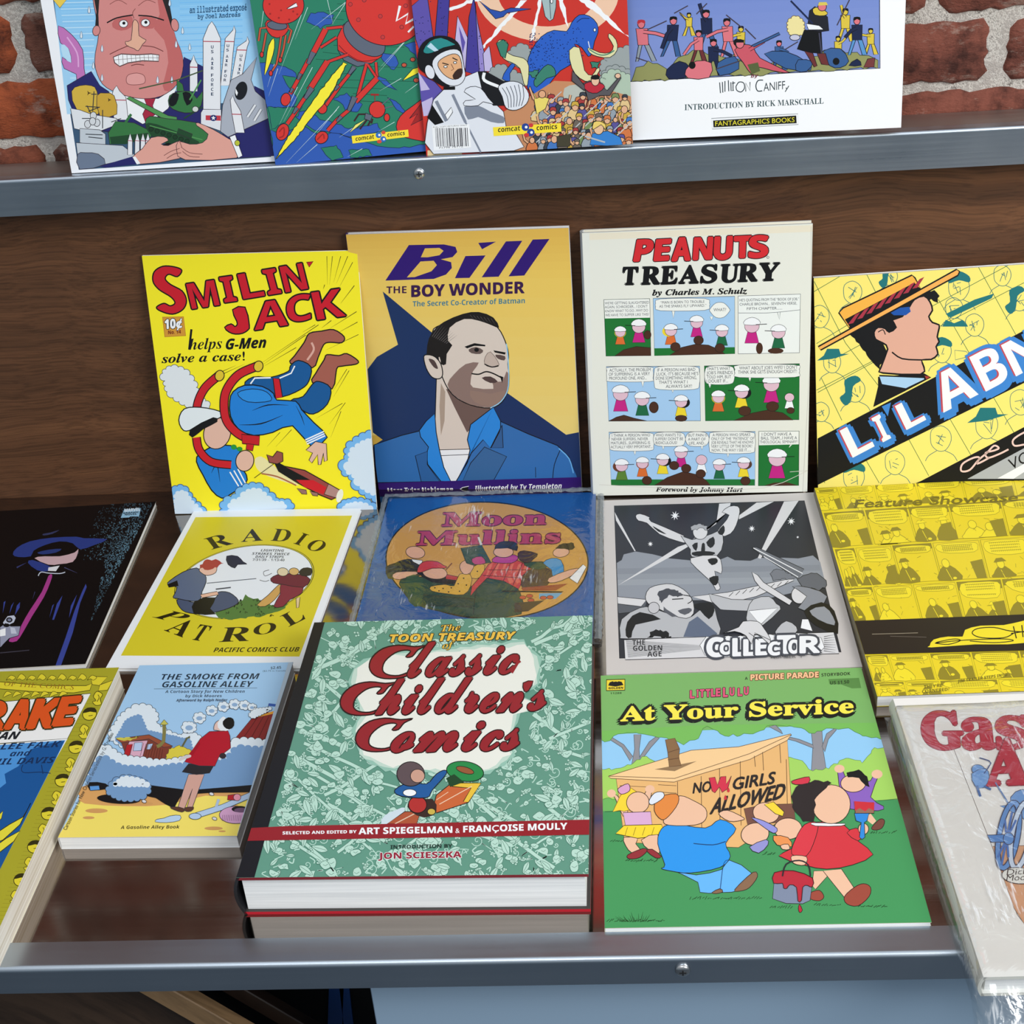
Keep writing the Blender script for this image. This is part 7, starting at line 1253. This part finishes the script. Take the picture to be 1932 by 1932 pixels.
    # crowd
    a.poly([(800, 880), (1010, 760), (1200, 640), (1380, 650), (1480, 760), (1640, 720), (1840, 780), (1860, 1200), (820, 1200)], (200, 140, 100)); a.poly([(1280, 700), (1420, 680), (1440, 820), (1300, 840)], (186, 190, 180), 3)
    cols = [(70, 120, 190), (206, 170, 70), (170, 60, 60), (110, 100, 90), (120, 140, 90), (226, 196, 140), (90, 84, 150), (150, 160, 170), (210, 120, 70), (60, 66, 76)]
    for row, (y0, n) in enumerate(((800, 15), (880, 17), (960, 18), (1040, 17), (1110, 16))):
        for i in range(n):
            x = 850 + i * (980 / n) + rd.uniform(-24, 24); y = y0 + rd.uniform(-30, 30)
            if y < 1180 - (x - 820) * .45 and x < 1050: continue
            c = rd.choice(cols); s_ = rd.uniform(.8, 1.25)
            if rd.random() < .5: q = rd.choice((-1, 1)); a.line([(x, y + 40), (x + q * 60 * s_, y - 10), (x + q * 70 * s_, y - 60)], (20, 18, 26), 22); a.line([(x, y + 40), (x + q * 60 * s_, y - 10), (x + q * 70 * s_, y - 60)], (222, 170, 130), 14)
            a.poly([(x - 46 * s_, y + 90), (x - 36 * s_, y + 20), (x, y + 6), (x + 36 * s_, y + 20), (x + 46 * s_, y + 90)], c, 2, **ol); a.ell(x, y - 6, 21 * s_, 25 * s_, (226, 176, 140), 0, **ol)
            if rd.random() < .75: a.poly([(x - 24 * s_, y - 8), (x - 18 * s_, y - 38 * s_), (x + 18 * s_, y - 38 * s_), (x + 24 * s_, y - 8), (x, y - 18 * s_)], rd.choice(cols), 2, **ol)
            if rd.random() < .3: a.line([(x - 60, y + 60), (x + 80, y - 70)], (190, 196, 200), 8); 
    a.poly([(1430, 660), (1480, 640), (1560, 680), (1620, 720), (1700, 630), (1710, 600), (1730, 620), (1640, 760), (1560, 760), (1470, 800)], (90, 86, 90), 0, **ol); a.poly([(1430, 680), (1480, 650), (1560, 660), (1600, 690), (1540, 740), (1470, 730)], (190, 44, 60), 2, **ol); a.ell(1525, 640, 32, 42, (232, 190, 160), 0, **ol); a.poly([(1494, 630), (1500, 600), (1550, 596), (1556, 630)], K, 2); a.ell(1704, 605, 22, 20, (232, 190, 160), 0, **ol); a.poly([(1345, 560), (1340, 640), (1440, 720), (1440, 680)], (90, 86, 90), 0, **ol)
    a.poly([(1030, 720), (1060, 780), (1100, 760), (1160, 780), (1130, 860), (1060, 900)], (236, 216, 110), 0, **ol); a.ell(1105, 745, 28, 30, (226, 170, 130), 0, **ol); a.poly([(1010, 680), (1050, 780), (1030, 790), (1000, 700)], (226, 170, 130), 0, **ol)
    a.poly([(1480, 1150), (1500, 1060), (1620, 1040), (1720, 1090), (1740, 1150), (1640, 1160)], (56, 130, 206), 0, **ol); a.ell(1550, 1020, 40, 48, (232, 190, 150), 0, **ol); a.poly([(1505, 1030), (1510, 970), (1560, 962), (1606, 990), (1600, 1030), (1570, 990)], (236, 206, 110), 2, **ol); a.line([(1440, 1080), (1600, 1130)], (180, 186, 190), 12); a.poly([(1220, 1080), (1330, 1060), (1320, 1160), (1220, 1160)], (70, 66, 50), 0, **ol); a.poly([(200, 1180), (470, 1180), (470, 1220), (200, 1225)], (226, 200, 150))
    # astronaut
    s_, sd = (226, 230, 238), (130, 138, 154)
    a.poly([(250, 780), (330, 700), (500, 600), (600, 560), (640, 720), (800, 880), (820, 1000), (900, 1060), (960, 1160), (880, 1190), (250, 1210), (180, 1120), (200, 960)], s_, 0, **ol); a.poly([(200, 920), (240, 820), (330, 960), (260, 980)], K); a.poly([(490, 840), (580, 820), (700, 880), (800, 920), (800, 970), (700, 960), (600, 920), (520, 940)], sd, 2)
    a.poly([(600, 560), (660, 560), (800, 640), (860, 640), (780, 720), (820, 830), (720, 830), (640, 740)], (24, 24, 28), 0, **ol); a.line([(650, 570), (650, 630), (760, 680)], W, 24, 4)
    a.poly([(760, 680), (850, 640), (940, 660), (1000, 740), (980, 820), (900, 868), (820, 850), (790, 760)], s_, 3, **ol)
    for k in range(6): a.line([(790 + k * 32, 690 - k * 6), (830 + k * 26, 760), (840 + k * 20, 850 - k * 3)], (60, 66, 80), 5, 4)
    a.poly([(490, 720), (540, 680), (620, 690), (680, 770), (720, 820), (640, 800), (600, 830), (490, 830), (500, 790), (580, 780)], s_, 2, **ol); a.line([(400, 740), (500, 960)], sd, 22); a.line([(500, 960), (620, 1200)], sd, 14); a.line([(270, 790), (350, 950)], sd, 26); a.poly([(340, 900), (390, 840), (400, 880), (360, 940)], W, 0, **ol)
    a.poly([(135, 520), (130, 420), (170, 330), (260, 280), (370, 285), (440, 330), (470, 400), (480, 520), (420, 650), (320, 670), (200, 580)], (22, 22, 26), 3, **ol); a.poly([(170, 390), (220, 320), (310, 290), (400, 330), (420, 350), (330, 370), (240, 410), (190, 415)], (44, 140, 140), 2, **ol); a.poly([(200, 360), (230, 330), (290, 390), (260, 400)], (190, 220, 236))
    a.poly([(240, 500), (280, 430), (380, 385), (460, 400), (490, 520), (500, 600), (460, 660), (380, 670), (290, 610)], s_, 3, **ol); a.poly([(285, 510), (310, 460), (400, 420), (455, 440), (475, 530), (460, 600), (400, 620), (330, 580)], (230, 176, 130), 3, **ol); a.poly([(400, 590), (440, 540), (480, 540), (470, 600), (420, 624)], (60, 40, 34), 2); a.line([(320, 490), (370, 505)], K, 8); a.line([(400, 450), (440, 470)], K, 8); a.ell(345, 520, 14, 9, W, 0, **ol); a.ell(420, 488, 12, 9, W, 0, **ol); a.line([(390, 500), (410, 540), (390, 550)], (120, 70, 50), 5)
    a.ell(222, 560, 36, 58, s_, -20, **ol); a.line([(330, 690), (420, 690)], K, 26)
    # barcode
    a.poly([(236, 985), (530, 975), (545, 1160), (250, 1180)], W)
    x = 262
    while x < 520:
        w_ = rd.choice((3, 3, 5, 8)); a.poly([(x, 1004), (x + w_, 1004), (x + w_ + 8, 1150), (x + 8, 1150)], (40, 40, 50)); x += w_ + rd.choice((4, 6, 9))
    a.text('FULL COPY RETURNS ONLY', (246, 1002), (512, 988), 10, (60, 60, 70), ''); a.text('71796 76112', (290, 1168), (480, 1156), 14, (60, 60, 70), '')
    a.poly([(716, 1002), (1252, 974), (1256, 1042), (722, 1072)], (250, 226, 60)); a.text('comcat', (756, 1042), (930, 1030), 42, (30, 30, 30), 'sb', .01, cap='l'); a.text('comics', (1060, 1030), (1222, 1020), 42, (30, 30, 30), 'sb', .01, cap='l')
    for x, y, c in ((972, 1004, (40, 70, 150)), (1014, 1046, (40, 70, 150))): a.ell(x, y, 30, 30, c); a.ell(x + 6, y, 11, 11, W)
    a.ell(1016, 990, 18, 16, (206, 60, 60)); a.ell(980, 1066, 20, 16, (206, 60, 60))
    return a
COVERS['comic3'] = cover_comic3
def cover_caniff():
    a = art('caniff').view(1160, 0, 2.5026); rd = random.Random(6); ol = dict(ol=(24, 22, 34), lw=3.2)
    a.poly([(-200, 12), (70, 10), (1250, -40), (1250, 336), (75, 384), (-200, 395)], (30, 40, 70)); a.grad([(-200, 0), (1246, -60), (1246, 150), (-198, 200)], (118, 140, 206), (128, 148, 210), 4); a.grad([(-198, 200), (1246, 150), (1247, 333), (-196, 390)], (128, 148, 210), (134, 150, 208), 3)
    rag(a, [(80, 340), (150, 290), (240, 320), (360, 240), (480, 260), (640, 310), (800, 290), (880, 320), (1000, 240), (1180, 270), (1246, 290), (1246, 332), (76, 382)], (150, 152, 96), 8, 22, 2, (60, 66, 50), 3)
    sk, bl, dk, yl, bg, pk = (224, 120, 130), (58, 96, 150), (30, 40, 74), (222, 196, 70), (90, 130, 196), (206, 90, 104)
    def man(x, y, s_, coat, legs, face, lean=0, arm=None, hat=None):
        for q in (-1, 1): a.poly([(x - 8 * s_ + q * 8 * s_, y + 60 * s_), (x + 8 * s_ + q * 10 * s_, y + 60 * s_), (x + q * 34 * s_ + lean * 20 + 8, y + 130 * s_), (x + q * 30 * s_ + lean * 20 - 10, y + 132 * s_)], legs, 0, **ol)
        a.poly([(x - 22 * s_ - lean * 12, y + 8 * s_), (x + 22 * s_ - lean * 12, y + 8 * s_), (x + 20 * s_, y + 70 * s_), (x - 20 * s_, y + 70 * s_)], coat, 0, **ol)
        ar = arm or (rd.choice((-1, 1)) * 50, rd.uniform(-40, 30)); a.line([(x, y + 20 * s_), (x + ar[0] * .5 * s_, y + (20 + ar[1] * .3) * s_), (x + ar[0] * s_, y + (20 + ar[1]) * s_)], (24, 22, 34), 15 * s_); a.line([(x, y + 20 * s_), (x + ar[0] * .5 * s_, y + (20 + ar[1] * .3) * s_), (x + ar[0] * s_, y + (20 + ar[1]) * s_)], coat, 10 * s_)
        a.ell(x - lean * 16, y - 8 * s_, 13 * s_, 15 * s_, face, 0, **ol); a.poly([(x - lean * 16 - 14 * s_, y - 8 * s_), (x - lean * 16 - 12 * s_, y - 24 * s_), (x - lean * 16 + 12 * s_, y - 24 * s_), (x - lean * 16 + 14 * s_, y - 10 * s_), (x - lean * 16, y - 16 * s_)], hat or K, 2)
    man(345, 80, .7, yl, yl, yl, 0, (-60, -40)); man(590, 150, .9, yl, yl, yl, 0, (-50, 10)); man(1085, 75, 1.0, yl, yl, yl, 0, (-20, -60)); man(1205, 165, .8, yl, yl, yl); man(1050, 200, .8, yl, yl, yl)
    man(130, 125, 1.25, sk, (150, 160, 170), sk, .6, (90, 20), (190, 50, 60)); man(265, 110, 1.2, dk, bl, sk, -.4, (-40, 80)); man(430, 80, 1.2, dk, bl, sk, .3, (-30, -70)); man(530, 120, 1.15, sk, sk, sk, .4, (-90, 30)); man(390, 170, 1.0, sk, (110, 50, 50), sk, 0, (-70, 70)); man(460, 215, 1.1, dk, dk, sk, 0, (80, 30)); man(1140, 120, 1.15, dk, (90, 150, 206), sk, 0, (-50, 40)); man(770, 220, .9, bl, bl, sk, 0, (50, 20))
    for P, c in (([(240, 330), (300, 290), (350, 320), (330, 366), (250, 372)], dk), ([(480, 300), (560, 270), (580, 330), (490, 360)], bl), ([(700, 260), (800, 250), (900, 300), (920, 340), (800, 330)], bl), ([(980, 250), (1060, 240), (1100, 300), (1060, 330), (1010, 320)], bl), ([(330, 330), (380, 290), (450, 300), (440, 368), (340, 370)], sk), ([(860, 290), (930, 300), (900, 345), (850, 340)], bl), ([(1100, 320), (1140, 290), (1160, 320)], dk)): a.poly(P, c, 2, **ol)
    for x, y, c in ((300, 310, dk), (360, 310, K), (1040, 300, K), (570, 205, K)): a.ell(x, y, 16, 17, c)
    a.poly([(560, 240), (610, 215), (650, 230), (680, 280), (820, 350), (740, 340), (660, 320), (640, 356), (600, 300)], pk, 2, **ol); a.ell(585, 212, 19, 21, sk, 0, **ol); a.poly([(566, 206), (578, 190), (606, 194), (604, 206)], K); a.line([(630, 240), (700, 200)], (24, 22, 34), 18); a.line([(630, 240), (700, 200)], pk, 13); a.poly([(640, 220), (770, 160), (776, 170), (650, 228)], bl, 0, **ol); a.poly([(620, 310), (670, 300), (680, 340), (640, 356)], (90, 100, 60))
    a.cloud([(815, 110), (850, 90), (880, 110), (884, 160), (850, 175), (820, 160)], 12, (240, 226, 160), (110, 90, 50), 3); a.ell(845, 185, 24, 14, (200, 200, 220), 0, **ol)
    a.poly([(856, 240), (890, 150), (970, 155), (975, 262), (910, 256)], K, 0, **ol); a.poly([(915, 60), (940, 40), (1000, 90), (1006, 155), (960, 160), (905, 140)], (34, 36, 44), 0, **ol); a.poly([(930, 52), (960, 44), (1000, 70), (985, 84), (940, 80)], yl, 2, **ol); a.ell(975, 42, 20, 20, sk, 0, **ol); a.poly([(955, 36), (960, 20), (995, 20), (1002, 34)], (220, 200, 90)); a.poly([(900, 120), (960, 130), (980, 150), (910, 150)], W, 0, **ol); a.line([(826, 12), (930, 120)], dk, 8); a.line([(960, 165), (975, 300)], (70, 70, 90), 6)
    a.poly([(890, 250), (930, 260), (950, 320), (936, 326), (910, 280)], (110, 50, 50), 0, **ol); a.poly([(950, 262), (990, 262), (1006, 318), (970, 312)], (110, 50, 50), 0, **ol); a.poly([(1170, 330), (1190, 290), (1225, 285), (1220, 330)], (120, 60, 60), 0, **ol)
    for p, q in (((275, 65), (340, 30)), ((300, 60), (330, 100)), ((380, 70), (430, 20)), ((520, 75), (600, 140)), ((150, 140), (240, 100)), ((1045, 130), (1110, 0)), ((800, 240), (860, 205)), ((470, 330), (590, 290)), ((95, 270), (150, 290)), ((610, 140), (660, 190))): a.line([p, q], (70, 60, 70), 5)
    a.text('by', (636, 372), (672, 368), 16, (120, 40, 60), 'sbi', cap='b')
    T = (46, 60, 66)
    for P in ([(489, 392), (493, 442)], [(502, 390), (504, 440)], [(514, 386), (514, 436)], [(530, 382), (532, 434)], [(542, 392), (543, 432), (556, 430)], [(552, 388), (552, 430)], [(548, 398), (562, 394)]): a.line(P, T, 4.5)
    a.line([(566, 412), (580, 392), (602, 396), (606, 420), (590, 438), (570, 430), (566, 412)], T, 4.5, 4); a.line([(612, 436), (612, 396), (632, 432), (632, 392)], T, 4.5); a.line([(694, 384), (670, 386), (660, 410), (668, 434), (690, 434)], T, 5, 4)
    a.text('ANIFF,', (696, 436), (806, 426), 38, T, '', .01); a.line([(816, 412), (798, 440)], T, 4)
    a.text('INTRODUCTION BY RICK MARSCHALL', (324, 520), (980, 498), 27, (64, 84, 88), 'b')
    a.poly([(450, 560), (858, 544), (860, 594), (454, 610)], W, 0, (120, 126, 130), 2.5); a.poly([(458, 570), (850, 552), (852, 588), (460, 602)], (34, 34, 26)); a.text('FANTAGRAPHICS BOOKS', (468, 596), (842, 582), 22, (238, 226, 60), '', .012)
    return a
COVERS['caniff'] = cover_caniff
COVERS = globals().get('COVERS', {})
def A_(k): return COVERS[k]() if k in COVERS else None
book('smilin', 'comic_book', 'yellow comic with red outlined title and falling airman, leaning left of the others', 'comic book', G_STAND, A_('smilin'), (250, 236, 40), (246, 240, 220), (240, 240, 235))
r = book('bill', 'picture_book', 'golden yellow hardcover with portrait of a man in blue jacket, purple title', 'book', G_STAND, A_('bill'), (226, 184, 76), (240, 242, 246), (240, 240, 240), hard=True, spine=(70, 50, 120))
book('peanuts', 'hardcover_book', 'cream hardcover treasury in worn dust jacket with three rows of comic panels', 'book', G_STAND, A_('peanuts'), (232, 233, 222), (200, 208, 216), (236, 234, 220), hard=True, pages=P_cream)
book('abner', 'strip_collection', 'wide yellow comic collection with diagonal black title band, cut off by right edge', 'book', G_STAND, A_('abner'), (250, 232, 120), (226, 228, 226), (230, 230, 226), spine=(40, 40, 40))
book('andreas', 'comic_book', 'white bordered comic with big worried man in suit clutching rockets, leftmost on ledge', 'comic book', G_TOP, A_('andreas'), (244, 246, 250), (210, 214, 220), (60, 60, 66))
book('comic2', 'comic_book', 'green and blue comic with red spherical flying machines and yellow flames, on ledge', 'comic book', G_TOP, A_('comic2'), (40, 110, 90), (60, 80, 110), (40, 40, 50))
book('comic3', 'comic_book', 'red comic with astronaut and huge crowd, barcode in its corner, on ledge', 'comic book', G_TOP, A_('comic3'), (206, 60, 48), (200, 200, 200), (90, 70, 60))
book('caniff', 'strip_collection', 'white landscape collection with battle picture on blue ground, rightmost on upper ledge', 'book', G_TOP, A_('caniff'), (250, 251, 253), (232, 230, 222), (240, 240, 236))
book('smoke', 'paperback_book', 'pale blue and yellow paperback with woman in red jacket, between two larger books', 'book', G_LIE, A_('smoke'), (164, 200, 232), (216, 216, 214), (220, 220, 220))
book('toon', 'hardcover_book', 'thick green patterned hardcover with dark red script title, front and centre', 'book', G_LIE, A_('toon'), (120, 178, 156), (150, 30, 40), (64, 60, 58), hard=True, spine=(28, 28, 32), front_edge=(130, 30, 38), back_edge=(190, 24, 44))
book('lulu', 'storybook', 'green storybook showing children by a wooden shed, lying at the front right', 'book', G_LIE, A_('lulu'), (84, 160, 96), (214, 206, 184), (220, 220, 210))
book('coll', 'magazine', 'black, white and grey fan magazine with flying man, below the cream treasury', 'magazine', G_LIE, A_('coll'), (206, 201, 198), (192, 186, 180), (206, 200, 196))
book('radio', 'comic_book', 'yellow comic with white border and oval picture, black arched title', 'comic book', G_LIE, A_('radio'), (236, 240, 244), (226, 230, 236), (236, 240, 244))
r = book('moon', 'strip_collection', 'blue comic collection with orange oval picture inside crinkled clear plastic sleeve', 'book', G_LIE, A_('moon'), (22, 88, 160), (40, 60, 90), (30, 60, 100))
F_moon = film_mat('clear_sleeve', 0.24, 34, 0.8)
film(r, 'moon', F_moon, -.006, .2085, -.004, .2445, seed=3)
M_seam = mat('sleeve_seam_film', (150, 160, 166), 0.3)
nt_ = NT(M_seam); nt_.b.inputs['Alpha'].default_value = 0.5
def seam(root, pts, w, z, seed):
    # crumpled welded edge of a plastic sleeve: a narrow wavy ribbon
    rd = random.Random(seed); vs = []; fs = []; n = 60
    (xa, ya), (xb, yb) = pts; L = math.hypot(xb - xa, yb - ya); ux, uy = (xb - xa) / L, (yb - ya) / L
    for i in range(n + 1):
        t = i / n * L; a, c = rd.uniform(-.0006, .0006), rd.uniform(-.0006, .0006)
        for k, o in ((0, -w / 2 + a), (1, 0), (2, w / 2 + c)): vs.append((xa + ux * t - uy * o, ya + uy * t + ux * o, z + rd.uniform(0, .0012) + (.0012 if k == 1 else 0)))
    for i in range(n):
        for k in (0, 1): b0 = i * 3 + k; fs.append((b0, b0 + 3, b0 + 4, b0 + 1))
    me = bpy.data.meshes.new('sleeve_seam'); me.from_pydata(vs, [], fs)
    o = link('sleeve_seam', me, root, [M_seam]); o['label'] = 'greyish crumpled sleeve edge'
seam(r, ((-.004, .2425), (.2075, .2425)), .007, .0055, 1); seam(r, ((.2065, -.002), (.2065, .243)), .006, .0035, 2); seam(r, ((-.0035, -.002), (-.0035, .243)), .005, .0035, 3)
book('feature', 'comic_book', 'yellow book printed all over with olive comic panels and black band, at right', 'comic book', G_LIE, A_('feature'), (238, 216, 40), (120, 112, 80), (220, 200, 60))
r = book('gasr', 'hardcover_book', 'white sleeved book with large red letters overhanging the shelf corner at right', 'book', G_LIE, A_('gasr'), (240, 238, 232), (216, 216, 206), (235, 235, 230), hard=True)
F_gas = film_mat('loose_sleeve', 0.5, 26, 0.8)
film(r, 'gasr', F_gas, -.006, .221, -.03, .2585, seed=8, droop=lambda x, y: max(0, (-.001 - y)) * 0.9)
book('mandrake', 'paperback_book', 'thick yellow bordered paperback with orange title, cut off at lower left', 'book', G_LIE, A_('mandrake'), (206, 196, 44), (238, 238, 236), (220, 214, 190), pages=P_tan)
book('shadow', 'graphic_novel', 'black cover with cloaked figure and blue brimmed hat, at the left edge', 'book', G_LIE, A_('shadow'), (6, 6, 9), (222, 220, 206), (30, 30, 30))
# ---------------------------------------------------------------- things under the shelf
cb = empty('cabinet', 'plain grey laminate cabinet standing under the right half of the shelf', 'cabinet', (0.25, .66, -.75))
b = bmesh.new(); add_box(b, -0.174, 0.84, .645, .663, -.745, -.0225); rel(bm_obj('front_panel', b, M_cab, cb, .0006, 1), cb)
b = bmesh.new(); add_box(b, -0.1735, -0.158, .6635, 1.20, -.745, -.0225); rel(bm_obj('side_panel', b, M_cab, cb), cb)
RX, RZ, RA = -.3444, -.1263, radians(-45)
def slanted(name, x0, x1, y, th, L, m, label, cat, up=.09):
    rb = bmesh.new(); add_box(rb, x0, x1, -th, th, -L, L); o = bm_obj(name, rb, m, None, .0008, 1); o.rotation_euler = (0, RA, 0)
    o.location = Vector((RX, y, RZ)) + Vector((sin(-RA), 0, -cos(RA))) * (L - up); return tag(o, label, cat)
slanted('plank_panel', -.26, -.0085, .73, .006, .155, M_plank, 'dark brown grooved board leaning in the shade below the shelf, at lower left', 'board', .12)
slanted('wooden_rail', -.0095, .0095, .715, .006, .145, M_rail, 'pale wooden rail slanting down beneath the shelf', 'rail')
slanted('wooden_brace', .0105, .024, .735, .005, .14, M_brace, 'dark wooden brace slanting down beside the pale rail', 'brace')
M_gap_dark = mat('gap_black', (12, 12, 14), 0.9)
bg_ = empty('gap_darkener', 'added black block darkening the gap under the shelf, with dark blue straps', 'block', (-.26, .90, -.75))
b = bmesh.new(); add_box(b, -.46, -.182, .80, 1.0, -.75, -.10); rel(bm_obj('dark_block', b, M_gap_dark, bg_, .02, 3, True), bg_)  # black block added to keep the gap under the shelf dark behind the straps
for x, a_, w_ in ((-.255, 9, .006), (-.240, 3, .004)):
    b = bmesh.new(); add_box(b, -w_, w_, -.001, .001, -.24, .24); o = bm_obj('strap', b, M_blue, bg_); o.location = Vector((x, .797, -.30)) - bg_.location; o.rotation_euler = (0, radians(a_), 0); o['label'] = 'dark blue strap'
